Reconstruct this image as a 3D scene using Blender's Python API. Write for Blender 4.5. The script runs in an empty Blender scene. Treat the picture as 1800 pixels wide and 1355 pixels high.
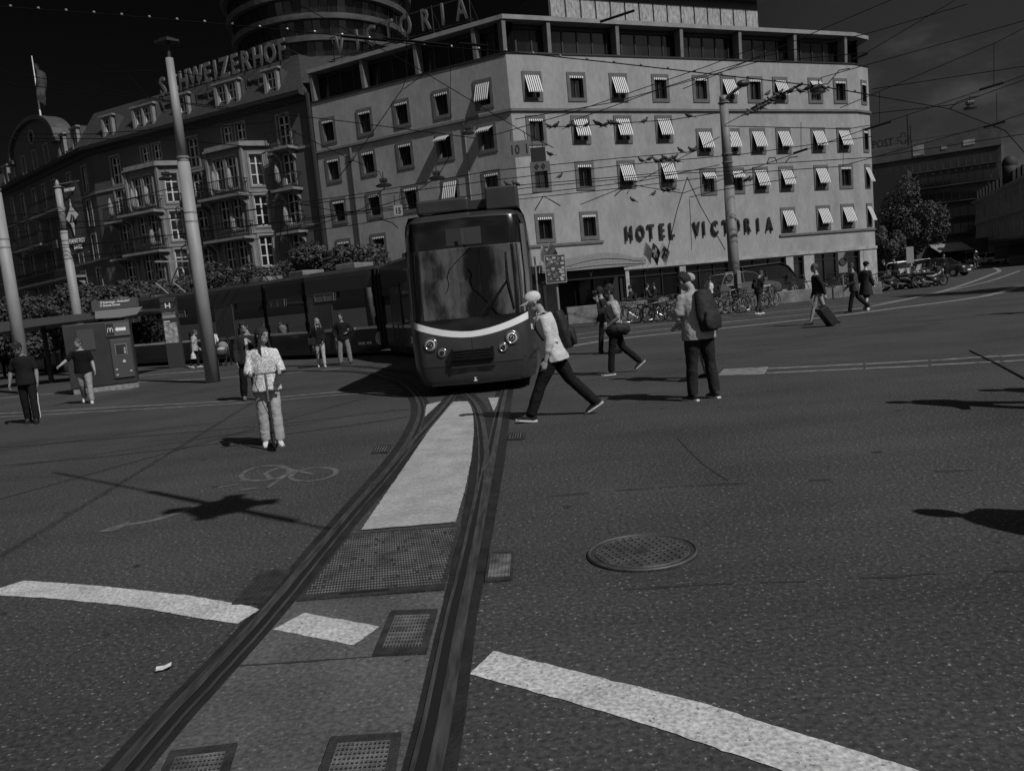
import bpy, bmesh, math, random
from math import sin, cos, tan, atan, atan2, hypot, pi, radians, sqrt
from mathutils import Vector, Matrix, noise
random.seed(7)
SC = bpy.context.scene
COL = SC.collection
V = Vector

# ---------------------------------------------------------------- camera geometry (photo 1800 x 1355)
F = 1410.0; H = 1.62; TH = atan(.095); HY = 522.0
PIT = atan((677.5 - HY) * cos(TH) / F)
FW = V((0, cos(PIT), -sin(PIT))); U0 = V((0, sin(PIT), cos(PIT)))
RT = V((1, 0, 0)) * cos(TH) - U0 * sin(TH)
UP = V((1, 0, 0)) * sin(TH) + U0 * cos(TH)
def ray(x, y): return FW + RT * ((x - 900) / F) + UP * (-(y - 677.5) / F)
def G(x, y, z=0.0):
    d = ray(x, y); t = (z - H) / d.z
    return V((d.x * t, d.y * t, z))
def P(x, y, Y):
    d = ray(x, y); t = Y / d.y
    return V((d.x * t, Y, H + d.z * t))

# ---------------------------------------------------------------- materials
def node(nt, t, **kw):
    n = nt.nodes.new(t)
    for k, v in kw.items(): setattr(n, k, v)
    return n
MATS = {}
def mat(name, v, rough=.7, var=.0, scale=3., bump=.0, bscale=40., metal=0., spec=.4, stretch=(1, 1, 1), speck=0., coat=0., detail=6., grain=0., bdist=.02):
    """grey procedural surface: large blotches (var) plus fine grain (bump / speck), in object space"""
    if name in MATS: return MATS[name]
    m = bpy.data.materials.new(name); m.use_nodes = True
    nt = m.node_tree; L = nt.links.new
    b = nt.nodes['Principled BSDF']
    b.inputs['Base Color'].default_value = (v, v, v, 1)
    b.inputs['Roughness'].default_value = rough
    b.inputs['Metallic'].default_value = metal
    b.inputs['Specular IOR Level'].default_value = spec
    if coat: b.inputs['Coat Weight'].default_value = coat
    tc = node(nt, 'ShaderNodeTexCoord'); mp = node(nt, 'ShaderNodeMapping')
    mp.inputs['Scale'].default_value = stretch
    L(tc.outputs['Object'], mp.inputs['Vector'])
    if var or speck or grain:
        n = node(nt, 'ShaderNodeTexNoise'); n.inputs['Scale'].default_value = scale; n.inputs['Detail'].default_value = detail
        L(mp.outputs[0], n.inputs['Vector'])
        r = node(nt, 'ShaderNodeMapRange'); r.inputs[1].default_value = .3; r.inputs[2].default_value = .7
        r.inputs[3].default_value = v * (1 - var); r.inputs[4].default_value = v * (1 + var)
        L(n.outputs['Fac'], r.inputs[0]); out = r.outputs[0]
        if speck:
            w = node(nt, 'ShaderNodeTexNoise'); w.inputs['Scale'].default_value = bscale; w.inputs['Detail'].default_value = 2
            L(mp.outputs[0], w.inputs['Vector'])
            q = node(nt, 'ShaderNodeMapRange'); q.inputs[1].default_value = .62; q.inputs[2].default_value = .75
            q.inputs[3].default_value = 0; q.inputs[4].default_value = speck
            L(w.outputs['Fac'], q.inputs[0])
            a = node(nt, 'ShaderNodeMath', operation='ADD'); L(out, a.inputs[0]); L(q.outputs[0], a.inputs[1]); out = a.outputs[0]
        if grain:
            w = node(nt, 'ShaderNodeTexNoise'); w.inputs['Scale'].default_value = bscale * .8; w.inputs['Detail'].default_value = 3
            L(mp.outputs[0], w.inputs['Vector'])
            q = node(nt, 'ShaderNodeMapRange'); q.inputs[1].default_value = .3; q.inputs[2].default_value = .7; q.inputs[3].default_value = 1 - grain; q.inputs[4].default_value = 1 + grain
            L(w.outputs['Fac'], q.inputs[0])
            a = node(nt, 'ShaderNodeMath', operation='MULTIPLY'); L(out, a.inputs[0]); L(q.outputs[0], a.inputs[1]); out = a.outputs[0]
        L(out, b.inputs['Base Color'])
    if bump:
        n = node(nt, 'ShaderNodeTexNoise'); n.inputs['Scale'].default_value = bscale; n.inputs['Detail'].default_value = 4
        L(mp.outputs[0], n.inputs['Vector'])
        bp = node(nt, 'ShaderNodeBump'); bp.inputs['Strength'].default_value = bump; bp.inputs['Distance'].default_value = bdist
        L(n.outputs['Fac'], bp.inputs['Height']); L(bp.outputs[0], b.inputs['Normal'])
    MATS[name] = m
    return m
def glass(name, tint=.3, rough=.02, base=.35, gl=.9):
    """thin see-through pane: tinted transmission plus mirror reflection by angle"""
    if name in MATS: return MATS[name]
    m = bpy.data.materials.new(name); m.use_nodes = True; nt = m.node_tree; L = nt.links.new
    nt.nodes.remove(nt.nodes['Principled BSDF'])
    t = node(nt, 'ShaderNodeBsdfTransparent'); t.inputs[0].default_value = (tint, tint, tint, 1)
    g = node(nt, 'ShaderNodeBsdfGlossy'); g.inputs['Roughness'].default_value = rough; g.inputs[0].default_value = (gl, gl, gl, 1)
    fr = node(nt, 'ShaderNodeFresnel'); fr.inputs[0].default_value = 1.5
    a = node(nt, 'ShaderNodeMath', operation='ADD'); a.inputs[1].default_value = base; L(fr.outputs[0], a.inputs[0])
    mx = node(nt, 'ShaderNodeMixShader'); L(a.outputs[0], mx.inputs[0]); L(t.outputs[0], mx.inputs[1]); L(g.outputs[0], mx.inputs[2])
    L(mx.outputs[0], nt.nodes['Material Output'].inputs[0])
    MATS[name] = m
    return m

# ---------------------------------------------------------------- mesh builder
class MB:
    def __init__(s): s.v = []; s.f = []; s.M = Matrix.Identity(4)
    def add(s, vs, fs):
        o = len(s.v); s.v += [tuple(s.M @ V(p)) for p in vs]; s.f += [tuple(i + o for i in f) for f in fs]
    def box(s, x0, x1, y0, y1, z0, z1):
        s.add([(x, y, z) for z in (z0, z1) for y in (y0, y1) for x in (x0, x1)],
              [(0, 2, 3, 1), (4, 5, 7, 6), (0, 1, 5, 4), (2, 6, 7, 3), (0, 4, 6, 2), (1, 3, 7, 5)])
    def cbox(s, c, d): s.box(c[0] - d[0] / 2, c[0] + d[0] / 2, c[1] - d[1] / 2, c[1] + d[1] / 2, c[2] - d[2] / 2, c[2] + d[2] / 2)
    def bbox(s, x0, x1, y0, y1, z0, z1, r=.02):
        """box with chamfered edges"""
        bm = bmesh.new(); bmesh.ops.create_cube(bm, size=1)
        for v in bm.verts: v.co = V(((x0 + x1) / 2 + v.co.x * (x1 - x0), (y0 + y1) / 2 + v.co.y * (y1 - y0), (z0 + z1) / 2 + v.co.z * (z1 - z0)))
        bmesh.ops.bevel(bm, geom=bm.edges[:], offset=r, segments=2, affect='EDGES', profile=.5)
        bm.verts.index_update(); s.add([v.co for v in bm.verts], [[v.index for v in f.verts] for f in bm.faces]); bm.free()
    def prism(s, poly, z0, z1):
        n = len(poly)
        s.add([(p[0], p[1], z0) for p in poly] + [(p[0], p[1], z1) for p in poly],
              [tuple(range(n - 1, -1, -1)), tuple(range(n, 2 * n))] + [(i, (i + 1) % n, n + (i + 1) % n, n + i) for i in range(n)])
    def xprism(s, poly, x0, x1):
        """polygon in (y, z) pushed along x"""
        n = len(poly)
        s.add([(x0, p[0], p[1]) for p in poly] + [(x1, p[0], p[1]) for p in poly],
              [tuple(range(n - 1, -1, -1)), tuple(range(n, 2 * n))] + [(i, (i + 1) % n, n + (i + 1) % n, n + i) for i in range(n)])
    def yprism(s, poly, y0, y1):
        """polygon in (x, z) pushed along y"""
        n = len(poly)
        s.add([(p[0], y0, p[1]) for p in poly] + [(p[0], y1, p[1]) for p in poly],
              [tuple(range(n)), tuple(range(2 * n - 1, n - 1, -1))] + [(i, n + i, n + (i + 1) % n, (i + 1) % n) for i in range(n)])
    def tube(s, path, r, n=8, cap=True, ell=None, side=None):
        """swept tube; r a number or list; ell = list of second radii along the axis at right angles to side"""
        path = [V(p) for p in path]; m = len(path)
        rs = r if isinstance(r, (list, tuple)) else [r] * m
        r2 = ell if ell else rs
        vs = []; px = None
        for i, p in enumerate(path):
            t = (path[min(i + 1, m - 1)] - path[max(i - 1, 0)])
            if t.length < 1e-9: t = V((0, 0, 1))
            t.normalize()
            if side is not None: a = V(side)
            elif px is not None: a = px
            else: a = V((1, 0, 0)) if abs(t.x) < .8 else V((0, 1, 0))
            a = a - t * a.dot(t)
            if a.length < 1e-6: a = V((0, 1, 0)) - t * t.y
            a.normalize(); px = a; b = t.cross(a)
            for k in range(n):
                w = 2 * pi * k / n
                vs.append(p + a * (rs[i] * cos(w)) + b * (r2[i] * sin(w)))
        fs = [(i * n + k, i * n + (k + 1) % n, (i + 1) * n + (k + 1) % n, (i + 1) * n + k) for i in range(m - 1) for k in range(n)]
        if cap: fs += [tuple(range(n - 1, -1, -1)), tuple(range((m - 1) * n, m * n))]
        s.add(vs, fs)
    def limb(s, path, rs, n=10, ell=None, side=None):
        """tube with round ends"""
        path = [V(p) for p in path]; rs = list(rs); e = list(ell) if ell else None
        t0 = (path[0] - path[1]).normalized(); t1 = (path[-1] - path[-2]).normalized()
        a, b = [], []
        ra, rb = [], []; ea, eb = [], []
        for q in (.95, .7, .35):
            k = sqrt(1 - q * q)
            a.append(path[0] + t0 * rs[0] * q * .8); ra.append(rs[0] * k)
            if e: ea.append(e[0] * k)
        for q in (.35, .7, .95):
            k = sqrt(1 - q * q)
            b.append(path[-1] + t1 * rs[-1] * q * .8); rb.append(rs[-1] * k)
            if e: eb.append(e[-1] * k)
        s.tube(a + path + b, ra + rs + rb, n, True, (ea + e + eb) if e else None, side)
    def ball(s, c, r, n=10, m=7, R=None):
        if not isinstance(r, (tuple, list)): r = (r, r, r)
        R = R or Matrix.Identity(3); c = V(c); vs = [c + R @ V((0, 0, r[2]))]
        for i in range(1, m):
            a = pi * i / m
            for k in range(n):
                w = 2 * pi * k / n
                vs.append(c + R @ V((r[0] * sin(a) * cos(w), r[1] * sin(a) * sin(w), r[2] * cos(a))))
        vs.append(c + R @ V((0, 0, -r[2])))
        fs = [(0, 1 + k, 1 + (k + 1) % n) for k in range(n)]
        for i in range(m - 2):
            for k in range(n): fs.append((1 + i * n + k, 1 + (i + 1) * n + k, 1 + (i + 1) * n + (k + 1) % n, 1 + i * n + (k + 1) % n))
        e = len(vs) - 1; o = 1 + (m - 2) * n
        fs += [(e, o + (k + 1) % n, o + k) for k in range(n)]
        s.add(vs, fs)
    def ring(s, c, R, r, axis=(0, 1, 0), n=28, m=6, a0=0, a1=2 * pi):
        ax = V(axis).normalized(); u = ax.orthogonal().normalized(); w = ax.cross(u); c = V(c)
        full = abs(a1 - a0 - 2 * pi) < 1e-6; k = n if full else n + 1
        vs = []
        for i in range(k):
            a = a0 + (a1 - a0) * i / n; d = u * cos(a) + w * sin(a)
            for j in range(m):
                b = 2 * pi * j / m; vs.append(c + d * (R + r * cos(b)) + ax * (r * sin(b)))
        fs = [((i % k) * m + j, ((i + 1) % k) * m + j, ((i + 1) % k) * m + (j + 1) % m, (i % k) * m + (j + 1) % m) for i in range(n) for j in range(m)]
        s.add(vs, fs)
    def disc(s, c, r, d, axis=(0, 1, 0), n=20):
        c = V(c); ax = V(axis).normalized()
        s.tube([c - ax * d / 2, c + ax * d / 2], r, n)
    def grid(s, pts):
        """pts[i][j] lattice of points"""
        n, m = len(pts), len(pts[0])
        s.add([p for row in pts for p in row], [(i * m + j, i * m + j + 1, (i + 1) * m + j + 1, (i + 1) * m + j) for i in range(n - 1) for j in range(m - 1)])
    def mesh(s, name, m=None, smooth=False):
        me = bpy.data.meshes.new(name); me.from_pydata(s.v, [], s.f); me.update()
        if m: me.materials.append(m)
        if smooth:
            for p in me.polygons: p.use_smooth = True
        return me

def wpos(o):
    p = V((0, 0, 0))
    while o: p += o.location; o = o.parent
    return p
def put(name, me, parent=None, loc=(0, 0, 0), rz=0, scale=None, world=True):
    o = bpy.data.objects.new(name, me); COL.objects.link(o)
    if parent:
        o.parent = parent
        o.location = V(loc) - (wpos(parent) if world else V((0, 0, 0)))
    else: o.location = loc
    o.rotation_euler = (0, 0, rz)
    if scale: o.scale = scale
    return o
def obj(name, mb, m, parent=None, smooth=False, world=True):
    return put(name, mb.mesh(name, m, smooth), parent, world=world)
def recenter(o):
    """move a top-level mesh's origin to the foot of its bounding box"""
    xs = [v.co for v in o.data.vertices]
    c = V(((min(v.x for v in xs) + max(v.x for v in xs)) / 2, (min(v.y for v in xs) + max(v.y for v in xs)) / 2, min(v.z for v in xs)))
    o.data.transform(Matrix.Translation(-c)); o.location = o.location + c
    return o
def tag(o, label=None, cat=None, group=None, kind=None):
    if label: o['label'] = label
    if cat: o['category'] = cat
    if group: o['group'] = group
    if kind: o['kind'] = kind
    return o
def thing(name, label, cat, loc=(0, 0, 0), rz=0, group=None):
    o = bpy.data.objects.new(name, None); COL.objects.link(o); o.location = loc; o.rotation_euler = (0, 0, rz)
    o.empty_display_size = .2
    return tag(o, label, cat, group)
def dup(o, parent=None):
    c = o.copy(); COL.objects.link(c); c.parent = parent
    for ch in list(o.children): dup(ch, c)
    return c
def text_mesh(txt, size, depth=.02, bold=.0, align='CENTER', cond=1.0, space=1.0):
    cu = bpy.data.curves.new('lettering', 'FONT'); cu.body = txt; cu.size = size; cu.extrude = depth / 2; cu.offset = bold
    cu.align_x = align; cu.align_y = 'BOTTOM_BASELINE'; cu.space_character = space; cu.resolution_u = 2
    o = bpy.data.objects.new('lettering', cu); COL.objects.link(o)
    dg = bpy.context.evaluated_depsgraph_get()
    me = bpy.data.meshes.new_from_object(o.evaluated_get(dg)); bpy.data.objects.remove(o); bpy.data.curves.remove(cu)
    me.transform(Matrix.Rotation(pi / 2, 4, 'X'))
    if cond != 1: me.transform(Matrix.Diagonal((cond, 1, 1, 1)))
    return me           # stands in the x-z plane, read from -y
def lettering(name, txt, size, m, parent, loc, rz=0, depth=.02, bold=0., align='CENTER', cond=1.0, space=1.0, world=True):
    me = text_mesh(txt, size, depth, bold, align, cond, space); me.materials.clear(); me.materials.append(m)
    return put(name, me, parent, loc, rz, world=world)
def frame_of(a, b):
    """matrix of a facade: x from a to b, y into the building, z up"""
    d = V((b[0] - a[0], b[1] - a[1], 0)).normalized()
    return Matrix(((d.x, -d.y, 0, a[0]), (d.y, d.x, 0, a[1]), (0, 0, 1, 0), (0, 0, 0, 1))), atan2(d.y, d.x), hypot(b[0] - a[0], b[1] - a[1])
def wall_grid(mb, u0, u1, z0, z1, holes, depth=.25):
    """wall sheet in x-z with real openings and their reveals"""
    us = sorted({u0, u1} | {h[0] for h in holes} | {h[1] for h in holes}); zs = sorted({z0, z1} | {h[2] for h in holes} | {h[3] for h in holes})
    us = [u for u in us if u0 <= u <= u1]; zs = [z for z in zs if z0 <= z <= z1]
    idx = {}; vs = []; fs = []
    def vi(i, j):
        if (i, j) not in idx: idx[(i, j)] = len(vs); vs.append((us[i], 0, zs[j]))
        return idx[(i, j)]
    for i in range(len(us) - 1):
        for j in range(len(zs) - 1):
            cu, cz = (us[i] + us[i + 1]) / 2, (zs[j] + zs[j + 1]) / 2
            if any(h[0] < cu < h[1] and h[2] < cz < h[3] for h in holes): continue
            fs.append((vi(i, j), vi(i + 1, j), vi(i + 1, j + 1), vi(i, j + 1)))
    mb.add(vs, fs)
    for a, b, c, d in holes:
        mb.add([(a, 0, c), (b, 0, c), (b, 0, d), (a, 0, d), (a, depth, c), (b, depth, c), (b, depth, d), (a, depth, d)],
               [(0, 4, 5, 1), (1, 5, 6, 2), (2, 6, 7, 3), (3, 7, 4, 0)])
def bake_union(mb, name, m, voxel, parent=None, smooth_it=4, disp=0., dscale=.1, world=False, seed=0):
    """one continuous surface from overlapping shapes"""
    me = mb.mesh(name)
    o = bpy.data.objects.new(name, me); COL.objects.link(o)
    r = o.modifiers.new('r', 'REMESH'); r.mode = 'VOXEL'; r.voxel_size = voxel
    if smooth_it:
        s = o.modifiers.new('s', 'SMOOTH'); s.iterations = smooth_it; s.factor = .5
    dg = bpy.context.evaluated_depsgraph_get()
    new = bpy.data.meshes.new_from_object(o.evaluated_get(dg))
    bpy.data.objects.remove(o); bpy.data.meshes.remove(me)
    if disp:
        for v in new.vertices:
            p = v.co
            w = noise.noise(V((p.x / dscale + seed, p.y / dscale + p.z * 5, p.z / dscale + p.x * 6))) + .5 * noise.noise(V((p.x / dscale * 2.3, p.y / dscale * 2.3 + seed, p.z / dscale * 2.3)))
            v.co = p + v.normal * (w * disp)
    new.name = name
    new.materials.clear(); new.materials.append(m)
    for p in new.polygons: p.use_smooth = True
    return put(name, new, parent, world=world)
# ================================================================ world, sun, camera
SUN = V((.69, -.72, 0)).normalized(); EL = radians(46)
w = bpy.data.worlds.new("World"); SC.world = w; w.use_nodes = True
nt = w.node_tree; L = nt.links.new
bg = nt.nodes['Background']; bg.inputs['Strength'].default_value = .06
sky = node(nt, 'ShaderNodeTexSky', sky_type='NISHITA'); sky.sun_disc = False
sky.sun_elevation = EL; sky.sun_rotation = atan2(SUN.x, SUN.y); sky.air_density = 1.0; sky.dust_density = .6; sky.ozone_density = 3.0
sp = node(nt, 'ShaderNodeSeparateColor'); L(sky.outputs[0], sp.inputs[0])       # red channel only: the red-filtered black-and-white sky
pw = node(nt, 'ShaderNodeMath', operation='POWER'); pw.inputs[1].default_value = 1.6; L(sp.outputs[0], pw.inputs[0])
ml = node(nt, 'ShaderNodeMath', operation='MULTIPLY'); ml.inputs[1].default_value = .022; L(pw.outputs[0], ml.inputs[0])
tc = node(nt, 'ShaderNodeTexCoord')
mp = node(nt, 'ShaderNodeMapping'); mp.inputs['Scale'].default_value = (1, 1, 2.6); L(tc.outputs['Generated'], mp.inputs[0])
nz = node(nt, 'ShaderNodeTexNoise'); nz.inputs['Scale'].default_value = 4.2; nz.inputs['Detail'].default_value = 9; nz.inputs['Roughness'].default_value = .58
L(mp.outputs[0], nz.inputs['Vector'])
cr = node(nt, 'ShaderNodeMapRange', interpolation_type='SMOOTHSTEP'); cr.inputs[1].default_value = .44; cr.inputs[2].default_value = .66; cr.inputs[3].default_value = 0; cr.inputs[4].default_value = 1
L(nz.outputs['Fac'], cr.inputs[0])
def dirmask(v, lo, hi):
    d = node(nt, 'ShaderNodeVectorMath', operation='DOT_PRODUCT'); d.inputs[1].default_value = V(v).normalized(); L(tc.outputs['Generated'], d.inputs[0])
    r = node(nt, 'ShaderNodeMapRange', interpolation_type='SMOOTHSTEP'); r.inputs[1].default_value = lo; r.inputs[2].default_value = hi
    L(d.outputs['Value'], r.inputs[0]); return r.outputs[0]
m1 = dirmask((.56, .82, .1), .86, 1.0)       # thin cloud low on the right
m2 = dirmask((.35, -.9, .35), -.1, .75)       # the bright clouds behind the photographer
def mul(a, k):
    n = node(nt, 'ShaderNodeMath', operation='MULTIPLY'); L(a, n.inputs[0])
    if isinstance(k, (int, float)): n.inputs[1].default_value = k
    else: L(k, n.inputs[1])
    return n.outputs[0]
def add(a, b):
    n = node(nt, 'ShaderNodeMath', operation='ADD'); L(a, n.inputs[0])
    if isinstance(b, (int, float)): n.inputs[1].default_value = b
    else: L(b, n.inputs[1])
    return n.outputs[0]
tot = add(ml.outputs[0], add(mul(mul(m1, add(mul(cr.outputs[0], .7), .4)), .95), mul(mul(m2, add(cr.outputs[0], .12)), 7.0)))
L(tot, bg.inputs['Color'])

sd = bpy.data.lights.new('sun', 'SUN'); sd.energy = 3.2; sd.angle = radians(.53); sd.color = (1, 1, 1)
so = bpy.data.objects.new('sun', sd); COL.objects.link(so)
so.rotation_euler = (SUN * cos(EL) + V((0, 0, sin(EL)))).to_track_quat('Z', 'Y').to_euler()
cd = bpy.data.cameras.new('camera'); co = bpy.data.objects.new('camera', cd); COL.objects.link(co); SC.camera = co
cd.sensor_width = 36; cd.lens = 36 * F / 1800; cd.clip_end = 2000; cd.clip_start = .05
R = Matrix((RT, UP, -FW)).transposed().to_4x4(); R.translation = (0, 0, H); co.matrix_world = R
SC.view_settings.view_transform = 'Standard'; SC.view_settings.look = 'None'; SC.view_settings.exposure = 0; SC.view_settings.gamma = 1
SC.cycles.max_bounces = 6; SC.cycles.transparent_max_bounces = 12

# ================================================================ materials
def spots(m, k=.5):
    """dark gum and oil spots: output of a multiplier"""
    nt = m.node_tree; L = nt.links.new; tc = nt.nodes['Texture Coordinate']
    vo = node(nt, 'ShaderNodeTexVoronoi', feature='F1'); vo.inputs['Scale'].default_value = 2.6; L(tc.outputs['Object'], vo.inputs['Vector'])
    nn = node(nt, 'ShaderNodeTexNoise'); nn.inputs['Scale'].default_value = 16; L(tc.outputs['Object'], nn.inputs['Vector'])
    a = node(nt, 'ShaderNodeMath', operation='MULTIPLY_ADD'); a.inputs[1].default_value = .09; L(nn.outputs['Fac'], a.inputs[0]); L(vo.outputs['Distance'], a.inputs[2])
    sz = node(nt, 'ShaderNodeSeparateColor'); L(vo.outputs['Color'], sz.inputs[0])
    th = node(nt, 'ShaderNodeMath', operation='MULTIPLY_ADD'); th.inputs[1].default_value = .16; th.inputs[2].default_value = -.01; L(sz.outputs[0], th.inputs[0])
    lt = node(nt, 'ShaderNodeMath', operation='SUBTRACT'); L(a.outputs[0], lt.inputs[0]); L(th.outputs[0], lt.inputs[1])
    r = node(nt, 'ShaderNodeMapRange'); r.inputs[1].default_value = 0; r.inputs[2].default_value = .025; r.inputs[3].default_value = k; r.inputs[4].default_value = 1
    L(lt.outputs[0], r.inputs[0]); return r
def spotted(m, k=.5):
    nt = m.node_tree; b = nt.nodes['Principled BSDF']; src = b.inputs['Base Color'].links[0].from_socket; r = spots(m, k)
    y = node(nt, 'ShaderNodeMath', operation='MULTIPLY'); nt.links.new(src, y.inputs[0]); nt.links.new(r.outputs[0], y.inputs[1]); nt.links.new(y.outputs[0], b.inputs['Base Color']); return m
def asphalt():
    m = mat('asphalt', .054, .93, var=.22, scale=.45, bump=.45, bscale=46, speck=.2, spec=.12, detail=10, grain=.42, bdist=.008)
    nt = m.node_tree; L = nt.links.new; b = nt.nodes['Principled BSDF']
    src = b.inputs['Base Color'].links[0].from_socket
    tc = nt.nodes['Texture Coordinate']
    r = spots(m)
    # long worn tracks across the square
    mp = node(nt, 'ShaderNodeMapping'); mp.inputs['Rotation'].default_value = (0, 0, .25); mp.inputs['Scale'].default_value = (.12, 1.5, 1); L(tc.outputs['Object'], mp.inputs[0])
    n2 = node(nt, 'ShaderNodeTexNoise'); n2.inputs['Scale'].default_value = 1.3; n2.inputs['Detail'].default_value = 7; L(mp.outputs[0], n2.inputs['Vector'])
    r2 = node(nt, 'ShaderNodeMapRange'); r2.inputs[1].default_value = .3; r2.inputs[2].default_value = .5; r2.inputs[3].default_value = .86; r2.inputs[4].default_value = 1.0
    L(n2.outputs['Fac'], r2.inputs[0])
    x = node(nt, 'ShaderNodeMath', operation='MULTIPLY'); L(r.outputs[0], x.inputs[0]); L(r2.outputs[0], x.inputs[1])
    y = node(nt, 'ShaderNodeMath', operation='MULTIPLY'); L(src, y.inputs[0]); L(x.outputs[0], y.inputs[1])
    L(y.outputs[0], b.inputs['Base Color'])
    return m
M_ASPH = asphalt()
M_CONC = mat('track_concrete', .092, .92, var=.28, scale=1.6, bump=.5, bscale=50, grain=.35, bdist=.006, speck=.12, spec=.15, detail=10)
M_PALE = mat('pale_concrete', .33, .9, var=.16, scale=3, bump=.5, bscale=42, grain=.2, bdist=.006, speck=-.14, spec=.2, detail=10)
spotted(M_CONC, .4); spotted(M_PALE, .6)
M_BITU = mat('bitumen', .022, .6, var=.35, scale=5, bump=.4, bscale=50, spec=.3)
M_RAIL = mat('rail_steel', .16, .38, var=.5, scale=9, metal=.7, stretch=(4, .4, 1))
M_GROOVE = mat('rail_groove', .006, .9)
M_PAINT = mat('road_paint', .46, .85, var=.16, scale=4, bump=.5, bscale=62, grain=.38, bdist=.006, speck=-.36, spec=.2, detail=10)
M_PAINTW = mat('worn_paint', .19, .9, var=.5, scale=6, bump=.6, bscale=60, spec=.15, detail=10)
M_PAINTF = mat('faint_paint', .115, .92, var=.4, scale=8, bump=.6, bscale=60, spec=.1, detail=10)
M_SEAM = mat('tar_seam', .036, .85, var=.25, scale=8, bump=.5, bscale=60, spec=.2)
M_IRON = mat('cast_iron', .045, .6, var=.4, scale=12, bump=.5, bscale=90, metal=.25, spec=.4)
M_IRONL = mat('worn_iron_glint', .2, .45, var=.6, scale=7, bump=.4, bscale=60, metal=.35, spec=.5)  # lighter base colour carries glints on studs and grate bars, patchy with wear
M_HOLE = mat('dark_gap', .004, .9)
M_STONE = mat('stone', .3, .85, var=.25, scale=2, bump=.5, bscale=30, detail=9)

# ================================================================ ground
g = MB(); g.add([(-400, -60, 0), (400, -60, 0), (400, 500, 0), (-400, 500, 0)], [(0, 1, 2, 3)])
tag(obj('asphalt_square', g, M_ASPH), 'dark asphalt station square with worn patches', kind='structure')

def smooth(pts, n=8):
    pts = [V(p) for p in pts]; out = []
    for i in range(len(pts) - 1):
        p0 = pts[max(i - 1, 0)]; p1 = pts[i]; p2 = pts[i + 1]; p3 = pts[min(i + 2, len(pts) - 1)]
        for k in range(n):
            t = k / n
            out.append(.5 * ((2 * p1) + (p2 - p0) * t + (2 * p0 - 5 * p1 + 4 * p2 - p3) * t * t + (3 * p1 - p0 - 3 * p2 + p3) * t ** 3))
    out.append(pts[-1]); return out
def offset(path, d):
    out = []
    for i, p in enumerate(path):
        t = (path[min(i + 1, len(path) - 1)] - path[max(i - 1, 0)]).normalized()
        out.append(p + V((t.y, -t.x, 0)) * (d(i, p) if callable(d) else d))
    return out
def strip(mb, path, a, b, z, jag=0.):
    if jag:
        o_ = random.uniform(0, 50)
        hwd = lambda i, p: max(.004, b * (.55 + 2.2 * noise.noise(V((p.x * 3 + o_, p.y * 3, 0)))) * (1 + .6 * noise.noise(V((p.x * 22, p.y * 22, o_)))))
        A = offset(path, lambda i, p: -hwd(i, p)); B = offset(path, lambda i, p: hwd(i, p)); n = len(path)
        mb.add([(p.x, p.y, z) for p in A] + [(p.x, p.y, z) for p in B], [(i + 1, i, n + i, n + i + 1) for i in range(n - 1) if b < .015 or noise.noise(V((path[i].x * 2.2, path[i].y * 2.2, o_))) > -.12])
        return
    A, B = offset(path, a), offset(path, b); n = len(path)
    mb.add([(p.x, p.y, z) for p in A] + [(p.x, p.y, z) for p in B], [(i + 1, i, n + i, n + i + 1) for i in range(n - 1)])
def px(*pts): return [G(*p) for p in pts]
def patch(name, pts, z, m, label):
    out = []
    for i, p in enumerate(pts):          # slightly ragged edge
        q = pts[(i + 1) % len(pts)]; n = max(1, min(90, int((q - p).length / .03)))
        t = (q - p).normalized() if (q - p).length else V((1, 0, 0)); nn = V((-t.y, t.x, 0))
        for k in range(n):
            c = p.lerp(q, k / n); out.append(c + nn * (.008 * noise.noise(c * 14) + .005 * noise.noise(c * 45) if k else 0))
    mb = MB(); mb.add([(p.x, p.y, z) for p in out], [tuple(range(len(out)))])
    return tag(obj(name, mb, m), label, kind='structure')

# rails, read off the photo and laid on the ground: (left rail, right rail) of the straight track, then of the branch
T1L = smooth([(-1.63, .6, 0)] + px((224, 1350), (359, 1201), (468, 1082), (598, 926), (671, 842), (718, 788), (780, 718)) + [V((-.98, 16, 0)), V((-.8, 20, 0))])
T1R = smooth([(-.5, .6, 0)] + px((756, 1350), (786, 1196), (805, 1090), (827, 988), (853, 858), (884, 702)) + [V((-.05, 16, 0)), V((.1, 20, 0))])
T2L = smooth(px((655, 862), (690, 820), (718, 780), (735, 745), (740, 720), (733, 699), (715, 679), (690, 667), (640, 655), (560, 652), (420, 655)))
T2R = smooth(px((822, 1010), (842, 905), (852, 830), (850, 770), (842, 728), (827, 702), (800, 683), (765, 667), (700, 652), (600, 643), (420, 645)))
bt = MB(); gr = MB(); hd = MB()
for ri, (path, sd_) in enumerate(((T1L, 1), (T1R, -1), (T2L, 1), (T2R, -1))):
    wf = lambda i, p: min(.15, max(.1, .1 + .012 * (p.y - 4)))
    strip(bt, path, lambda i, p: -wf(i, p), wf, .004 + .0013 * ri)
    a, b = (.008, .05) if sd_ == 1 else (-.05, -.008)      # groove on the gauge side
    strip(gr, path, a, b, .0105 + .0005 * ri)
    for lo, hi in (((-.05, .008), (.05, .07)) if sd_ == 1 else ((-.008, .05), (-.07, -.05))): strip(hd, path, lo, hi, .0135 + .0007 * ri)
tag(obj('track_bitumen', bt, M_BITU), 'black bitumen bands along the tram rails', kind='structure')
tag(obj('rail_grooves', gr, M_GROOVE), 'dark grooves of the tram rails', kind='structure')
tag(obj('tram_rails', hd, M_RAIL), 'worn steel tram rails curving through the square', kind='structure')
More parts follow.
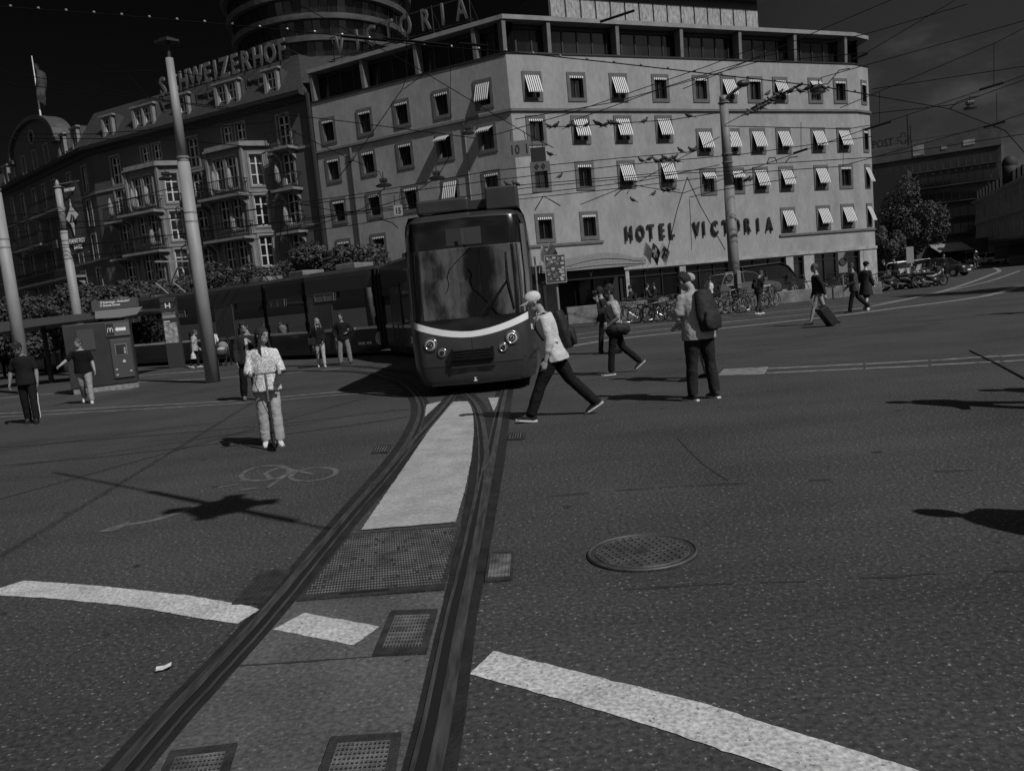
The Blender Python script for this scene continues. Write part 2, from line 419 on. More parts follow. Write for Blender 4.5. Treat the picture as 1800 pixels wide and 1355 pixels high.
# concrete between the rails, in front of the cover plate
patch('track_paving', px((520, 1056), (782, 1040), (764, 1196), (738, 1355)) + [V((-.62, .8, 0)), V((-1.48, .8, 0))] + px((262, 1355), (384, 1200), (470, 1105)), .002, M_CONC, 'grey concrete paving between the rails')
patch('pale_track_strip', px((635, 933), (801, 919), (818, 860), (829, 806), (833, 760), (832, 730), (826, 706), (797, 707), (770, 735), (749, 765), (705, 830), (668, 884)), .0095, M_PALE, 'pale concrete wedge between the rails')
patch('pale_track_wedge', px((745, 735), (750, 712), (776, 706)), .0095, M_PALE, 'small pale wedge beside the branch rail')
patch('pale_track_sliver', px((868, 724), (858, 700), (880, 699)), .0095, M_PALE, 'small pale sliver between the right rails')
# thick white lines of the crossing
patch('stop_line_left', px((-60, 1046), (0, 1034), (42, 1021), (170, 1030), (330, 1047), (440, 1066), (456, 1072), (418, 1097), (340, 1086), (262, 1071), (180, 1061), (100, 1053), (0, 1047)), .0045, M_PAINT, 'thick white line left of the rails')
patch('stop_line_middle', px((480, 1107), (535, 1078), (668, 1102), (622, 1135)), .0045, M_PAINT, 'short thick white line between the rails')
patch('stop_line_right', px((824, 1186), (868, 1145), (1022, 1183), (1244, 1239), (1420, 1295), (1605, 1352), (1900, 1450), (1640, 1470), (1361, 1350), (1150, 1279), (980, 1228)), .0045, M_PAINT, 'thick white line right of the rails')
def lines(name, label, m, segs, z=.003, jag=0.):
    mb = MB()
    for i, (pts, wd) in enumerate(segs): strip(mb, smooth(px(*pts), 5 if not jag else 60), -wd / 2, wd / 2, z + .0004 * i, jag)
    return tag(obj(name, mb, m), label, kind='structure')
lines('lane_line_right', 'thin pale double lane line on the right', M_PAINTW, [
    ([(1350, 648), (1517, 640)], .16), ([(1348, 656), (1517, 648)], .16), ([(1521, 640), (1632, 634)], .16), ([(1521, 648), (1632, 643)], .16),
    ([(1636, 634), (1756, 626)], .16), ([(1636, 642), (1758, 636)], .16), ([(1759, 627), (1900, 616)], .16), ([(1764, 636), (1900, 627)], .16)])
patch('lane_marking_block', px((1262, 660), (1272, 649), (1351, 645), (1344, 658)), .003, M_PAINTW, 'pale worn rectangle on the asphalt')
lines('lane_line_left', 'thin pale double line crossing behind the girl', M_PAINTW, [
    ([(-60, 731), (0, 727), (200, 716), (430, 703), (595, 689), (720, 682)], .13), ([(-60, 737), (0, 733), (200, 722), (430, 708), (600, 694), (720, 687)], .1),
    ([(232, 662), (300, 656), (375, 651)], .3), ([(232, 672), (380, 665), (600, 648)], .18), ([(0, 700), (120, 690), (230, 684)], .2)])
lines('far_track_bands', 'pale bands of the crossing tram tracks', M_PAINTW, [
    ([(1000, 590), (1052, 583), (1262, 559), (1440, 541), (1548, 533), (1652, 514), (1740, 494), (1793, 476)], .22),
    ([(1000, 597), (1262, 568), (1440, 550), (1535, 538), (1656, 512), (1713, 494), (1742, 483), (1757, 476), (1745, 470)], .3),
    ([(1000, 609), (1100, 594), (1262, 578), (1440, 559), (1535, 547), (1728, 521), (1796, 502)], .42)])
lines('far_rails', 'thin bright rails crossing the square', M_RAIL, [
    ([(940, 672), (1010, 660), (1150, 637), (1260, 618), (1500, 577), (1640, 556)], .06), ([(940, 684), (1010, 672), (1150, 650), (1260, 631), (1500, 590), (1660, 567)], .06),
    ([(-40, 790), (180, 772), (364, 757), (494, 745), (600, 733), (725, 719)], .045), ([(-40, 822), (180, 803), (364, 782), (500, 764), (600, 750), (716, 733)], .045)], .0045)
lines('tar_seams', 'dark tar seams and stains in the asphalt', M_SEAM, [
    ([(965, 873), (1060, 864), (1180, 856), (1355, 847), (1460, 843)], .05), ([(1550, 833), (1640, 829), (1710, 826)], .06),
    ([(1095, 1037), (1200, 1030), (1290, 1026), (1415, 1022)], .045), ([(1475, 1018), (1560, 1014), (1645, 1008)], .06),
    ([(1690, 1007), (1800, 1002), (1880, 999)], .03), ([(1190, 770), (1235, 815), (1280, 845)], .008),
    ([(420, 1171), (540, 1163), (655, 1155)], .02)], .0022, .022)
# faded bicycle symbol and arrow
def ell(cx, cy, a, b): return [(cx + a * cos(t * pi / 12), cy - b * sin(t * pi / 12) - .11 * a * cos(t * pi / 12)) for t in range(25)]
lines('bicycle_symbol', 'faded bicycle symbol painted on the asphalt', M_PAINTF, [
    (ell(466, 832, 42, 13), .055), (ell(551, 834, 40, 11), .055), ([(466, 832), (494, 822), (512, 829), (482, 843), (466, 832)], .055),
    ([(494, 822), (551, 834)], .05), ([(482, 843), (420, 846)], .05), ([(512, 829), (470, 858)], .05), ([(420, 852), (386, 857)], .05), ([(422, 862), (452, 858)], .05)])
lines('arrow_shaft', 'faded painted arrow shaft', M_PAINTF, [([(350, 888), (300, 906), (255, 918), (215, 922)], .09)])
patch('arrow_head', px((172, 935), (232, 915), (222, 923), (205, 934)), .0042, M_PAINTF, 'faded painted arrow head')

# covers, plates and grates (each lies in its own frame)
def quad(p):
    p = [G(*q) for q in p]
    return lambda u, v: (p[0] * (1 - u) + p[1] * u) * (1 - v) + (p[3] * (1 - u) + p[2] * u) * v
def sheet(mb, Q, u0, u1, v0, v1, z):
    mb.add([(Q(u, v).x, Q(u, v).y, z) for u, v in ((u0, v0), (u1, v0), (u1, v1), (u0, v1))], [(3, 2, 1, 0)])
def slab(mb, Q, u0, u1, v0, v1, z0, z1):
    q = [Q(u, v) for u, v in ((u0, v1), (u1, v1), (u1, v0), (u0, v0))]; mb.prism([(a.x, a.y) for a in q], z0, z1)
def grate(name, label, cat, pix, nu, nv, frame=.1, lattice=True, group=None, bm=None, bar=.3):
    Q = quad(pix); fr = MB(); ba = MB(); pit = MB()
    c = Q(.5, .5)
    for a in ((0, frame, 0, 1), (1 - frame, 1, 0, 1), (frame, 1 - frame, 0, frame), (frame, 1 - frame, 1 - frame, 1)): slab(fr, Q, *a, .004, .016)
    sheet(pit, Q, frame, 1 - frame, frame, 1 - frame, .006)
    w = 1 - 2 * frame
    for i in range(nu + 1):
        u = frame + w * i / nu; slab(ba, Q, max(u - bar * w / nu / 2, frame), min(u + bar * w / nu / 2, 1 - frame), frame, 1 - frame, .007, .0145)
    if lattice:
        for j in range(nv + 1):
            v = frame + w * j / nv; slab(ba, Q, frame, 1 - frame, max(v - bar * w / nv / 2, frame), min(v + bar * w / nv / 2, 1 - frame), .007, .0138)
    t = thing(name, label, cat, (c.x, c.y, 0), group=group)
    obj('frame', fr, M_IRON, t); obj('pit', pit, M_HOLE, t); obj('bars', ba, bm or M_IRONL, t)
    return t
grate('drain_grate', 'large iron drain grate with square mesh beside the short white line', 'drain grate', [(688, 1077), (770, 1074), (750, 1151), (656, 1155)], 12, 9, .13)
grate('drain_grate', 'iron drain grate cut by the bottom edge near the left rail', 'drain grate', [(300, 1325), (418, 1311), (384, 1420), (250, 1430)], 12, 9, .13)
grate('drain_grate', 'iron drain grate cut by the bottom edge between the rails', 'drain grate', [(583, 1300), (706, 1293), (690, 1395), (545, 1405)], 12, 9, .13)
grate('cover_plate', 'narrow iron cover plate left of the left rail', 'cover plate', [(458, 1007), (514, 1004), (464, 1062), (408, 1064)], 6, 12, .1, bar=.55, bm=M_IRON)
grate('cover_plate', 'small iron cover plate right of the right rail', 'cover plate', [(860, 973), (904, 972), (901, 1021), (852, 1025)], 6, 10, .1, bar=.5)
grate('gully_grate', 'small flat gully grate left of the branch rail', 'drain grate', [(660, 784), (690, 783), (682, 797), (653, 798)], 5, 2, .12, False)
grate('gully_grate', 'small flat gully grate behind the walking man', 'drain grate', [(896, 762), (924, 761), (922, 773), (892, 774)], 5, 2, .12, False)
# big checker plate between the rails
Q = quad([(614, 941), (812, 926), (781, 1037), (522, 1058)]); c = Q(.5, .5)
t = thing('checker_plate', 'large worn steel checker plate between the tram rails', 'steel plate', (c.x, c.y, 0))
pl = MB(); slab(pl, Q, 0, 1, 0, 1, .004, .0125); obj('plate', pl, M_IRON, t)
kn = MB()
for i in range(46):
    for j in range(26):
        u = .03 + .94 * (i + .5 * (j % 2)) / 46; v = .04 + .92 * j / 26
        if random.random() < .04: continue
        du, dv = (.0095, .012)
        q = [Q(u - du, v), Q(u, v + dv), Q(u + du, v), Q(u, v - dv)]
        kn.add([(a.x, a.y, .0128) for a in q] + [(Q(u, v).x, Q(u, v).y, .0165)], [(0, 1, 4), (1, 2, 4), (2, 3, 4), (3, 0, 4)])
obj('studs', kn, M_IRONL, t)
sl = MB(); slab(sl, Q, .28, .62, .955, .975, .013, .0146); obj('lifting_slot', sl, M_HOLE, t)
# round manhole cover
c = V((G(1130, 974).x, (G(1130, 942).y + G(1130, 1007).y) / 2, 0)); r = (G(1228, 974) - G(1033, 974)).length / 2
t = thing('manhole_cover', 'round iron manhole cover with a square grid', 'manhole cover', c)
rg = MB(); rg.tube([(c.x, c.y, .003), (c.x, c.y, .012)], r, 56); obj('disc', rg, M_IRON, t)
M_IRM = mat('dull_iron', .075, .6, var=.4, scale=6, metal=.2)
rg = MB(); rg.ring(c + V((0, 0, .0125)), r - .012, .008, (0, 0, 1), 60, 6); rg.ring(c + V((0, 0, .0125)), r - .055, .006, (0, 0, 1), 60, 6); obj('rim', rg, M_IRM, t)
rg = MB(); R2 = r - .06; M4 = Matrix.Translation(c) @ Matrix.Rotation(.28, 4, 'Z'); rg.M = M4
for i in range(-5, 6):
    d = i * R2 / 5.6; h = sqrt(max(R2 * R2 - d * d, 0))
    rg.box(d - .009, d + .009, -h, h, .0122, .0178); rg.box(-h, h, d - .009, d + .009, .0122, .0171)
obj('grid', rg, M_IRM, t)
rg = MB(); rg.tube([(c.x, c.y, .012), (c.x, c.y, .019)], .045, 20); obj('hub', rg, M_IRON, t)
# litter and a thin dark line
q = G(288, 1177); mb = MB(); mb.M = Matrix.Translation(q) @ Matrix.Rotation(.3, 4, 'Z')
mb.grid([[(x * .035, y * .026, .012 + .006 * abs(x * y) + .004 * x) for y in (-1, 0, 1)] for x in (-1, 0, 1)])
tag(recenter(obj('paper_scrap', mb, mat('paper', .6, .8))), 'small white paper scrap lying left of the rails', 'litter')
mb = MB(); a, b = G(1705, 617), G(1830, 682); mb.tube([a + V((0, 0, .012)), a.lerp(b, .5) + V((.02, 0, .012)), b + V((0, 0, .012))], .011, 8)  # thin dark tube laid along the asphalt
tag(recenter(obj('thin_dark_line', mb, mat('dark_line', .02, .5))), 'thin dark line on the asphalt across the lane lines', 'rod')
# ================================================================ corner hotel
M_PLAS = mat('plaster', .275, .9, var=.16, scale=.8, bump=.35, bscale=6, grain=.09, spec=.15, stretch=(1, 1, .5), detail=12)
M_SURR = mat('window_surround', .105, .85, var=.15, scale=3, bump=.2, bscale=20)
M_SASH = mat('dark_sash', .025, .5, spec=.4)
M_PANE = mat('window_pane', .006, .06, spec=.55, var=.3, scale=1.5)
M_CURT = mat('pane_with_curtain', .03, .15, spec=.5, var=.5, scale=2.5, stretch=(4, 4, .3))
M_WHITE = mat('awning_white', .72, .8, var=.06, scale=6)
M_BLACK = mat('awning_black', .02, .8)
M_DARKG = mat('attic_glass', .012, .07, spec=.5, var=.6, scale=.35, stretch=(3, 3, .3))
M_CONCR = mat('pale_cornice', .22, .8, var=.2, scale=1.5, bump=.2, bscale=20)
M_FIN = mat('attic_fin', .13, .7, var=.2, scale=2)
M_DARKM = mat('dark_metal', .02, .45, spec=.4)
M_LETR = mat('dark_letters', .015, .5)
K = (1.38, 46.0); J = (-11.01, 52.74); R1 = (25.0, 55.89); R2 = (26.45, 57.04); R3 = (25.6, 78.0); J3 = (-6.0, 78.0)
def on(M, u, y, z): return M @ V((u, y, z))
vic = thing('corner_hotel', 'pale plastered corner hotel with striped window awnings and dark glazed top storey', 'hotel', (K[0], K[1], 0))
def part(name, mb, m, p, **k): return obj(name, mb, m, p, **k)

# prototype meshes in window space: x right, y in, z up, origin at the window's centre
WW, WH = .82, 1.24
def frame_mb(w, h, b, y0, y1):
    mb = MB(); mb.box(-w / 2 - b, -w / 2, y0, y1, -h / 2 - b, h / 2 + b); mb.box(w / 2, w / 2 + b, y0, y1, -h / 2 - b, h / 2 + b)
    mb.box(-w / 2, w / 2, y0, y1, h / 2, h / 2 + b); mb.box(-w / 2, w / 2, y0, y1, -h / 2 - b, -h / 2); return mb
ME_SURR = frame_mb(WW, WH, .2, -.05, .12).mesh('surround', M_SURR)
sb = MB(); a, b, t = WW / 2, WH / 2, .05
for x0, x1, z0, z1 in ((-a, -a + t, -b, b), (a - t, a, -b, b), (-.03, .03, -b + t, b - t), (-a + t, -.03, b - t, b), (.03, a - t, b - t, b), (-a + t, -.03, -b, -b + t), (.03, a - t, -b, -b + t)): sb.box(x0, x1, .15, .2, z0, z1)
ME_SASH = sb.mesh('sash', M_SASH)
pb = MB(); pb.box(-a, a, .205, .22, -b, b); ME_PANE = pb.mesh('pane', M_PANE); ME_PANE2 = pb.mesh('pane', M_CURT)
def awning_mesh(drop, out, valance=.0):
    vs, fs, mi = [], [], []; n = 13; w = WW + .04
    for i in range(n):
        x0, x1 = -w / 2 + w * i / n, -w / 2 + w * (i + 1) / n
        pts = [(-.02, WH / 2 + .02), (-.02 - out * .5, WH / 2 + .02 - drop * .47), (-.02 - out, WH / 2 + .02 - drop), (-.02 - out, WH / 2 - drop - valance)]
        o = len(vs)
        for y, z in pts: vs += [(x0, y, z), (x1, y, z), (x0, y + .012, z - .004), (x1, y + .012, z - .004)]
        for k in range(3):
            p = o + 4 * k; fs += [(p, p + 4, p + 5, p + 1), (p + 2, p + 3, p + 7, p + 6)]; mi += [i % 2] * 2
    me = bpy.data.meshes.new('awning'); me.from_pydata(vs, [], fs); me.materials.append(M_WHITE); me.materials.append(M_BLACK)
    for p, k in zip(me.polygons, mi): p.material_index = k
    return me
ME_AWN = {'F': awning_mesh(.98, .4, .05), 'O': awning_mesh(.3, .62, .06), 'S': awning_mesh(.09, .05, .05), 'H': awning_mesh(.4, .3, .06)}
def vic_window(M, rz, u, z, kind, i):
    o = put('window', ME_SURR, vic, on(M, u, 0, z), rz)
    put('sash', ME_SASH, o, world=False); put('pane', ME_PANE2 if i % 4 == 1 else ME_PANE, o, world=False)
    if kind: put('awning', ME_AWN[kind], o, world=False)

MB_, RB, LB = frame_of(K, R1); MA, RA, LA = frame_of(J, K); MC, RC, LC = frame_of(R1, R2); MD, RD, LD = frame_of(R2, R3)
ZT = 14.95
rowsB = [(13.2, [1.45, 4.27, 7.06, 9.98, 12.93, 15.03, 17.11, 19.15, 22.1, 24.28], 'FSFSSFSFHS'),
         (10.8, [1.46, 4.31, 7.14, 10.02], 'SFFF'), (10.0, [12.95, 15.06, 17.09, 19.18, 22.12, 24.37], 'FFFFFF'),
         (8.19, [1.5, 4.33, 7.14, 10.04], 'SSFF'), (7.57, [13.03, 15.23, 17.14, 19.24, 22.21, 24.42], 'HHFFFS'),
         (5.33, [1.47, 4.35], 'SS'), (4.92, [19.19, 22.23, 24.4], 'FFF')]
rowsA = [(13.08, [1.16, 4.06, 6.84, 9.68, 12.49], 'SSSSF'), (10.66, [1.2, 3.98, 6.77, 9.63, 12.48], 'SSSOO'), (8.06, [1.28, 4.09, 6.85, 9.72, 12.49], 'SSSFS'),
         (5.5, [1.3, 4.1, 6.9, 9.75, 12.5], 'SSSSS')]
rowsC = [(13.2, [LC * .62], 'S'), (10.0, [LC * .62], 'S'), (7.57, [LC * .62], 'F'), (4.92, [LC * .62], 'F')]
gh = [(.3, 2.4), (6.66, 10.3), (10.85, 14.1), (14.95, 18.7)]
wall = MB(); wn = 0
for M, Lx, rows, rz in ((MB_, LB, rowsB, RB), (MA, LA, rowsA, RA), (MC, LC, rowsC, RC)):
    holes = []
    for z, us, ks in rows:
        for u, k in zip(us, ks):
            s_ = .62 if M is MC else 1
            holes.append((u - WW / 2 * s_, u + WW / 2 * s_, z - WH / 2, z + WH / 2))
    if M is MB_: holes += [(2.0, 6.5, .3, 2.9), (6.75, 10.4, .45, 2.5), (10.85, 14.2, .45, 2.5), (14.95, 18.8, .45, 2.5), (19.4, 20.3, .05, 2.45), (21.2, 25.3, .05, 2.5)]
    wall.M = M; wall_grid(wall, 0, Lx, -.3, ZT, holes, .23)
    for z, us, ks in rows:
        for u, k in zip(us, ks):
            wn += 1; vic_window(M, rz, u, z, k, wn)
            if M is MC:
                for o in [vic.children[-1]]: o.scale = (.62, 1, 1)
wall.M = MD; wall.add([(0, 0, -.3), (LD, 0, -.3), (LD, 0, ZT), (0, 0, ZT)], [(0, 1, 2, 3)])
part('plaster_wall', wall, M_PLAS, vic)
# string course, ledges
cs = MB()
for M, Lx in ((MA, LA), (MB_, LB), (MC, LC)):
    cs.M = M; cs.xprism([(-.12, 11.84), (-.1, 11.98), (.03, 11.98), (.03, 11.8)], -.03, Lx + .03)
part('string_course', cs, M_SURR, vic)
cs = MB(); cs.M = MB_; cs.box(-.02, 5.2, -.09, .03, 4.28, 4.42); cs.M = MA; cs.box(0, LA + .02, -.09, .03, 4.28, 4.42); part('sill_course', cs, M_SURR, vic)
cs = MB(); cs.M = MB_; cs.box(18.4, LB, -.09, .03, 3.86, 4.0); cs.M = MC; cs.box(0, LC, -.09, .03, 3.86, 4.0); part('sill_course', cs, M_SURR, vic)
cs = MB(); cs.M = MB_; cs.box(6.4, LB + .03, -.14, .03, 2.58, 2.78)
for u0, u1 in ((6.5, 6.75), (10.4, 10.85), (14.2, 14.95), (18.8, 19.4), (20.3, 21.2), (25.3, LB)): cs.box(u0, u1, -.07, .03, -.3, 2.58)
cs.M = MC; cs.box(0, LC, -.14, .03, 2.58, 2.78); cs.box(.02, LC, -.07, .03, -.3, 2.58)
part('stone_base', cs, M_STONE, vic)
for u0, u1, z0 in ((6.75, 10.4, .45), (10.85, 14.2, .45), (14.95, 18.8, .45), (19.4, 20.3, .05), (21.2, 25.3, .05)):
    fr = MB(); fr.M = MB_; n = max(1, round((u1 - u0) / 1.15))
    for i in range(n + 1):
        u = u0 + (u1 - u0) * i / n; fr.box(max(u - .03, u0), min(u + .03, u1), .1, .18, z0, 2.5)
    fr.box(u0, u1, .105, .175, 2.1, 2.16)
    f = part('shopfront', fr, M_DARKM, vic)
    g = MB(); g.M = MB_; g.box(u0, u1, .19, .21, z0, 2.5); part('pane', g, M_DARKG, f)
# entrance: dark vestibule, scalloped canopy
en = MB(); en.M = MB_; en.box(1.9, 6.6, .26, 3.2, .3, 2.95)
v = part('vestibule', en, mat('vestibule_dark', .014, .8), vic)
for x in (3.1, 4.4):
    d = MB(); d.M = MB_; d.box(x, x + 1.1, .2, .25, .3, 2.3); part('door', d, M_DARKG, vic)
cn = MB(); cn.M = MB_
for k in range(5):
    e = .035 * (k % 2)
    arch = lambda u, b: b + .42 * max(0, 1 - ((u - 3.3) / 2.1) ** 2)
    z0, z1 = 2.72 + k * .085, 2.72 + (k + 1) * .085
    us = [-.4 + 6.5 * i / 26 for i in range(27)]
    lo = [(u, z0 + .42 * max(0, 1 - ((u - 3.3) / 2.1) ** 2) * (k / 5)) for u in us]; hi = [(u, z1 - .006 + .42 * max(0, 1 - ((u - 3.3) / 2.1) ** 2) * ((k + 1) / 5)) for u in us]
    cn.yprism(lo + hi[::-1], -3.0 - e, -.16)
part('entrance_canopy', cn, mat('canopy_slats', .2, .7, var=.3, scale=5, stretch=(8, 1, 1)), vic)
cn = MB(); cn.M = MB_; cn.box(-.3, 4.9, -2.6, -.2, 2.2, 2.715); part('canopy_fascia', cn, mat('fascia_black', .008, .6), vic)
lettering('canopy_letter', 'V', .42, mat('brass', .3, .5), vic, on(MB_, 2.75, -2.615, 2.32), RB, cond=.8)
cn = MB(); cn.M = MB_
for u in (-.1, 4.7): cn.box(u - .08, u + .08, -2.5, -2.3, 0, 2.2)
part('canopy_post', cn, M_DARKM, vic)
# attic storey
at = MB()
for M, Lx in ((MA, LA), (MB_, LB), (MC, LC), (MD, LD)):
    at.M = M; at.box(-.2, Lx + .2, .72, .8, ZT, 16.75)
part('attic_glass', at, M_DARKG, vic)
mu = MB()
for M, Lx in ((MA, LA), (MB_, LB), (MC, LC)):
    mu.M = M; n = int(Lx / .98)
    for i in range(1, n):
        u = Lx * i / n; mu.box(u - .045, u + .045, .66, .73, ZT + .3, 16.5)
    mu.box(0, Lx, .6, .715, ZT, ZT + .28); mu.box(0, Lx, .62, .715, 16.5, 16.75)
part('attic_mullions', mu, M_DARKM, vic)
for M, us in ((MB_, (.02, 2.77, 7.25, 11.75, 16.16, 20.6, 24.95)), (MA, (.2, 4.21, 8.19, 12.16))):
    for u in us:
        fi = MB(); fi.M = M; fi.xprism([(.02, ZT + .1), (.59, ZT + .1), (.59, 16.74), (-.04, 16.74)], u - .11, u + .11); part('attic_fin', fi, M_FIN, vic)
def insetpoly(o):
    def off(M, L_, u): return M @ V((u, -o, 0))
    A0, A1 = MA @ V((-.0, -o, 0)), MA @ V((LA, -o, 0)); B0, B1 = MB_ @ V((0, -o, 0)), MB_ @ V((LB, -o, 0)); C0, C1 = MC @ V((0, -o, 0)), MC @ V((LC, -o, 0))
    def isect(p, q, r, s):
        d1, d2 = q - p, s - r; t = ((r.x - p.x) * d2.y - (r.y - p.y) * d2.x) / (d1.x * d2.y - d1.y * d2.x); return p + d1 * t
    D0, D1 = MD @ V((0, -o, 0)), MD @ V((LD, -o, 0))
    p = [A0, isect(A0, A1, B0, B1), isect(B0, B1, C0, C1), isect(C0, C1, D0, D1), D1, V((J3[0], J3[1], 0))]
    return [(q.x, q.y) for q in p]
sl = MB(); sl.prism(insetpoly(.06), ZT + .005, ZT + .09); part('attic_coping', sl, M_DARKM, vic)
sl = MB(); sl.prism(insetpoly(.12), 16.76, 17.0); r = part('roof_slab', sl, M_CONCR, vic)
sl = MB(); sl.M = MB_; sl.box(5.0, 21.2, 4.0, 9.0, 17.01, 20.15); ph = part('penthouse', sl, M_DARKM, vic)
sl = MB(); sl.M = MB_
for i in range(15):
    u = 5.05 + i * 1.076; sl.box(u + .06, u + 1.02, 3.95, 3.99, 17.6, 19.62)
part('lattice_panels', sl, mat('lattice', .27, .7, var=.45, scale=4, stretch=(2.2, 2.2, .8), bump=.6, bscale=8), ph)
sl = MB(); sl.M = MB_; sl.box(4.8, 21.5, 3.4, 9.4, 20.16, 20.4); part('penthouse_roof', sl, M_DARKM, ph)
dp = MB(); dp.M = MA; dp.tube([(2.75, -.1, 0), (2.75, -.1, 11.75)], .09, 8); part('drainpipe', dp, M_SURR, vic)
dp = MB(); dp.M = MA; dp.tube([(11.05, -.06, 4.4), (11.05, -.06, 11.75)], .04, 6); part('drainpipe', dp, M_CONCR, vic)
dp = MB(); dp.M = MA; dp.tube([(-.12, -.16, 0), (-.12, -.16, 15.6)], .16, 8); part('corner_pipe', dp, M_DARKM, vic)
# wall letters
sg = thing('hotel_wall_sign', 'bold dark letters HOTEL VICTORIA on the pale plaster wall', 'wall sign', on(MB_, 12.2, 0, 4.3))
for ch, u in zip('HOTELVICTORIA', (6.81, 7.62, 8.37, 9.15, 9.85, 11.72, 12.27, 13.08, 13.95, 14.77, 15.65, 16.5, 17.42)):
    me = text_mesh(ch, 1.18, .1, .035, cond=.62); me.materials.clear(); me.materials.append(M_LETR)
    put('letter', me, sg, on(MB_, u + .12, -.11, 4.33 + .02 * sin(u * 9)), RB)
# roof letters
rs = thing('rooftop_sign', 'grey rooftop letters VICTORIA on a thin dark scaffold', 'rooftop sign', on(MA, 7, 0, 17.0))
M_ROOFL = mat('grey_letters', .1, .6, var=.2, scale=2)
for ch, u in zip('VICTORIA', (2.76, 4.12, 5.17, 6.48, 7.69, 9.1, 10.28, 11.54)):
    me = text_mesh(ch, 1.7, .14, .02, cond=.62); me.materials.clear(); me.materials.append(M_ROOFL)
    put('letter', me, rs, on(MA, u + .1, -.1, 17.3), RA)
sc = MB(); sc.M = MA
for z in (17.22, 18.5): sc.tube([(2, .05, z), (12.3, .05, z)], .03, 6)
for u in (2.2, 4.7, 7.1, 9.6, 12.1):
    sc.tube([(u, .05, 17), (u, .05, 18.6)], .03, 6); sc.tube([(u, .05, 18.4), (u, 1.2, 17)], .025, 6)
part('scaffold', sc, M_DARKM, rs)

# ================================================================ old grand hotel on the left
C2 = (-30.18, 62.66); C3 = (-45.87, 76.85)
_, _, L2 = frame_of(C3, C2); d2 = (V((C2[0] - C3[0], C2[1] - C3[1], 0)) / L2)
C3x = (C3[0] - d2.x * 8, C3[1] - d2.y * 8)        # the wing runs on a little past the picture's edge
M1, RZ1, L1 = frame_of(C2, J); M2, RZ2, L2 = frame_of(C3, C2); L1 -= .25
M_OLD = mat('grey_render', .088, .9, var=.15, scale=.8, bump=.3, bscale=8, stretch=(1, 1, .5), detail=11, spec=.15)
M_OLDT = mat('pale_trim', .19, .8, var=.2, scale=2)
M_WFR = mat('white_window_frame', .5, .6)
M_SLATE = mat('roof_slate', .028, .75, var=.45, scale=5, bump=.6, bscale=14, stretch=(1, 1, 3))
M_ZINC = mat('zinc', .05, .5, var=.2, scale=2, spec=.5)
M_RAILG = mat('wrought_iron', .015, .5)
old = thing('grand_hotel', 'dark grey old hotel with slate mansard roof, bay windows and iron balconies', 'hotel', (C2[0], C2[1], 0))
OW, OH = .95, 2.0
ME_OT = frame_mb(OW, OH, .14, -.05, .1).mesh('trim', M_OLDT)
sb = MB(); a, b, t = OW / 2, OH / 2, .065
for x0, x1, z0, z1 in ((-a, -a + t, -b, b), (a - t, a, -b, b), (-.055, .055, -b + t, b - t)): sb.box(x0, x1, .12, .19, z0, z1)
for z in (-b + t / 2, -.3, .42, b - t / 2): sb.box(-a + t, -.055, .125, .185, z - .035, z + .035); sb.box(.055, a - t, .125, .185, z - .035, z + .035)
ME_OS = sb.mesh('sash', M_WFR)
pb = MB(); pb.box(-a, a, .195, .21, -b, b); ME_OP = pb.mesh('pane', M_PANE); ME_OP2 = pb.mesh('pane', M_CURT)
on_ = [0]
def old_window(M, rz, u, z, sx=1, sz=1, y=0, par=None):
    on_[0] += 1
    o = put('window', ME_OT, par or old, on(M, u, y, z), rz, (sx, 1, sz))
    put('sash', ME_OS, o, world=False); put('pane', ME_OP2 if on_[0] % 3 == 0 else ME_OP, o, world=False)
def hole(u, z, sx=1, sz=1): return (u - OW / 2 * sx, u + OW / 2 * sx, z - OH / 2 * sz, z + OH / 2 * sz)
wl = MB(); ZE = 15.5
wins1 = [(2.65, z, 1, 1) for z in (13.7, 11.3, 8.75, 6.1, 3.5)] + [(10.75, z, 1, 1) for z in (13.7, 11.3, 8.75, 6.1, 3.5)] + [(19.1, z, 1, 1) for z in (13.7, 11.3, 8.75, 6.1, 3.5)] \
      + [(u, 14.1, .85, .78) for u in (5.97, 7.19, 14.13, 15.36)]
wins2 = [(u, z, .85, .95) for u in (2.95, 5.7, 8.6, 10.95, 13.3, 16.6, 19.6) for z in (13.7, 11.15, 8.5, 5.9, 3.4)]
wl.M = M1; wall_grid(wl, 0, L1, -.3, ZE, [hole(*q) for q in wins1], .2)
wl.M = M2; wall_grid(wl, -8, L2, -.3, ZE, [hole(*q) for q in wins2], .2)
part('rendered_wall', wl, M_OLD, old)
for q in wins1: old_window(M1, RZ1, *q)
for q in wins2: old_window(M2, RZ2, *q)
tr = MB()
for M, u0, u1 in ((M1, 0, L1), (M2, -8, L2)):
    tr.M = M
    for z in (12.35, 7.4, 4.8): tr.box(u0, u1, -.07, .02, z, z + .16)
part('string_course', tr, M_OLDT, old)
tr = MB()
for M, u0, u1 in ((M1, -.2, L1), (M2, -8, L2 + .1)):
    tr.M = M; tr.xprism([(-.75, 15.5), (-.8, 15.75), (.05, 15.75), (.05, 15.2), (-.15, 15.25), (-.25, 15.48)], u0, u1)
part('eaves', tr, mat('eaves_dark', .035, .7), old)
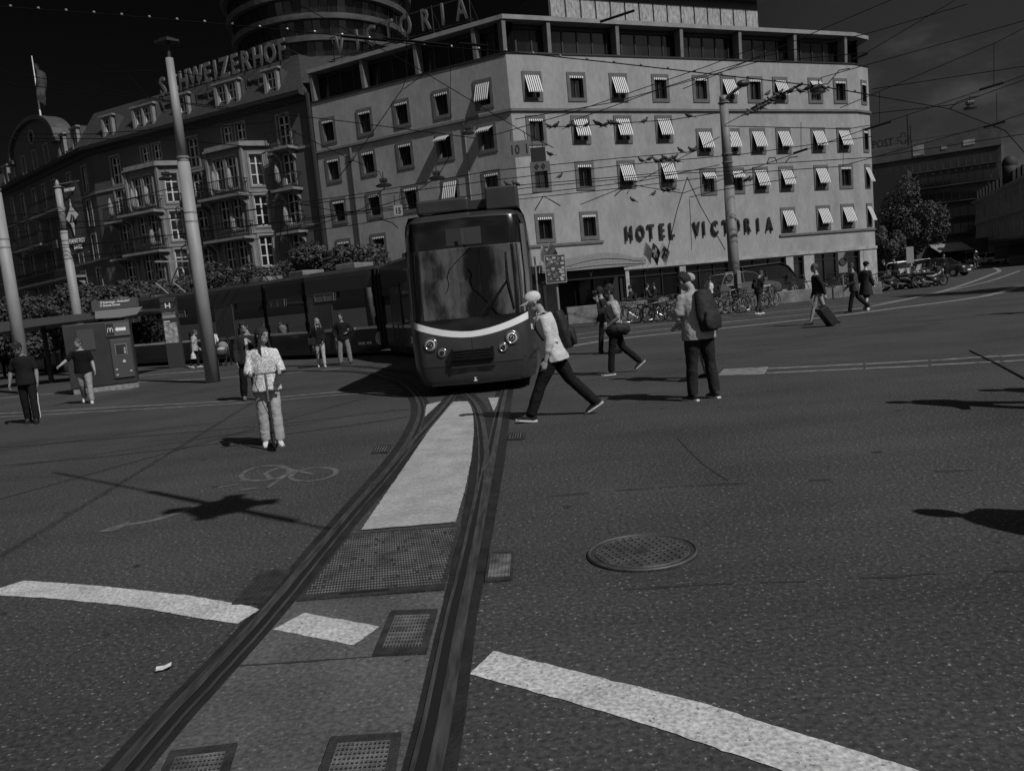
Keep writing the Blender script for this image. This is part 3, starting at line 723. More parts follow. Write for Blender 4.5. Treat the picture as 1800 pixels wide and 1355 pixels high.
# mansard
rf = MB()
rf.M = M1; rf.xprism([(-.55, 15.76), (1.6, 18.75), (7, 19.0), (7, 15.76)], -1.0, L1 - 1.6)
rf.add([(L1 - 1.6, -.55, 15.76), (L1, -.4, 15.76), (L1, 7, 15.76), (L1 - 1.6, 7, 19), (L1 - 1.6, 1.6, 18.75)], [(0, 1, 4), (1, 2, 3, 4), (0, 4, 3)])
rf.M = M2; rf.xprism([(-.55, 15.76), (1.6, 18.2), (7, 18.4), (7, 15.76)], -8, L2 + .6)
part('mansard_roof', rf, M_SLATE, old)
def dormer(M, rz, u, w, arched=False, z0=15.85, h=1.75):
    mb = MB(); mb.M = M
    c = w + .5
    # side cheeks + roof of the dormer
    prof = [(u - c / 2, z0), (u + c / 2, z0), (u + c / 2, z0 + h)] + ([(u + c / 2 * cos(t * pi / 8), z0 + h + .42 * sin(t * pi / 8)) for t in range(1, 8)] if arched else [(u, z0 + h + .28)]) + [(u - c / 2, z0 + h)]
    mb.yprism(prof, .0, 2.0)
    o = part('dormer', mb, M_ZINC, old)
    n = 2 if w > 1.2 else 1
    for k in range(n): old_window(M, rz, u + (k - (n - 1) / 2) * .95, z0 + .88, .8, .78, -.2, o)
    fb = MB(); fb.M = M
    for x in [u - w / 2 - .14, u + w / 2 + .02] + ([u - .06] if n == 2 else []): fb.box(x, x + .12, -.26, -.01, z0, z0 + h)
    fb.box(u - c / 2 - .05, u + c / 2 + .05, -.3, .0, z0 + h - .02, z0 + h + .1)
    part('dormer_front', fb, M_OLDT, o)
for u, w, ar in ((18.7, .9, False), (14.75, 1.9, True), (10.55, .9, False), (6.5, 1.9, True), (2.65, .9, False)): dormer(M1, RZ1, u, w, ar)
for u in (19.3, 16.6, 5.1, 3.0): dormer(M2, RZ2, u, .9, False)
# bays
def bay(ua, ub, wl_, wr_, lab):
    pl = [(wl_, 0.02), (ua, -1.3), (ub, -1.3), (wr_, .02)]
    o = None
    body = MB()
    segs = [(pl[0], pl[1]), (pl[1], pl[2]), (pl[2], pl[3])]
    wlist = []
    for i, (p, q) in enumerate(segs):
        A_, B_ = on(M1, p[0], p[1], 0), on(M1, q[0], q[1], 0)
        Ms, rz, Ls = frame_of(A_, B_)
        us = [Ls * .32, Ls * .68] if i == 1 else [Ls * .5]
        zs = (11.5, 8.85, 6.2, 3.6); ws = [(u, z, .88, 1.0) for u in us for z in zs]
        body.M = Ms; wall_grid(body, 0, Ls, 0, 13.0, [hole(*x) for x in ws], .2)
        wlist += [(Ms, rz) + x for x in ws]
    o = part('bay', body, mat('bay_render', .14, .85, var=.12, scale=1.5, bump=.2, bscale=10), old)
    for Ms, rz, u, z, sx, sz in wlist: old_window(Ms, rz, u, z, sx, sz, 0, o)
    rb = MB(); rb.M = M1
    big = [(wl_ - .25, 0), (ua - .12, -1.55), (ub + .12, -1.55), (wr_ + .25, 0)]
    rb.prism(big, 13.0, 13.12); rb.prism([(a + (.1 if a < ua else -.1), b * .93) for a, b in big], 13.12, 13.34)
    part('bay_cornice', rb, M_OLDT, o)
    for z in (10.1, 7.45, 4.85): rb = MB(); rb.M = M1; rb.prism([(wl_ - .06, 0), (ua - .03, -1.38), (ub + .03, -1.38), (wr_ + .06, 0)], z - .06, z + .08); part('bay_band', rb, M_OLDT, o)
    pb = MB(); pb.M = M1
    for x in (ua, ub): pb = MB(); pb.M = M1; pb.box(x - .1, x + .1, -1.42, -1.22, .2, 12.98); part('pilaster', pb, M_OLDT, o)
bay(13.3, 16.45, 12.3, 17.5, ''); bay(5.2, 8.4, 4.2, 9.45, '')
def balcony(M, u0, u1, y0, y1, z, thick=.16):
    mb = MB(); mb.M = M; mb.box(u0, u1, y1, y0, z - thick, z)
    for x in (u0 + .25, u1 - .4): mb.xprism([(y0, z - thick), (y0, z - .75), (y1 + .25, z - thick)], x, x + .15)
    o = part('balcony', mb, M_OLDT, old)
    rl = MB(); rl.M = M
    for zz in (z + .08, z + .95): rl.box(u0, u1, y1, y1 + .04, zz, zz + .05); rl.box(u0, u0 + .04, y1, y0, zz, zz + .05); rl.box(u1 - .04, u1, y1, y0, zz, zz + .05)
    n = int((u1 - u0) / .16)
    for i in range(n + 1):
        x = u0 + (u1 - u0 - .02) * i / n; rl.box(x, x + .02, y1 + .01, y1 + .03, z + .1, z + .96)
    for i in range(int((y0 - y1) / .16)):
        for x in (u0, u1 - .02): rl.box(x, x + .02, y1 + .05 + i * .16, y1 + .07 + i * .16, z + .1, z + .96)
    part('railing', rl, M_RAILG, o)
    return o
for u0, u1 in ((13.0, 16.75), (4.9, 8.7)):
    for z in (9.95, 7.2): balcony(M1, u0, u1, -1.32, -2.3, z)
for z in (12.55, 9.95, 7.2, 4.6): balcony(M1, 18.2, 20.1, 0, -.95, z)
for z in (9.95, 7.2): balcony(M1, 1.7, 3.7, 0, -.95, z); balcony(M1, 9.8, 11.8, 0, -.95, z)
for u0, u1, z in ((10.2, 16.6, 12.0), (3.5, 11.6, 9.75), (4.6, 17.0, 6.6)): balcony(M2, u0, u1, 0, -1.2, z)
# pediment with round window
pd = MB(); pd.M = M2
cx = 10.9; arc = [(cx + 5.15 * cos(t * pi / 20), 17.5 + 2.3 * sin(t * pi / 20)) for t in range(21)]
pd.yprism([(cx - 5.15, 15.76), (cx + 5.15, 15.76)] + arc, -.3, .3)
g_ = part('gable', pd, M_OLD, old)
rim = MB(); rim.M = M2
outer = [(cx + 5.5 * cos(t * pi / 20), 17.5 + 2.62 * sin(t * pi / 20)) for t in range(21)]
for i in range(20): rim.yprism([arc[i], outer[i], outer[i + 1], arc[i + 1]], -.62, .9)
for s_ in (-1, 1): rim.box(cx + s_ * 5.15 - .55, cx + s_ * 5.15 + .55, -.62, .9, 17.2, 17.5)
part('gable_cornice', rim, mat('gable_zinc', .06, .5, var=.3, scale=2), g_)
rim = MB(); rim.M = M2; rim.ring((cx, -.34, 18.6), .55, .1, (0, 1, 0), 24); part('round_window_frame', rim, M_OLDT, g_)
rim = MB(); rim.M = M2; rim.disc((cx, -.32, 18.6), .5, .03, (0, 1, 0)); part('round_window_pane', rim, M_PANE, g_)
for u in (cx - 2.7, cx, cx + 2.7): old_window(M2, RZ2, u, 16.75, .85, .7, -.33, g_)
# roof sign
gs = thing('rooftop_sign', 'grey rooftop letters SCHWEIZERHOF on the slate roof edge', 'rooftop sign', on(M1, 13, 1.6, 18.6))
us = (8.45, 9.5, 10.55, 11.75, 12.85, 13.6, 14.45, 15.4, 16.4, 17.5, 18.55, 19.55)
for ch, u in zip('SCHWEIZERHOF', us):
    me = text_mesh(ch, 1.75, .12, .05, cond=.72); me.materials.clear(); me.materials.append(M_ROOFL)
    put('letter', me, gs, on(M1, u, .2, 17.95 + .012 * u), RZ1)
sc = MB(); sc.M = M1; sc.tube([(7.8, .3, 18.05), (20.0, .3, 18.2)], .05, 6); sc.tube([(7.8, .3, 19.0), (20.0, .3, 19.15)], .03, 6)
for u in us: sc.tube([(u, .3, 19.0), (u + .2, 2.0, 18.7)], .03, 5); sc.tube([(u - .3, .3, 17.0), (u - .3, .3, 19.1)], .03, 5)
part('scaffold', sc, M_DARKM, gs)
ws = thing('wall_sign', 'dark lettered hotel sign on the balcony of the left wing', 'wall sign', on(M2, 11.5, -1.3, 9.2))
mb = MB(); mb.M = M2; mb.box(7.3, 15.6, -1.34, -1.24, 8.95, 9.55); part('sign_board', mb, mat('sign_grey', .07, .7), ws)
lettering('letters', 'SCHWEIZERHOF', .62, M_LETR, ws, on(M2, 11.45, -1.36, 9.03), RZ2, bold=.02, cond=1.45)
# flag on the gable
fl = thing('flagpole', 'white flagpole with a dark limp flag on the round gable', 'flagpole', on(M2, 12.1, .2, 20.0))
mb = MB(); mb.M = M2; mb.tube([(12.1, .2, 19.7), (12.15, .2, 24.9)], [.07, .035], 8); part('pole', mb, M_WHITE, fl)
mb = MB(); mb.M = M2
mb.grid([[(12.15 + .06 + s * (1.75 - .8 * t) + .05 * sin(t * 9), .2 + .25 * sin(s * 7 + t * 3), 24.3 - 2.6 * t - s * 1.2 + .1 * sin(s * 9)) for t in [k / 12 for k in range(13)]] for s in [k / 12 for k in range(13)]])
part('flag', mb, mat('flag_dark', .12, .8, var=.9, scale=.9), fl, smooth=True)

# ================================================================ round glass tower behind
tw = thing('round_tower', 'dark round glass tower with pale ring bands behind the hotels', 'tower', (-23.6, 126, 0))
gl = MB(); bd = MB(); mu = MB()
for k in range(-2, 6):
    z = 39.0 + 2.72 * k; r = 12.4 + .45 * k
    gl.tube([(-23.6, 126, z), (-23.6, 126, z + 2.75)], [r - .7, r - .3], 64)
    bd.tube([(-23.6, 126, z - .35), (-23.6, 126, z + .32)], [r, r + .16], 64)
    for i in range(64):
        a_ = 2 * pi * i / 64; c_, s_ = cos(a_), sin(a_)
        mu.tube([(-23.6 + c_ * (r - .66), 126 + s_ * (r - .66), z + .3), (-23.6 + c_ * (r - .28), 126 + s_ * (r - .28), z + 2.4)], .07, 4)
gl.tube([(-23.6, 126, 0), (-23.6, 126, 33.6)], 11.2, 64)
part('glazing', gl, M_DARKG, tw); part('ring_bands', bd, mat('tower_band', .08, .6, var=.35, scale=.6, stretch=(1, 1, 4)), tw); part('mullions', mu, M_DARKM, tw)

# ================================================================ right: offices, stone block, shop
a_, b_ = P(1510, 270, 137), P(1759, 235, 126)
MP, RP, LP = frame_of(a_, b_); zt = (a_.z + b_.z) / 2 + .1
off = thing('office_block', 'long dark office block with ribbon windows under a rooftop logo', 'office building', (a_.x, a_.y, 0))
M_OFF = mat('dark_cladding', .06, .6, var=.5, scale=.3)
mb = MB(); mb.M = MP; mb.box(0, LP, .4, 26, 0, zt); part('body', mb, M_OFF, off)
mb = MB(); mb.M = MP; mb.box(-.1, LP + .1, -.1, .39, zt - 2.0, zt + .12); part('parapet', mb, mat('parapet_cladding', .1, .6, var=.25, scale=.5), off)
for k, z in enumerate((zt - 3.7, zt - 6.3, zt - 8.9, zt - 11.5, zt - 14.1)):
    mb = MB(); mb.M = MP; mb.box(.2, LP - .3, .3, .39, z - .6, z + .9); w_ = part('ribbon_window', mb, M_DARKG, off)
    mb = MB(); mb.M = MP
    for i in range(19): mb.box(.2 + i * (LP - .6) / 18, .3 + i * (LP - .6) / 18, .1, .29, z - .6, z + .9)
    mb.box(0, LP, -.5, .28, z - .85, z - .72); part('mullions', mb, M_OFF, w_)
for u, z, w_, h in ((LP * .6, zt - 1.1, .8, .5), (LP * .75, zt - .9, 1.6, .8), (LP * .4, zt - .9, 1.6, 1.6)):
    mb = MB(); mb.M = MP; mb.box(u, u + w_, -.16, -.11, z - h / 2, z + h / 2); part('lit_window_panel', mb, mat('lit_window_panel', .35, .6, var=.4, scale=1), off)  # pale colour stands in for the light of a few windows
mb = MB(); mb.M = MP; mb.box(1, 7.8, -6, .2, 0, zt - 4.2); part('lower_block', mb, mat('lower_black', .03, .7), off)
mb = MB(); mb.M = MP
for u in [i * LP / 14 for i in range(15)]: mb.box(u, u + .05, .5, .55, zt + .12, zt + .8)
mb.box(0, LP, .5, .55, zt + .75, zt + .82); mb.tube([(7.4, .6, zt), (7.4, .6, zt + 5.0)], .12, 6); mb.tube([(7.8, .6, zt), (7.8, .6, zt + 3.4)], .1, 6)
part('roof_mast', mb, M_DARKM, off)
lg = thing('rooftop_logo', 'dark POST lettering and outlined cross on the office roof', 'rooftop sign', on(MP, 4, .3, zt))
p_ = P(1532.5, 262, 136.3)
lettering('letters', 'POST', 1.75, M_DARKM, lg, (p_.x, p_.y, p_.z), RP, bold=.03, align='LEFT', cond=.78)
pl = [(-.17, 0), (.17, 0), (.17, .17), (.5, .17)]
cr = [(.33, 0), (.67, 0), (.67, .33), (1, .33), (1, .67), (.67, .67), (.67, 1), (.33, 1), (.33, .67), (0, .67), (0, .33), (.33, .33)]
q0 = P(1578, 255, 135); mb = MB(); mb.M = Matrix.Translation(q0) @ Matrix.Rotation(RP, 4, 'Z')
for i in range(12):
    p, q = cr[i], cr[(i + 1) % 12]; mb.tube([(p[0] * 1.75, 0, p[1] * 1.75), (q[0] * 1.75, 0, q[1] * 1.75)], .09, 6)
part('cross', mb, M_DARKM, lg)

a_, b_ = V((84.8, 150, 0)), V((52, 74, 0))
MS, RS, LS = frame_of(a_, b_)
sb_ = thing('stone_block', 'long pale sandstone building with rows of tall windows and a domed end', 'building', (a_.x, a_.y, 0))
wn_ = []
n = int(LS / 2.5)
for i in range(n):
    u = 1.6 + i * 2.5
    wn_ += [(u, 1.75, 1.0, 1.9), (u, 4.75, .95, 2.1), (u, 7.6, .95, 1.8)]
mb = MB(); mb.M = MS; wall_grid(mb, 0, LS, -.2, 9.3, [(u - w_ / 2, u + w_ / 2, z - h / 2, z + h / 2) for u, z, w_, h in wn_], .35)
mb.box(0, .3, .01, 12, -.2, 9.3); mb.box(LS - .3, LS, .01, 12, -.2, 9.3)
part('stone_wall', mb, mat('sandstone', .45, .9, var=.2, scale=.6, bump=.3, bscale=5), sb_)
for u, z, w_, h in wn_:
    mb = MB(); mb.M = MS; mb.box(u - w_ / 2, u + w_ / 2, .3, .36, z - h / 2, z + h / 2); o = part('window', mb, M_PANE, sb_)
mb = MB(); mb.M = MS
for z in (3.2, 6.1): mb.box(0, LS, -.12, .02, z - .1, z + .1)
mb.xprism([(-.45, 9.3), (-.5, 9.6), (.3, 9.6), (.3, 9.1), (-.1, 9.1)], -.3, LS); part('cornice', mb, mat('sandstone_trim', .5, .9, var=.2, scale=1), sb_)
mb = MB(); mb.M = MS; mb.xprism([(-.2, 9.6), (1.8, 11.3), (12, 11.6), (12, 9.6)], 0, LS); part('roof', mb, M_SLATE, sb_)
for i in range(int(LS / 3)):
    mb = MB(); mb.M = MS; u = 1.6 + i * 3; mb.box(u - .55, u + .55, .05, 1.8, 9.62, 11.05); o = part('dormer', mb, M_ZINC, sb_)
    mb = MB(); mb.M = MS; mb.box(u - .32, u + .32, .0, .045, 9.8, 10.85); part('pane', mb, M_PANE, o)
q = P(1775, 300, 100); mb = MB(); mb.ball((q.x, q.y, 12.0), (.85, .85, 1.0), 20, 12); mb.tube([(q.x, q.y, 9.7), (q.x, q.y, 12.1)], .82, 20); part('dome', mb, M_SLATE, sb_, smooth=True)
# low shop with awning at the foot of the offices
q = P(1650, 462, 112)
sh = thing('low_shop', 'low dark shop pavilion with a pale awning behind the parked cars', 'shop', (q.x, q.y, 0))
mb = MB(); mb.box(q.x - 5, q.x + 7, q.y, q.y + 8, 0, 3.6); part('body', mb, M_OFF, sh)
mb = MB(); mb.xprism([(q.y - 3.0, 2.2), (q.y - .02, 3.3), (q.y - .02, 3.2), (q.y - 3.0, 2.1)], q.x - 1.5, q.x + 3.2); part('awning', mb, mat('awning_grey', .2, .8, var=.2, scale=2), sh)
q = P(1795, 462, 88)
kk = thing('street_kiosk', 'dark street kiosk with a rounded roof at the right edge', 'kiosk', (q.x, q.y, 0))
mb = MB(); mb.bbox(q.x - 1.4, q.x + 2.4, q.y, q.y + 2.5, .7, 2.0, .05); part('body', mb, M_OFF, kk)
mb = MB(); mb.xprism([(q.y - .5 + 1.75 + 1.75 * cos(t * pi / 10), 2.0 + .75 * sin(t * pi / 10)) for t in range(11)], q.x - 1.6, q.x + 2.6); part('roof', mb, mat('kiosk_roof', .02, .4), kk)
mb = MB(); mb.box(q.x - 1.3, q.x + 2.3, q.y - .2, q.y, 0, .95); part('counter', mb, mat('counter_grey', .12, .7), kk)
# ================================================================ trees
def leafmat(name, v):
    m = mat(name, v, .6, var=.75, scale=4.5, spec=.35)
    return m
M_LEAF = leafmat('leaf', .04); M_LEAF2 = leafmat('leaf_light', .05); M_BARK = mat('bark', .06, .9, var=.3, scale=8, bump=.8, bscale=20, stretch=(3, 3, .5))
def leaves(mb, lumps, n, size, rnd):
    """small bent leaf faces through and over a set of lumps (centre, radii)"""
    vol = [r[0] * r[1] * r[2] for c, r in lumps]; tot = sum(vol)
    for (c, r), vv in zip(lumps, vol):
        k = int(n * vv / tot)
        for _ in range(k):
            while True:
                p = V((rnd.uniform(-1, 1), rnd.uniform(-1, 1), rnd.uniform(-1, 1)))
                if .05 < p.length <= 1: break
            q = p.normalized() * (p.length ** .35) * rnd.uniform(.9, 1.06)
            pos = V(c) + V((q.x * r[0], q.y * r[1], q.z * r[2]))
            a = V((rnd.gauss(0, 1), rnd.gauss(0, 1), rnd.gauss(0, .7))).normalized()
            nrm = (q + V((rnd.gauss(0, .6), rnd.gauss(0, .6), rnd.gauss(.35, .6)))).normalized()
            a = (a - nrm * a.dot(nrm)).normalized(); b = nrm.cross(a)
            s = size * rnd.uniform(.6, 1.25)
            mb.add([pos - a * s, pos + b * s * .55 - nrm * s * .12, pos + a * s, pos - b * s * .55 - nrm * s * .12], [(0, 1, 2), (0, 2, 3)])
def tree(name, label, loc, h, trunk_h, rx, ry, rz_, n, size, seed, boxy=False, group=None, nl=26):
    rnd = random.Random(seed)
    t = thing(name, label, 'tree', loc, group=group)
    tk = MB(); tk.tube([(0, 0, 0), (.03, 0, trunk_h * .5), (0, .03, trunk_h + rz_ * .3)], [.2, .16, .1], 10)
    lumps = []
    cz = h - rz_
    for i in range(nl):
        if boxy: p = V((rnd.uniform(-.8, .8), rnd.uniform(-.7, .7), rnd.uniform(-.62, .62)))
        else:
            while True:
                p = V((rnd.uniform(-1, 1), rnd.uniform(-1, 1), rnd.uniform(-1, 1)))
                if p.length < .8: break
            p = V((p.x * (1 - .35 * max(p.z, 0)), p.y * (1 - .35 * max(p.z, 0)), p.z))
        k = rnd.uniform(.24, .4)
        c = (p.x * rx, p.y * ry, cz + p.z * rz_); lumps.append((c, (rx * k, ry * k * 1.1, rz_ * k * 1.05)))
        if i % 3 == 0: tk.tube([(0, 0, trunk_h * .9), (c[0] * .5, c[1] * .5, (trunk_h + c[2]) / 2), c], [.09, .05, .02], 6)
    obj('trunk', tk, M_BARK, t, smooth=True, world=False)
    lv = MB(); leaves(lv, lumps, n, size, rnd); obj('crown', lv, M_LEAF if seed % 2 else M_LEAF2, t, world=False)
    return t
def gp(x, Y): p = P(x, 560, Y); return V((p.x, Y, 0))
GT = 'clipped trees behind the stop'
tree('clipped_tree', 'clipped dark tree with a flat square crown beside the pale hotel', gp(601, 41), 5.35, 2.4, 2.75, 2.4, 1.55, 15300, .1, 3, True, GT, 34)
tree('clipped_tree', 'rounded clipped tree left of the flat square crown', gp(438, 43), 4.9, 2.0, 2.5, 2.4, 1.75, 15300, .1, 5, True, GT, 34)
tree('clipped_tree', 'clipped tree with a low crown behind the main lamp mast', gp(345, 44), 4.7, 1.8, 1.9, 2.2, 1.7, 11900, .1, 7, True, GT, 28)
tree('clipped_tree', 'clipped tree crown above the H stop pillar', gp(262, 42), 4.6, 1.7, 2.2, 2.2, 1.7, 13600, .1, 9, True, GT, 30)
tree('clipped_tree', 'clipped tree behind the shelter sign board', gp(182, 41), 4.5, 1.6, 2.0, 2.2, 1.7, 13600, .1, 11, True, GT, 30)
tree('clipped_tree', 'clipped tree behind the banner mast', gp(103, 40), 4.3, 1.5, 2.1, 2.2, 1.7, 13600, .1, 13, True, GT, 30)
tree('clipped_tree', 'clipped tree at the left edge behind the leftmost mast', gp(18, 39), 4.1, 1.4, 2.3, 2.2, 1.7, 13600, .1, 15, True, GT, 30)
tree('street_tree', 'tall loose leafy tree in front of the office block', gp(1612, 74), 8.9, 2.6, 3.1, 3.0, 3.6, 17000, .135, 17, False, None, 30)
tree('street_tree', 'small pale leafy tree beside the hotel corner', gp(1566, 70), 4.8, 1.4, 1.5, 1.5, 1.7, 6000, .115, 4, False, None, 16)
for k, (x, Y) in enumerate(((-14, 42), )): pass

# ================================================================ masts
M_MAST = mat('mast_paint', .245, .55, var=.22, scale=2.5, bump=.1, bscale=20, spec=.4, stretch=(1, 1, .3))
M_MASTD = mat('mast_dark', .19, .6, var=.15, scale=2)
def mast(label, base, segs, name='lamp_mast', top=None, m=None):
    t = thing(name, label, 'mast', base)
    mb = MB()
    for (z0, z1, r0, r1) in segs: mb.tube([(0, 0, z0), (0, 0, z1)], [r0, r1], 20)
    obj('shaft', mb, m or M_MAST, t, smooth=False, world=False)
    for p in t.children[-1].data.polygons: p.use_smooth = len(p.vertices) == 4
    for z in (segs[-1][0], segs[-1][0] * .72, segs[-1][0] * .76):
        cl = MB(); cl.tube([(0, 0, z - .025), (0, 0, z + .025)], segs[0][3] + .012, 16)
        obj('clamp', cl, M_MASTD, t, world=False)
    return t
b = G(375, 672)
t = mast('tall tapering pale mast with a flat dark lamp on top, left of the girl', b, [(0, 6.2, .2, .165), (6.2, 6.32, .165, .135), (6.32, 9.0, .135, .1)])
mb = MB(); mb.tube([(0, 0, 9.0), (.02, 0, 9.4)], [.06, .05], 8); mb.prism([(-.32, -.1), (.1, -.28), (.34, -.05), (.3, .12), (-.2, .2)], 9.4, 9.46); mb.prism([(-.2, -.06), (.08, -.18), (.2, .05), (-.12, .12)], 9.46, 9.53)
obj('lamp_head', mb, M_DARKM, t, world=False)
b = P(35, 606, 26); mast('pale mast cut by the left edge behind the man in dark sportswear', (b.x, 26, 0), [(0, 6.4, .2, .17), (6.4, 6.5, .17, .14), (6.5, 9, .14, .11)])
b = P(135, 548, 35); t = mast('pale mast carrying a dark festival banner', (b.x, 35, 0), [(0, 6.2, .21, .17), (6.2, 8.05, .15, .13), (8.05, 8.35, .13, .03)], 'banner_mast')
bx = MB(); bx.M = Matrix.Rotation(-.35, 4, 'Z')
bx.grid([[(.22 + .95 * i / 6 + .02 * sin(j), .05 * sin(i * .9 + j * .5), 8.15 - 2.95 * j / 12) for i in range(7)] for j in range(13)])
ban = obj('banner', bx, mat('banner_cloth', .03, .8, var=.15), t, world=False)
bb = MB(); bb.M = Matrix.Rotation(-.35, 4, 'Z')
for z in (8.15, 5.2): bb.tube([(0, 0, z), (1.2, 0, z)], .02, 6)
obj('banner_arms', bb, M_MASTD, t, world=False)
dm = MB(); dm.M = Matrix.Rotation(-.35, 4, 'Z')
dia = [(.68, 7.45), (.72, 7.1), (1.02, 6.75), (.72, 6.5), (.66, 5.95), (.56, 6.4), (.32, 6.65), (.6, 7.05)]
dm.yprism([(x, z) for x, z in dia], -.12, -.1); obj('emblem', dm, mat('emblem_pale', .5, .7), t, world=False)
dm = MB(); dm.M = Matrix.Rotation(-.35, 4, 'Z')
dm.yprism([(.52, 6.5), (.66, 6.85), (.7, 6.75), (.62, 6.5)], -.135, -.125); dm.yprism([(.68, 6.5), (.74, 6.82), (.82, 6.62), (.78, 6.5)], -.135, -.125)
obj('emblem_figure', dm, M_BLACK, t, world=False)
for txt, sz, z, al in (('FANTASY', .26, 5.62, 'CENTER'), ('BASEL', .22, 5.37, 'CENTER'), ('FANTASY', .17, 7.78, 'CENTER')):
    lettering('banner_text', txt, sz, M_WHITE, t, (.7 * cos(.35), -.7 * sin(.35) - .11, z), -.35, .012, .006, al, .8, world=False)
b = P(1293, 512, 36.4); t = mast('sturdy mast with a small lamp arm in front of the HOTEL VICTORIA letters', (b.x, 36.4, 0), [(0, 5.6, .25, .23), (5.6, 9.2, .21, .19), (9.2, 9.5, .19, .17)], m=mat('mast_grey', .17, .6, var=.15, scale=2))
mb = MB(); mb.tube([(0, -.1, 9.3), (.5, -.2, 9.65), (.75, -.2, 9.8)], .07, 8); mb.ball((.85, -.2, 9.9), (.3, .16, .16), 10, 6); obj('lamp_arm', mb, M_DARKM, t, world=False)

# hanging street lamps
M_STEELW = mat('wire', .008, .95, spec=.05)
ROOTS = {}
def hang_lamp(label, x, y, Y, s=1.0):
    p = P(x, y, Y)
    t = thing('hanging_lamp', label, 'street lamp', p, group='lamps hung over the square')
    mb = MB(); mb.tube([(0, 0, -.02), (0, 0, .03), (0, 0, .1), (0, 0, .16)], [.55 * s, .56 * s, .3 * s, .12 * s], 18); obj('shade', mb, M_DARKM, t, world=False)
    mb = MB(); mb.bbox(-.16, .16, -.1, .1, .16, .3, .02); mb.tube([(0, 0, .3), (0, 0, .55)], .02, 6); obj('hanger', mb, M_DARKM, t, world=False)
    return p
hang_lamp('oval hanging lamp in front of the left hotel windows near the 15 plate', 675, 327, 34, .6)
hang_lamp('oval hanging lamp beside the striped awning above the tram', 768, 314, 34, .6)
hang_lamp('hanging lamp near the corner of the pale hotel', 823, 235, 34, .45)
hang_lamp('hanging lamp with perched birds in front of the top window row', 1440, 163, 36, .5)
hang_lamp('hanging lamp against the open sky at the right', 1705, 191, 36, .5)
hang_lamp('hanging lamp against the bay windows of the old hotel', 292, 315, 36, .55)
# one more lamp hangs above the photographer's right: only its star shaped shadow shows
q = G(395, 892); s = (SUN * (1 / tan(EL)))
t = thing('hanging_lamp', 'hanging lamp out of frame whose shadow falls on the asphalt', 'street lamp', (q.x + s.x * 6.2, q.y + s.y * 6.2, 6.2), group='lamps hung over the square')
mb = MB(); mb.tube([(0, 0, 0), (0, 0, .08), (0, 0, .2)], [.3, .3, .12], 14); mb.box(-.5, .5, -.08, .08, .05, .12); mb.box(-.08, .08, -.42, .42, .05, .12); obj('shade', mb, M_DARKM, t, world=False)
mb = MB(); d = (G(60, 820) - G(530, 915)).normalized(); mb.tube([d * -1.6, d * -.3 + V((0, 0, .2)), d * .3 + V((0, 0, .2)), d * 4.2], .022, 5); mb.tube([d * -1.2 + V((0, 0, .12)), d * 1.4 + V((0, 0, .12))], .05, 5); obj('span_wire', mb, M_STEELW, t, world=False)

# ================================================================ stop: shelter, machine, pillar
b0, b1 = P(-30, 590, 31), P(252, 545, 29)
sh = thing('stop_shelter', 'thin curved shelter roof with a two line destination board', 'shelter', (b0.x, 31, 0))
mb = MB()
for i in range(16): pass
zs = [2.34 + .0 * i for i in range(13)]
Y0 = 29.3
def rp(x, y): return P(x, y, Y0)
top = [rp(-60, 575), rp(0, 566), rp(60, 560), rp(120, 553.5), rp(180, 549), rp(252, 543)]; bot = [rp(-60, 594), rp(0, 584), rp(60, 574), rp(120, 566), rp(180, 559), rp(252, 548)]
mb.yprism([(p.x, p.z) for p in bot] + [(p.x, p.z) for p in top[::-1]], Y0, Y0 + 3.0); part('roof', mb, mat('shelter_roof', .07, .4, spec=.5), sh)
mb = MB()
for x in (143, 35): p = rp(x, 600); mb.tube([(p.x, Y0 + 1.6, 0), (p.x, Y0 + 1.6, 2.25)], .09, 10)
part('posts', mb, M_DARKM, sh)
a_, c_ = rp(165, 545), rp(243, 541); z0, z1 = rp(200, 543).z, rp(200, 526).z
mb = MB(); mb.box(a_.x, c_.x, Y0 - .12, Y0 + .08, z0, z1); part('board', mb, mat('board_grey', .085, .6), sh)
for txt, y in (('10 Bottmingen - Rodersdorf', 535.5), ('11 St-Louis Grenze', 541)):
    p = rp(179, y); lettering('board_text', txt, .12, M_WHITE, sh, (p.x, Y0 - .135, p.z + .02), 0, .01, .003, 'LEFT', .78)
mb = MB(); mb.add([(a_.x + .1, Y0 - .14, z0 - .02), (c_.x + .22, Y0 - .14, z0 - .02), (c_.x + .1, Y0 - .4, z0 - .28), (c_.x - .5, Y0 - .4, z0 - .33), (a_.x + .2, Y0 - .4, z0 - .3)], [(4, 3, 2, 1, 0)]); part('visor', mb, mat('visor_grey', .14, .6), sh)
# ticket machine kiosk
A, B, C = V((-11.95, 23.6, 0)), V((-11.78, 24.85, 0)), V((-14.1, 24.7, 0))
A = G(187, 687); B = G(233, 679); 
dirA = V((B.x - A.x, B.y - A.y, 0)).normalized(); 
kk = thing('ticket_machine', 'dark ticket machine kiosk with a lit advert panel and touch screen', 'ticket machine', A)
pA, pB = V((P(187, 600, A.y).x, A.y, 0)), V((P(232, 600, A.y + .25).x, A.y + .25, 0))
MK, RK, LK = frame_of(pA, pB)
M_KIOSK = mat('kiosk_paint', .03, .45, var=.2, scale=2, spec=.5)
mb = MB(); mb.M = MK; mb.bbox(-1.1, LK, .03, .9, .16, 2.02, .02); part('cabinet', mb, M_KIOSK, kk)
mb = MB(); mb.M = MK; mb.box(-1.05, LK, .06, .88, 0, .155); part('plinth', mb, mat('kiosk_plinth', .2, .9, var=.3, scale=10), kk)
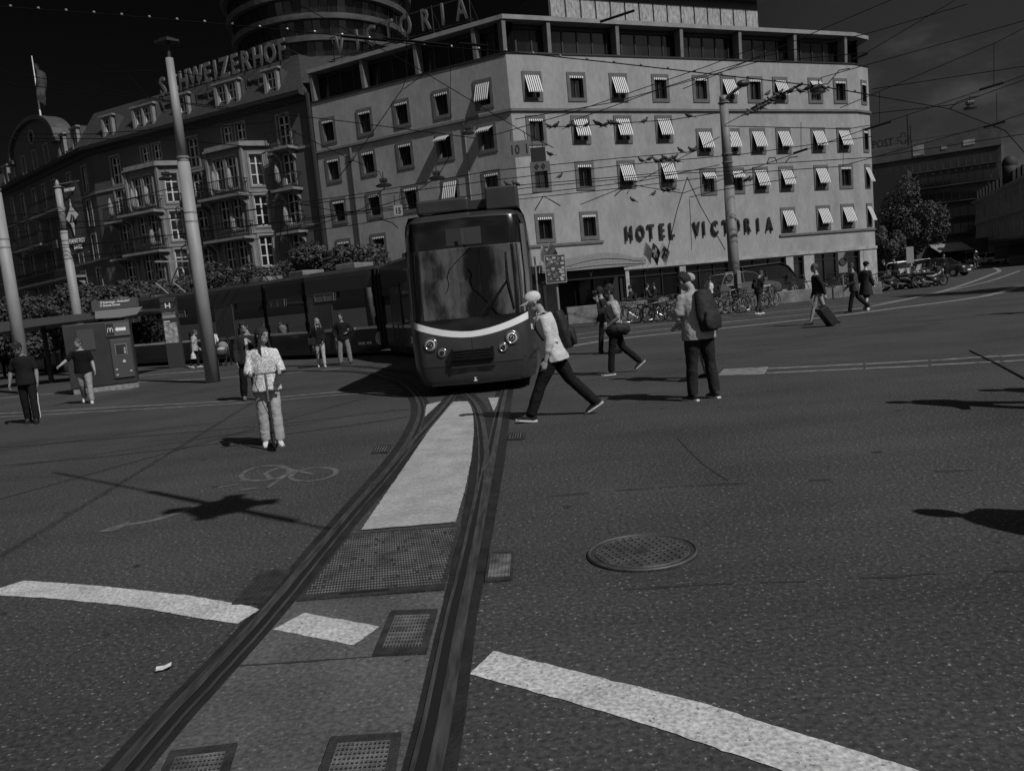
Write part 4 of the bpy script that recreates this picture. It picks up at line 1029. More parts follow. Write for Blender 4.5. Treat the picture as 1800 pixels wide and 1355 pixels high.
mb = MB(); mb.M = MK; mb.bbox(.08, LK - .04, -.02, .06, .34, 1.48, .015); part('machine_front', mb, mat('machine_grey', .06, .45, spec=.5), kk)
mb = MB(); mb.M = MK; mb.box(.2, LK - .16, -.035, -.021, 1.0, 1.34); part('screen_frame', mb, mat('machine_trim', .2, .4), kk)
mb = MB(); mb.M = MK; mb.box(.22, LK - .18, -.04, -.036, 1.02, 1.32); part('screen', mb, mat('screen', .035, .2), kk)
mb = MB(); mb.M = MK; mb.box(.43, LK - .2, -.043, -.041, 1.05, 1.23); part('sticker', mb, mat('sticker', .3, .6, var=.7, scale=14), kk)
mb = MB(); mb.M = MK; mb.disc((.4, -.03, .82), .045, .02); mb.box(.14, .2, -.03, -.022, .58, .62); mb.box(LK - .16, LK - .1, -.03, -.022, .5, .54); mb.box(.14, .2, -.03, -.022, .42, .46); part('button', mb, mat('button_pale', .45, .5), kk)
mb = MB(); mb.M = MK; mb.box(.02, LK - .02, -.01, .029, 1.58, 1.97); ad = part('advert_panel', mb, mat('advert_grey', .1, .5), kk)
mb = MB(); mb.M = MK; mb.box(.04, .24, -.014, -.011, 1.6, 1.95); part('advert_dark', mb, M_BLACK, ad)
mb = MB(); mb.M = MK   # twin arches
for x in (.105, .175): mb.tube([(x + .035 * cos(t * pi / 10), -.02, 1.7 + .13 * sin(t * pi / 10)) for t in range(11)], .009, 6)
part('arches', mb, M_WHITE, ad)
mb = MB(); mb.M = MK; mb.yprism([(.27, 1.77), (.33, 1.84), (.33, 1.815), (.56, 1.815), (.56, 1.725), (.33, 1.725), (.33, 1.70)], -.016, -.011); part('arrow', mb, M_WHITE, ad)
mb = MB(); mb.M = MK; mb.box(-.75, -.3, .0, .029, 1.25, 1.85); part('poster', mb, mat('poster_grey', .055, .5), kk)
# stop pillar with H
b = G(312, 646); z1 = P(300, 523, b.y).z
pi_ = thing('stop_pillar', 'slim dark stop pillar with a white H and timetable', 'sign pillar', b)
mb = MB(); mb.bbox(-.32, .32, -.12, .12, 0, z1, .02); obj('pillar', mb, mat('pillar_paint', .045, .4, spec=.5), pi_, world=False)
lettering('stop_letter', 'H', .36, M_WHITE, pi_, (0, -.13, z1 - .46), 0, .01, .004, world=False)
mb = MB(); mb.box(-.27, .27, -.135, -.121, z1 - .85, z1 - .62); obj('line_plate', mb, mat('plate_grey', .25, .6), pi_, world=False)
mb = MB()
for i in range(7): mb.box(-.25, -.25 + .5 * (.5 + .45 * abs(sin(i * 2.3))), -.13, -.121, z1 - 1.0 - i * .1, z1 - .96 - i * .1)
obj('line_list', mb, M_WHITE, pi_, world=False)
mb = MB(); mb.box(-.27, .27, -.135, -.121, 1.05, 1.9); obj('timetable', mb, mat('timetable', .3, .6, var=.7, scale=7), pi_, world=False)

# plates hung from the span wires
def plate(label, txt, x, y, w_, h, Y, v, tv, rz=0, cat='line plate'):
    p = P(x, y, Y); t = thing('line_plate', label, cat, p)
    mb = MB(); mb.box(-w_ / 2, w_ / 2, -.02, .02, -h / 2, h / 2); obj('plate', mb, mat('plate_%d' % int(v * 1000), v, .6), t, world=False)
    if txt: lettering('digits', txt, h * .8, M_BLACK if tv == 0 else M_WHITE, t, (0, -.03, -h * .3), 0, .01, .006, cond=.8, world=False)
    mb = MB()
    for s in (-1, 1): mb.tube([(s * w_ * .35, 0, h / 2), (s * w_ * .3, 0, h / 2 + .35)], .012, 5)
    obj('hangers', mb, M_STEELW, t, world=False)
plate('grey hanging plate reading 10 I at the corner of the pale hotel', '10  I', 912, 262, .78, .58, 30, .12, 0)
plate('small pale hanging plate reading 15 above the tram', '15', 700, 370, .3, .34, 28, .26, 0)
plate('dark hanging signal box beside the first corner window', '', 946, 273, .55, .55, 30, .01, 1, cat='signal')
p = P(949, 293, 30); t = thing('diamond_signal', 'small grey signal with two diamonds below the dark signal box', 'signal', p)
mb = MB(); mb.box(-.36, .36, -.03, .03, -.17, .17); obj('plate', mb, mat('signal_grey', .1, .6), t, world=False)
mb = MB()
for x in (-.12, .12): mb.yprism([(x - .1, 0), (x, -.12), (x + .1, 0), (x, .12)], -.045, -.035)
obj('diamonds', mb, M_BLACK, t, world=False)

# parking signs in the hotel forecourt
def board_sign(label, x, yt, yb, wpx, Y, v, disc=True, name='traffic_sign'):
    a, c = P(x, yt, Y), P(x, yb, Y); w_ = wpx / F * Y
    t = thing(name, label, 'sign', (c.x, Y, 0))
    mb = MB(); mb.bbox(-w_ / 2, w_ / 2, -.03, .03, c.z, a.z, .02); obj('board', mb, mat('sign_%d' % int(v * 1000), v, .6, var=.1), t, world=False)
    mb = MB(); mb.tube([(0, .06, 0), (0, .06, a.z)], .035, 8); obj('post', mb, M_MASTD, t, world=False)
    if disc:
        mb = MB(); mb.disc((0, -.04, (a.z + c.z) / 2 + .06), w_ * .38, .02); obj('disc', mb, mat('sign_disc', .06, .5), t, world=False)
        mb = MB(); mb.ring((0, -.05, (a.z + c.z) / 2 + .06), w_ * .38, .02, (0, 1, 0), 24); obj('disc_rim', mb, mat('sign_rim', .02, .5), t, world=False)
    return t
board_sign('pale no stopping sign at the foot of the sturdy mast', 1283, 478, 503, 14, 35.6, .24)
board_sign('grey back of a sign right of the sturdy mast', 1300, 476, 507, 7, 36.0, .2, False)
board_sign('pale no stopping sign behind the man with the suitcase', 1482, 444, 480, 16, 40, .2)
board_sign('pale information board beside the street tree', 1600, 434, 463, 13, 62, .22, False, 'information_board')
# sticker covered back of a road sign beside the tram
t = board_sign('road sign back covered with stickers right of the tram', 978.5, 449, 497, 35, 22.0, .06, False, 'sticker_sign')
a, c = P(961, 449, 22), P(996, 497, 22); rnd = random.Random(5); mb = MB(); mb2 = MB()
w_, h_ = .5, (a.z - c.z) * .92; zc = (P(978, 473, 22)).z
for i in range(46):
    x, z = rnd.uniform(-.22, .22), zc + rnd.uniform(-.42, .42) * h_; s = rnd.uniform(.02, .05)
    m_ = mb if i % 2 else mb2
    if i % 3: m_.yprism([(x - s, z - s * .7), (x + s, z - s * .6), (x + s * .9, z + s * .6), (x - s, z + s * .7)], -.036 - i * .0003, -.032)
    else: m_.disc((x, -.035 - i * .0002, z), s, .008, n=12)
obj('stickers', mb, mat('sticker_pale', .38, .6), t, world=False); obj('stickers', mb2, mat('sticker_mid', .17, .6), t, world=False)
mb = MB()
for z0, z1, x0, x1 in ((zc - h_ / 2 - .02, zc - h_ / 2 + .0, -.28, .28), (zc + h_ / 2, zc + h_ / 2 + .02, -.28, .28)): mb.box(x0, x1, -.04, .04, z0, z1)
for x in (-.285, .265): mb.box(x, x + .02, -.04, .04, zc - h_ / 2, zc + h_ / 2)
obj('rim', mb, mat('sign_edge', .3, .5), t, world=False)

# terrace wall with its platform and planters
a, b = G(1003, 571), G(1551, 517)
MT, RTT, LT = frame_of(a, b)
mb = MB(); mb.M = MT; mb.bbox(-.1, LT, 0, .45, 0, .62, .03); mb.box(-.1, 5.0, .02, .43, .6, .86)
tag(recenter(obj('terrace_wall', mb, mat('rough_stone', .16, .9, var=.4, scale=2.5, bump=1., bscale=12, detail=10))), 'low rough stone terrace wall in front of the pale hotel', 'wall')
mb = MB(); mb.M = MT; mb.box(0, LT, .45, 9, 0, .3); mb.box(-14, 0, 1.2, 9, -.1, .02)
tag(obj('terrace', mb, mat('terrace_slab', .09, .9, var=.2, scale=1.5)), 'raised hotel terrace', kind='structure')
# flags on the canopy
def flag(label, x, y, Y, lean, v, fig=None, group=None, L_=.66):
    p = P(x, y, Y); t = thing('flag', label, 'flag', p, group=group)
    d = V((sin(lean), -.35, cos(lean))).normalized()
    mb = MB(); mb.tube([(0, 0, 0), d * 1.25], .015, 6); obj('pole', mb, M_WHITE, t, world=False)
    mb = MB(); e = V((.75, -.1, -.35))
    def pt(s, q): o = d * (1.25 - L_ * q) + e * (s * .42) + V((0, .05 * sin(s * 6 + q * 3), -.35 * s * s)); return o
    mb.grid([[pt(i / 10, j / 10) for j in range(11)] for i in range(11)])
    c = obj('cloth', mb, mat('flag_%d' % int(v * 1000), v, .8), t, True, False)
    if fig:
        mb = MB()
        for (s0, s1, q0, q1) in fig: mb.grid([[pt(s0 + (s1 - s0) * i / 4, q0 + (q1 - q0) * j / 4) + V((0, -.02, 0)) for j in range(5)] for i in range(5)])
        obj('figure', mb, M_WHITE if v < .2 else M_BLACK, c, True, False)
    return t
flag('pale flag, left of the three beside the entrance canopy', 1129, 470, 38, .1, .7)
flag('dark flag with a white cross beside the entrance canopy', 1138, 472, 38, .22, .05, [(.4, .62, .15, .85), (.18, .84, .4, .62)])
flag('white flag with a black crozier beside the entrance canopy', 1151, 471, 38, .3, .7, [(.45, .6, .3, .95), (.3, .8, .15, .3), (.3, .42, .3, .5), (.6, .8, .5, .6)])
flag('pale drooping flag left of the sticker covered sign', 948, 480, 36, .15, .65)
flag('dark drooping flag left of the sticker covered sign', 955, 474, 36, .3, .25)
mb = MB(); p = P(943, 490, 36); mb.tube([(p.x, 36, 0), (p.x, 36, 3.3)], .04, 8); tag(recenter(obj('flag_post', mb, M_MASTD)), 'thin post carrying the drooping flags', 'post')
# ================================================================ tram
M_TRAM = mat('tram_paint', .035, .28, spec=.5, var=.06, scale=1.5, coat=.25)
M_TRAMD = mat('tram_roof', .03, .5, spec=.4, var=.25, scale=2)
M_TRAMB = mat('tram_black', .006, .12, spec=.5)
M_TWHT = mat('tram_white', .68, .4, var=.05, scale=3)
M_TGL = glass('tram_glass', .6, .015, .12); M_TGLS = glass('tram_side_glass', .1, .015, .0, .45)
M_INT = mat('tram_interior', .025, .8, var=.4, scale=1.5)
M_RUB = mat('rubber', .012, .8, bump=.3, bscale=20)
M_CHR = mat('lamp_chrome', .35, .2, metal=.9)
M_LENS = mat('lamp_lens', .45, .12, spec=.6, coat=.5)
tram = thing('tram', 'dark articulated tram with a white curved stripe on its front, coming head on', 'tram', (-.62, 13.9, 0))
cen = V((-.62, 13.9, 0)); ang = -.045     # its axis drifts to the right with the rails
MTM = Matrix.Translation(cen) @ Matrix.Rotation(ang, 4, 'Z')
def hw(z):      # half width over height
    pts = [(.15, 1.02), (.4, 1.09), (1.2, 1.12), (2.0, 1.13), (2.9, 1.11), (3.1, 1.08), (3.2, 1.02)]
    for (a, b), (c, d) in zip(pts, pts[1:]):
        if z <= c: return b + (d - b) * max(0, (z - a)) / (c - a)
    return pts[-1][1]
def yf(z):      # nose profile
    pts = [(.1, .1), (.25, 0), (.55, -.04), (.95, -.02), (1.3, .04), (2.0, .2), (2.6, .32), (3.0, .42), (3.1, .46), (3.2, .75)]
    for (a, b), (c, d) in zip(pts, pts[1:]):
        if z <= c: return b + (d - b) * max(0, (z - a)) / (c - a)
    return pts[-1][1]
def fp(s, z, out=0.):
    """point of the front: s -1..1 across, z height"""
    x = s * hw(z); a = abs(s)
    y = yf(z) + .14 * a ** 2 + (.4 * ((a - .8) / .2) ** 2.0 if a > .8 else 0)
    return V((x, y - out, z))
SS = [-1, -.985, -.96, -.93, -.89, -.85, -.8, -.7, -.6, -.45, -.3, -.15, 0, .15, .3, .45, .6, .7, .8, .85, .89, .93, .96, .985, 1]
def fpatch(name, lo, hi, nz, m, s0=-1, s1=1, out=0., par=tram, smoothf=True):
    ss = [s0] + [s for s in SS if s0 < s < s1] + [s1]
    mb = MB(); mb.M = MTM
    mb.grid([[fp(s, lo(s) + (hi(s) - lo(s)) * k / nz, out) for k in range(nz + 1)] for s in ss])
    o = obj(name, mb, m, par, smoothf); return o
smile = lambda s: 1.0 + .27 * abs(s) ** 1.9
wsb = lambda s: 1.34 - .02 * abs(s) + .04 * s * s
fpatch('skirt', lambda s: .17 + .03 * abs(s), lambda s: .52, 6, M_TRAM)
fpatch('seam', lambda s: .52, lambda s: .532, 1, M_TRAMB)
fpatch('centre_seam', lambda s: .54, lambda s: smile(s) - .005, 4, M_TRAMB, -.004, .004, .004)
fpatch('nose_panel', lambda s: .532, lambda s: smile(s), 6, M_TRAM)
fpatch('white_stripe', smile, lambda s: smile(s) + .1 + .025 * abs(s), 3, M_TWHT, -.9, .9)
for s0, s1 in ((-1, -.9), (.9, 1)):
    fpatch('nose_corner', smile, lambda s: 1.385, 4, M_TRAM, s0, s1)
fpatch('lower_screen_band', lambda s: smile(s) + .1 + .025 * abs(s), lambda s: max(wsb(s), smile(s) + .13 + .025 * abs(s)), 3, M_TRAMB, -.9, .9)
ws = fpatch('windscreen', lambda s: max(wsb(s), smile(s) + .13 + .025 * abs(s)), lambda s: 2.56, 10, M_TGL, -.88, .88)
for s0, s1 in ((-.9, -.88), (.88, .9)): fpatch('screen_seal', lambda s: max(wsb(s), smile(s) + .13 + .025 * abs(s)), lambda s: 2.56, 8, M_TRAMB, s0, s1)
for s0, s1 in ((-.96, -.9), (.9, .96)): fpatch('windscreen_pillar', lambda s: 1.385, lambda s: 2.9, 8, mat('pillar_highlight', .13, .22, spec=.6, coat=.6), s0, s1)  # lighter base colour holds the highlight along the windscreen corners
for s0, s1 in ((-1, -.96), (.96, 1)): fpatch('corner_post', lambda s: 1.385, lambda s: 2.9, 8, M_TRAM, s0, s1)
fpatch('destination_band', lambda s: 2.56, lambda s: 3.08 - .02 * abs(s), 5, M_TRAMB, -.9, .9)
fpatch('brow', lambda s: 3.08 - .02 * abs(s) if abs(s) <= .9 else 2.9, lambda s: 3.2, 5, M_TRAM)
lettering('line_number', '1', .36, mat('display_grey', .045, .7), tram, MTM @ (fp(0, 2.62) + V((0, -.13, 0))), ang, .01, .01)
mb = MB(); mb.M = MTM
mb.grid([[fp(s, 2.6 + .3 * k, .012) for k in (0, 1)] for s in (-.28, 0, .28)]); part('display', mb, mat('display_dark', .015, .5), tram)
# lights
for x, z, r in ((-.72, .93, .105), (.70, .93, .105), (-.53, .775, .068), (.53, .775, .068)):
    s = x / hw(z); c = fp(s, z); 
    n_ = (fp(s, z + .05) - fp(s, z - .05)).cross(fp(s + .05, z) - fp(s - .05, z)).normalized()
    if n_.y > 0: n_ = -n_
    rim = MB(); rim.M = MTM; rim.ring(c + n_ * .012, r, .018, n_, 28, 8); h = part('headlight', rim, M_CHR, tram, smooth=True)
    d = MB(); d.M = MTM; d.tube([c - n_ * .01, c + n_ * .012, c + n_ * .03], [r, r * .95, r * .5], 24); part('lens', d, M_LENS, h, smooth=True)
    d = MB(); d.M = MTM; d.ring(c + n_ * .03, r * .45, .012, n_, 20, 6); d.disc(c + n_ * .03, r * .2, .02, n_, 12); part('bulb_ring', d, M_TRAMB, h)
gq = MB(); gq.M = MTM
for k in range(4): gq.bbox(-.36, .36, yf(.7) - .12 + .012 * k, yf(.7) + .08, .63 + .045 * k, .66 + .045 * k, .01)
gq.box(-.37, -.33, yf(.7) - .1, yf(.7) + .1, .62, .82); gq.box(.33, .37, yf(.7) - .1, yf(.7) + .1, .62, .82)
part('coupler_grille', gq, M_TRAMB, tram)
gq = MB(); gq.M = MTM; gq.bbox(-.4, .37, yf(.55) - .035, yf(.55) + .05, .47, .6, .012); part('coupler_plate_shade', gq, mat('plate_shade_dark', .014, .6), tram)  # near-black plate colour also holds the shade below the grille
gq = MB(); gq.M = MTM; y = fp(0, .26).y - .012; gq.box(-.03, .03, y, y + .02, .235, .25); gq.box(-.012, .012, y, y + .02, .25, .30); gq.box(-.02, .02, y, y + .02, .29, .3); part('emblem', gq, M_TWHT, tram)
lp = MB(); lp.M = MTM; lp.grid([[fp(s, .19 + .035 * k, .02 + .03 * k) for k in (0, 1)] for s in (-.75, -.4, 0, .4, .75)]); part('skirt_lip', lp, mat('lip_steel', .3, .35, metal=.5), tram)
lettering('fleet_number', '304', .17, M_TWHT, tram, MTM @ V((-1.13, .72, .95)), ang - 1.1, .01, .006)
lettering('fleet_number', '304', .15, M_TWHT, tram, MTM @ (fp(.97, 1.02) + V((.0, -.05, 0))), ang + .9, .01, .006)
# wiper
wp = MB(); wp.M = MTM
a, b = fp(.18, 1.36, .04), fp(.62, 1.92, .07)
for o in (0, .045, .08): wp.tube([a + V((o, 0, -.0)), b + V((o * .3, 0, o * .4))], .011, 6)
wp.tube([fp(.64, 2.42, .05), fp(.63, 1.92, .07), fp(.7, 1.42, .05)], [.012, .022, .014], 6)
part('wiper', wp, M_TRAMB, tram)
# cab sides and roof of the leading car
LEN = 7.4
def side(z0, z1, y0, y1, m, name, s=-1, out=0.):
    mb = MB(); mb.M = MTM; zs = [z0 + (z1 - z0) * k / 4 for k in range(5)]
    mb.grid([[V((s * (hw(z) + out), y, z)) for z in zs] for y in [y0, (y0 + y1) / 2, y1]]); return obj(name, mb, m, tram, True)
for s in (-1, 1):
    side(.17, 1.1, yf(.6) + .6, LEN, M_TRAM, 'side_panel', s); side(1.1, 1.2, .7, LEN, M_TWHT, 'side_stripe', s); side(1.2, 2.6, .8, LEN, M_TGLS, 'side_window', s); side(2.6, 3.2, .9, LEN, M_TRAM, 'side_cove', s)
    for y in (1.3, 2.6, 4.2, 5.8, 7.2): side(1.2, 2.6, y, y + .14, M_TRAMB, 'window_post', s, .004)
mb = MB(); mb.M = MTM; mb.grid([[V((x * hw(3.2), y, 3.2 + .06 * (1 - x * x))) for x in (-1, -.5, 0, .5, 1)] for y in (.9, 3, 5, LEN)]); part('roof', mb, M_TRAMD, tram)
mb = MB(); mb.M = MTM; mb.bbox(-.86, .1, .95, 2.6, 3.24, 3.5, .04); mb.xprism([(.95, 3.24), (1.3, 3.52), (2.6, 3.52), (2.6, 3.24)], -.75, -.05); part('roof_box', mb, M_TRAMD, tram)
mb = MB(); mb.M = MTM; mb.bbox(.42, 1.0, .75, 2.4, 3.2, 3.6, .03); mb.bbox(-.0, .4, 1.4, 1.6, 3.28, 3.36, .02); mb.box(-.1, .45, 1.2, 1.24, 3.3, 3.45); part('roof_box', mb, M_TRAMD, tram)
mb = MB(); mb.M = MTM; mb.box(-.95, .95, .62, LEN, .14, .32); mb.box(-1.0, 1.0, 3.2, 3.3, .3, 2.6); mb.box(-1.0, 1.0, .45, .95, .9, 1.25); mb.box(-.95, .95, .9, 3.2, .32, .36)
part('floor_and_bulkhead', mb, M_INT, tram)
mb = MB(); mb.M = MTM
for x in (-.5, .5):
    for y in (1.7, 3.5): mb.tube([(x - .05, y, .3), (x + .05, y, .3)], .29, 20)
part('wheels', mb, M_DARKM, tram)
mb = MB(); mb.M = MTM; mb.bbox(-.72, -.18, 1.55, 1.75, .7, 1.65, .06); mb.bbox(-.72, -.18, 1.2, 1.75, .75, .9, .05); part('driver_seat', mb, M_BLACK, tram)

# trailing bodies: near side from a to b, built like the photo's articulated train
def bodycar(a, b, top=3.05, doors=(), vents=(), logo=None, nopost=False):
    M, rz, L_ = frame_of(a, b)
    W = 2.3
    def P2(u, z, o=0.): return (u, -(hw(min(z, 3.1)) - 1.15) + .0 - o, z)
    def pane(name, u0, u1, z0, z1, m, o=0., n=4):
        mb = MB(); mb.M = M; mb.grid([[P2(u, z0 + (z1 - z0) * k / n, o) for k in range(n + 1)] for u in (u0, (u0 + u1) / 2, u1)]); return part(name, mb, m, tram)
    pane('side_panel', 0, L_, .16, .98, M_TRAM); pane('side_stripe', 0, L_, .98, 1.07, M_TWHT); pane('side_window', 0, L_, 1.07, 2.42, M_TGLS); pane('side_cove', 0, L_, 2.42, top, M_TRAM)
    mb = MB(); mb.M = M; mb.box(0, L_, 2.0, 2.05, .2, 1.2); mb.box(0, L_, .15, 2.2, .2, .35); mb.box(0, L_, 2.2, 2.25, .16, 1.0); mb.box(0, L_, 2.2, 2.25, 2.4, top); mb.box(0, .06, .2, 2.2, .2, 2.5); mb.box(L_ - .06, L_, .2, 2.2, .2, 2.5)
    for i in range(int(L_ / .9)): mb.bbox(.5 + i * .9, .95 + i * .9, .5, .95, .35, 1.35 + .1 * (i % 2), .05)
    part('interior', mb, M_INT, tram)
    mb = MB(); mb.M = M; mb.box(0, L_, 2.22, 2.26, 1.0, 2.4); part('far_windows', mb, M_TGLS, tram)
    mb = MB(); mb.M = M; mb.xprism([(.1, top), (.35, top + .14), (1.95, top + .14), (2.2, top)], 0, L_); part('roof', mb, M_TRAMD, tram)
    n = max(2, int(L_ / 1.5))
    mb = MB(); mb.M = M
    for i in range(n + 1):
        u = L_ * i / n; u0, u1 = max(u - .07, 0), min(u + .07, L_); mb.add([P2(u0, 1.07, .006), P2(u1, 1.07, .006), P2(u1, 2.42, .006), P2(u0, 2.42, .006)], [(0, 1, 2, 3)])
    part('window_post', mb, M_TRAMB, tram)
    for u in doors:
        mb = MB(); mb.M = M
        for x in (u, u + .6, u + 1.2): mb.box(x - .025, x + .025, -.012, .02, .3, 2.36)
        mb.box(u, u + 1.2, -.012, .02, 2.34, 2.42); o = part('door', mb, mat('door_frame', .05, .4), tram)
        mb = MB(); mb.M = M; mb.box(u + .03, u + 1.17, -.009, .005, 1.1, 2.3); part('door_glass', mb, mat('door_glass', .06, .2, var=.3, scale=.6, spec=.6), o)
    for u in vents:
        mb = MB(); mb.M = M; mb.add([(u, -.015, 2.12), (u + 1.0, -.015, 2.12), (u + 1.0, -.015, 2.36), (u, -.015, 2.36)], [(0, 1, 2, 3)])
        for z in (2.1, 2.36): mb.box(u, u + 1.0, -.03, .0, z, z + .025)
        for x in (u, u + .49, u + .98): mb.box(x, x + .025, -.03, .0, 2.1, 2.38)
        part('vent_window', mb, mat('vent_frame', .12, .4), tram)
    for u in ([.6, L_ - 1.6] if L_ > 5 else [L_ * .3]):
        mb = MB(); mb.M = M; mb.bbox(u, u + 1.0, .7, 1.7, top + .15, top + .36, .03); part('roof_box', mb, mat('roof_box_grey', .16, .5, var=.2), tram)
    if logo is not None:
        mb = MB(); mb.M = M
        for r in (.21, .14, .07): mb.ring((logo, -.02, .62), r, .016, (0, 1, 0), 24, 5, .4, 5.9)
        part('logo', mb, M_TWHT, tram)
        lettering('operator_text', 'BASEL  BVB', .13, M_TWHT, tram, M @ V((logo - .75, -.03, .44)), rz, .01, .004)
    return M, L_
def bellows(a, b, a2, b2):
    mb = MB(); p, q = V((*a, 0)), V((*b, 0)); n = V((-(q - p).y, (q - p).x, 0)).normalized(); 
    n = V((a2[0] - a[0], a2[1] - a[1], 0)); 
    for k in range(5):
        t = (k + .5) / 5; c = p.lerp(q, t); d = (V((*a2, 0)).lerp(V((*b2, 0)), t) - c)
        e = .04 if k % 2 else .1; c2 = c + d * (e / 2.3); f_ = d * (1 - 2 * e / 2.3); w_ = (q - p) * .1
        mb.prism([(r.x, r.y) for r in (c2 - w_, c2 + w_, c2 + f_ + w_, c2 + f_ - w_)], .25, 3.0)
    part('bellows', mb, M_RUB, tram)
def side_pt(x, y, Y): p = P(x, y, Y); return (p.x, Y)
e1 = MTM @ V((-1.15, LEN, 0)); e1r = MTM @ V((1.15, LEN, 0))
n1, n2, n3, n4, n5, n6 = (-2.15, 22.6), (-4.15, 27.6), (-4.55, 28.3), side_pt(541, 560, 30.2), side_pt(536, 560, 30.4), side_pt(470, 560, 32.2)
n7, n8 = side_pt(464, 560, 32.4), side_pt(214, 560, 38.5)
def far(a, b):
    d = V((b[0] - a[0], b[1] - a[1], 0)).normalized(); return V((-d.y, d.x, 0)) * 2.3
def car(a, b, **k):     # a = left end, b = right end as seen from the square
    return bodycar(a, b, **k)
car(n2, n1, doors=(1.2,), vents=(3.2,))
car(n4, n3, vents=(.5,), logo=3.55, doors=(.1,))
car(n6, n5, vents=(.4,), doors=())
car(n8, n7, vents=(.5, 4.2), doors=(7.3,))
n9, n10 = side_pt(205, 560, 38.8), side_pt(-40, 560, 47)
car(n10, n9, vents=(2, 6.5), doors=(8.2,))
for (a, b), (ca, cb), (da, db) in ((((e1.x, e1.y), n1), None or ((e1.x, e1.y), (e1r.x, e1r.y)), (n1, n2)), ):
    f_ = far(n2, n1); bellows((e1.x, e1.y), n1, (e1r.x, e1r.y), (n1[0] + f_.x, n1[1] + f_.y))
for p, q, (l1, r1), (l2, r2) in ((n2, n3, (n2, n1), (n4, n3)), (n4, n5, (n4, n3), (n6, n5)), (n6, n7, (n6, n5), (n8, n7)), (n8, n9, (n8, n7), (n10, n9))):
    f1, f2 = far(l1, r1), far(l2, r2); bellows(p, q, (p[0] + f1.x, p[1] + f1.y), (q[0] + f2.x, q[1] + f2.y))
# pantograph on the long car
M_, rz_, L_ = frame_of(n8, n7); mb = MB(); mb.M = M_
for y in (.7, 1.6): mb.tube([(3.0, y, 3.25), (2.0, y, 3.9), (2.9, y, 4.7)], .035, 6)
mb.box(2.85, 2.95, .3, 2.0, 4.7, 4.76); mb.tube([(1.4, 1.15, 3.3), (2.1, 1.15, 3.95)], .05, 6); part('pantograph', mb, mat('panto_pale', .22, .5), tram)
# ================================================================ people
M_SKIN = mat('skin', .27, .55, var=.08, scale=20, spec=.35)
M_SKIND = mat('skin_tan', .17, .55, var=.08, scale=20, spec=.35)
M_EYE = mat('eye_dark', .01, .3)
def cloth(v, tex=0., sc=30): return mat('cloth_%03d%s' % (int(v * 1000), 't' if tex else ''), v, .88, var=max(.1, tex), scale=(sc if tex else 7), bump=.55, bscale=(15 if not tex else 45), spec=.12, bdist=(.03 if not tex else .01))
M_HAIRD = mat('hair_dark', .018, .5, var=.5, scale=30, bump=.8, bscale=60, stretch=(3, 3, .4), spec=.4)
M_HAIRB = mat('hair_blond', .2, .5, var=.4, scale=30, bump=.8, bscale=60, stretch=(3, 3, .4), spec=.4)
M_HAIRG = mat('hair_grey', .06, .6, var=.5, scale=30, bump=.8, bscale=60, spec=.3)
M_SOLE = mat('shoe_sole', .6, .6)
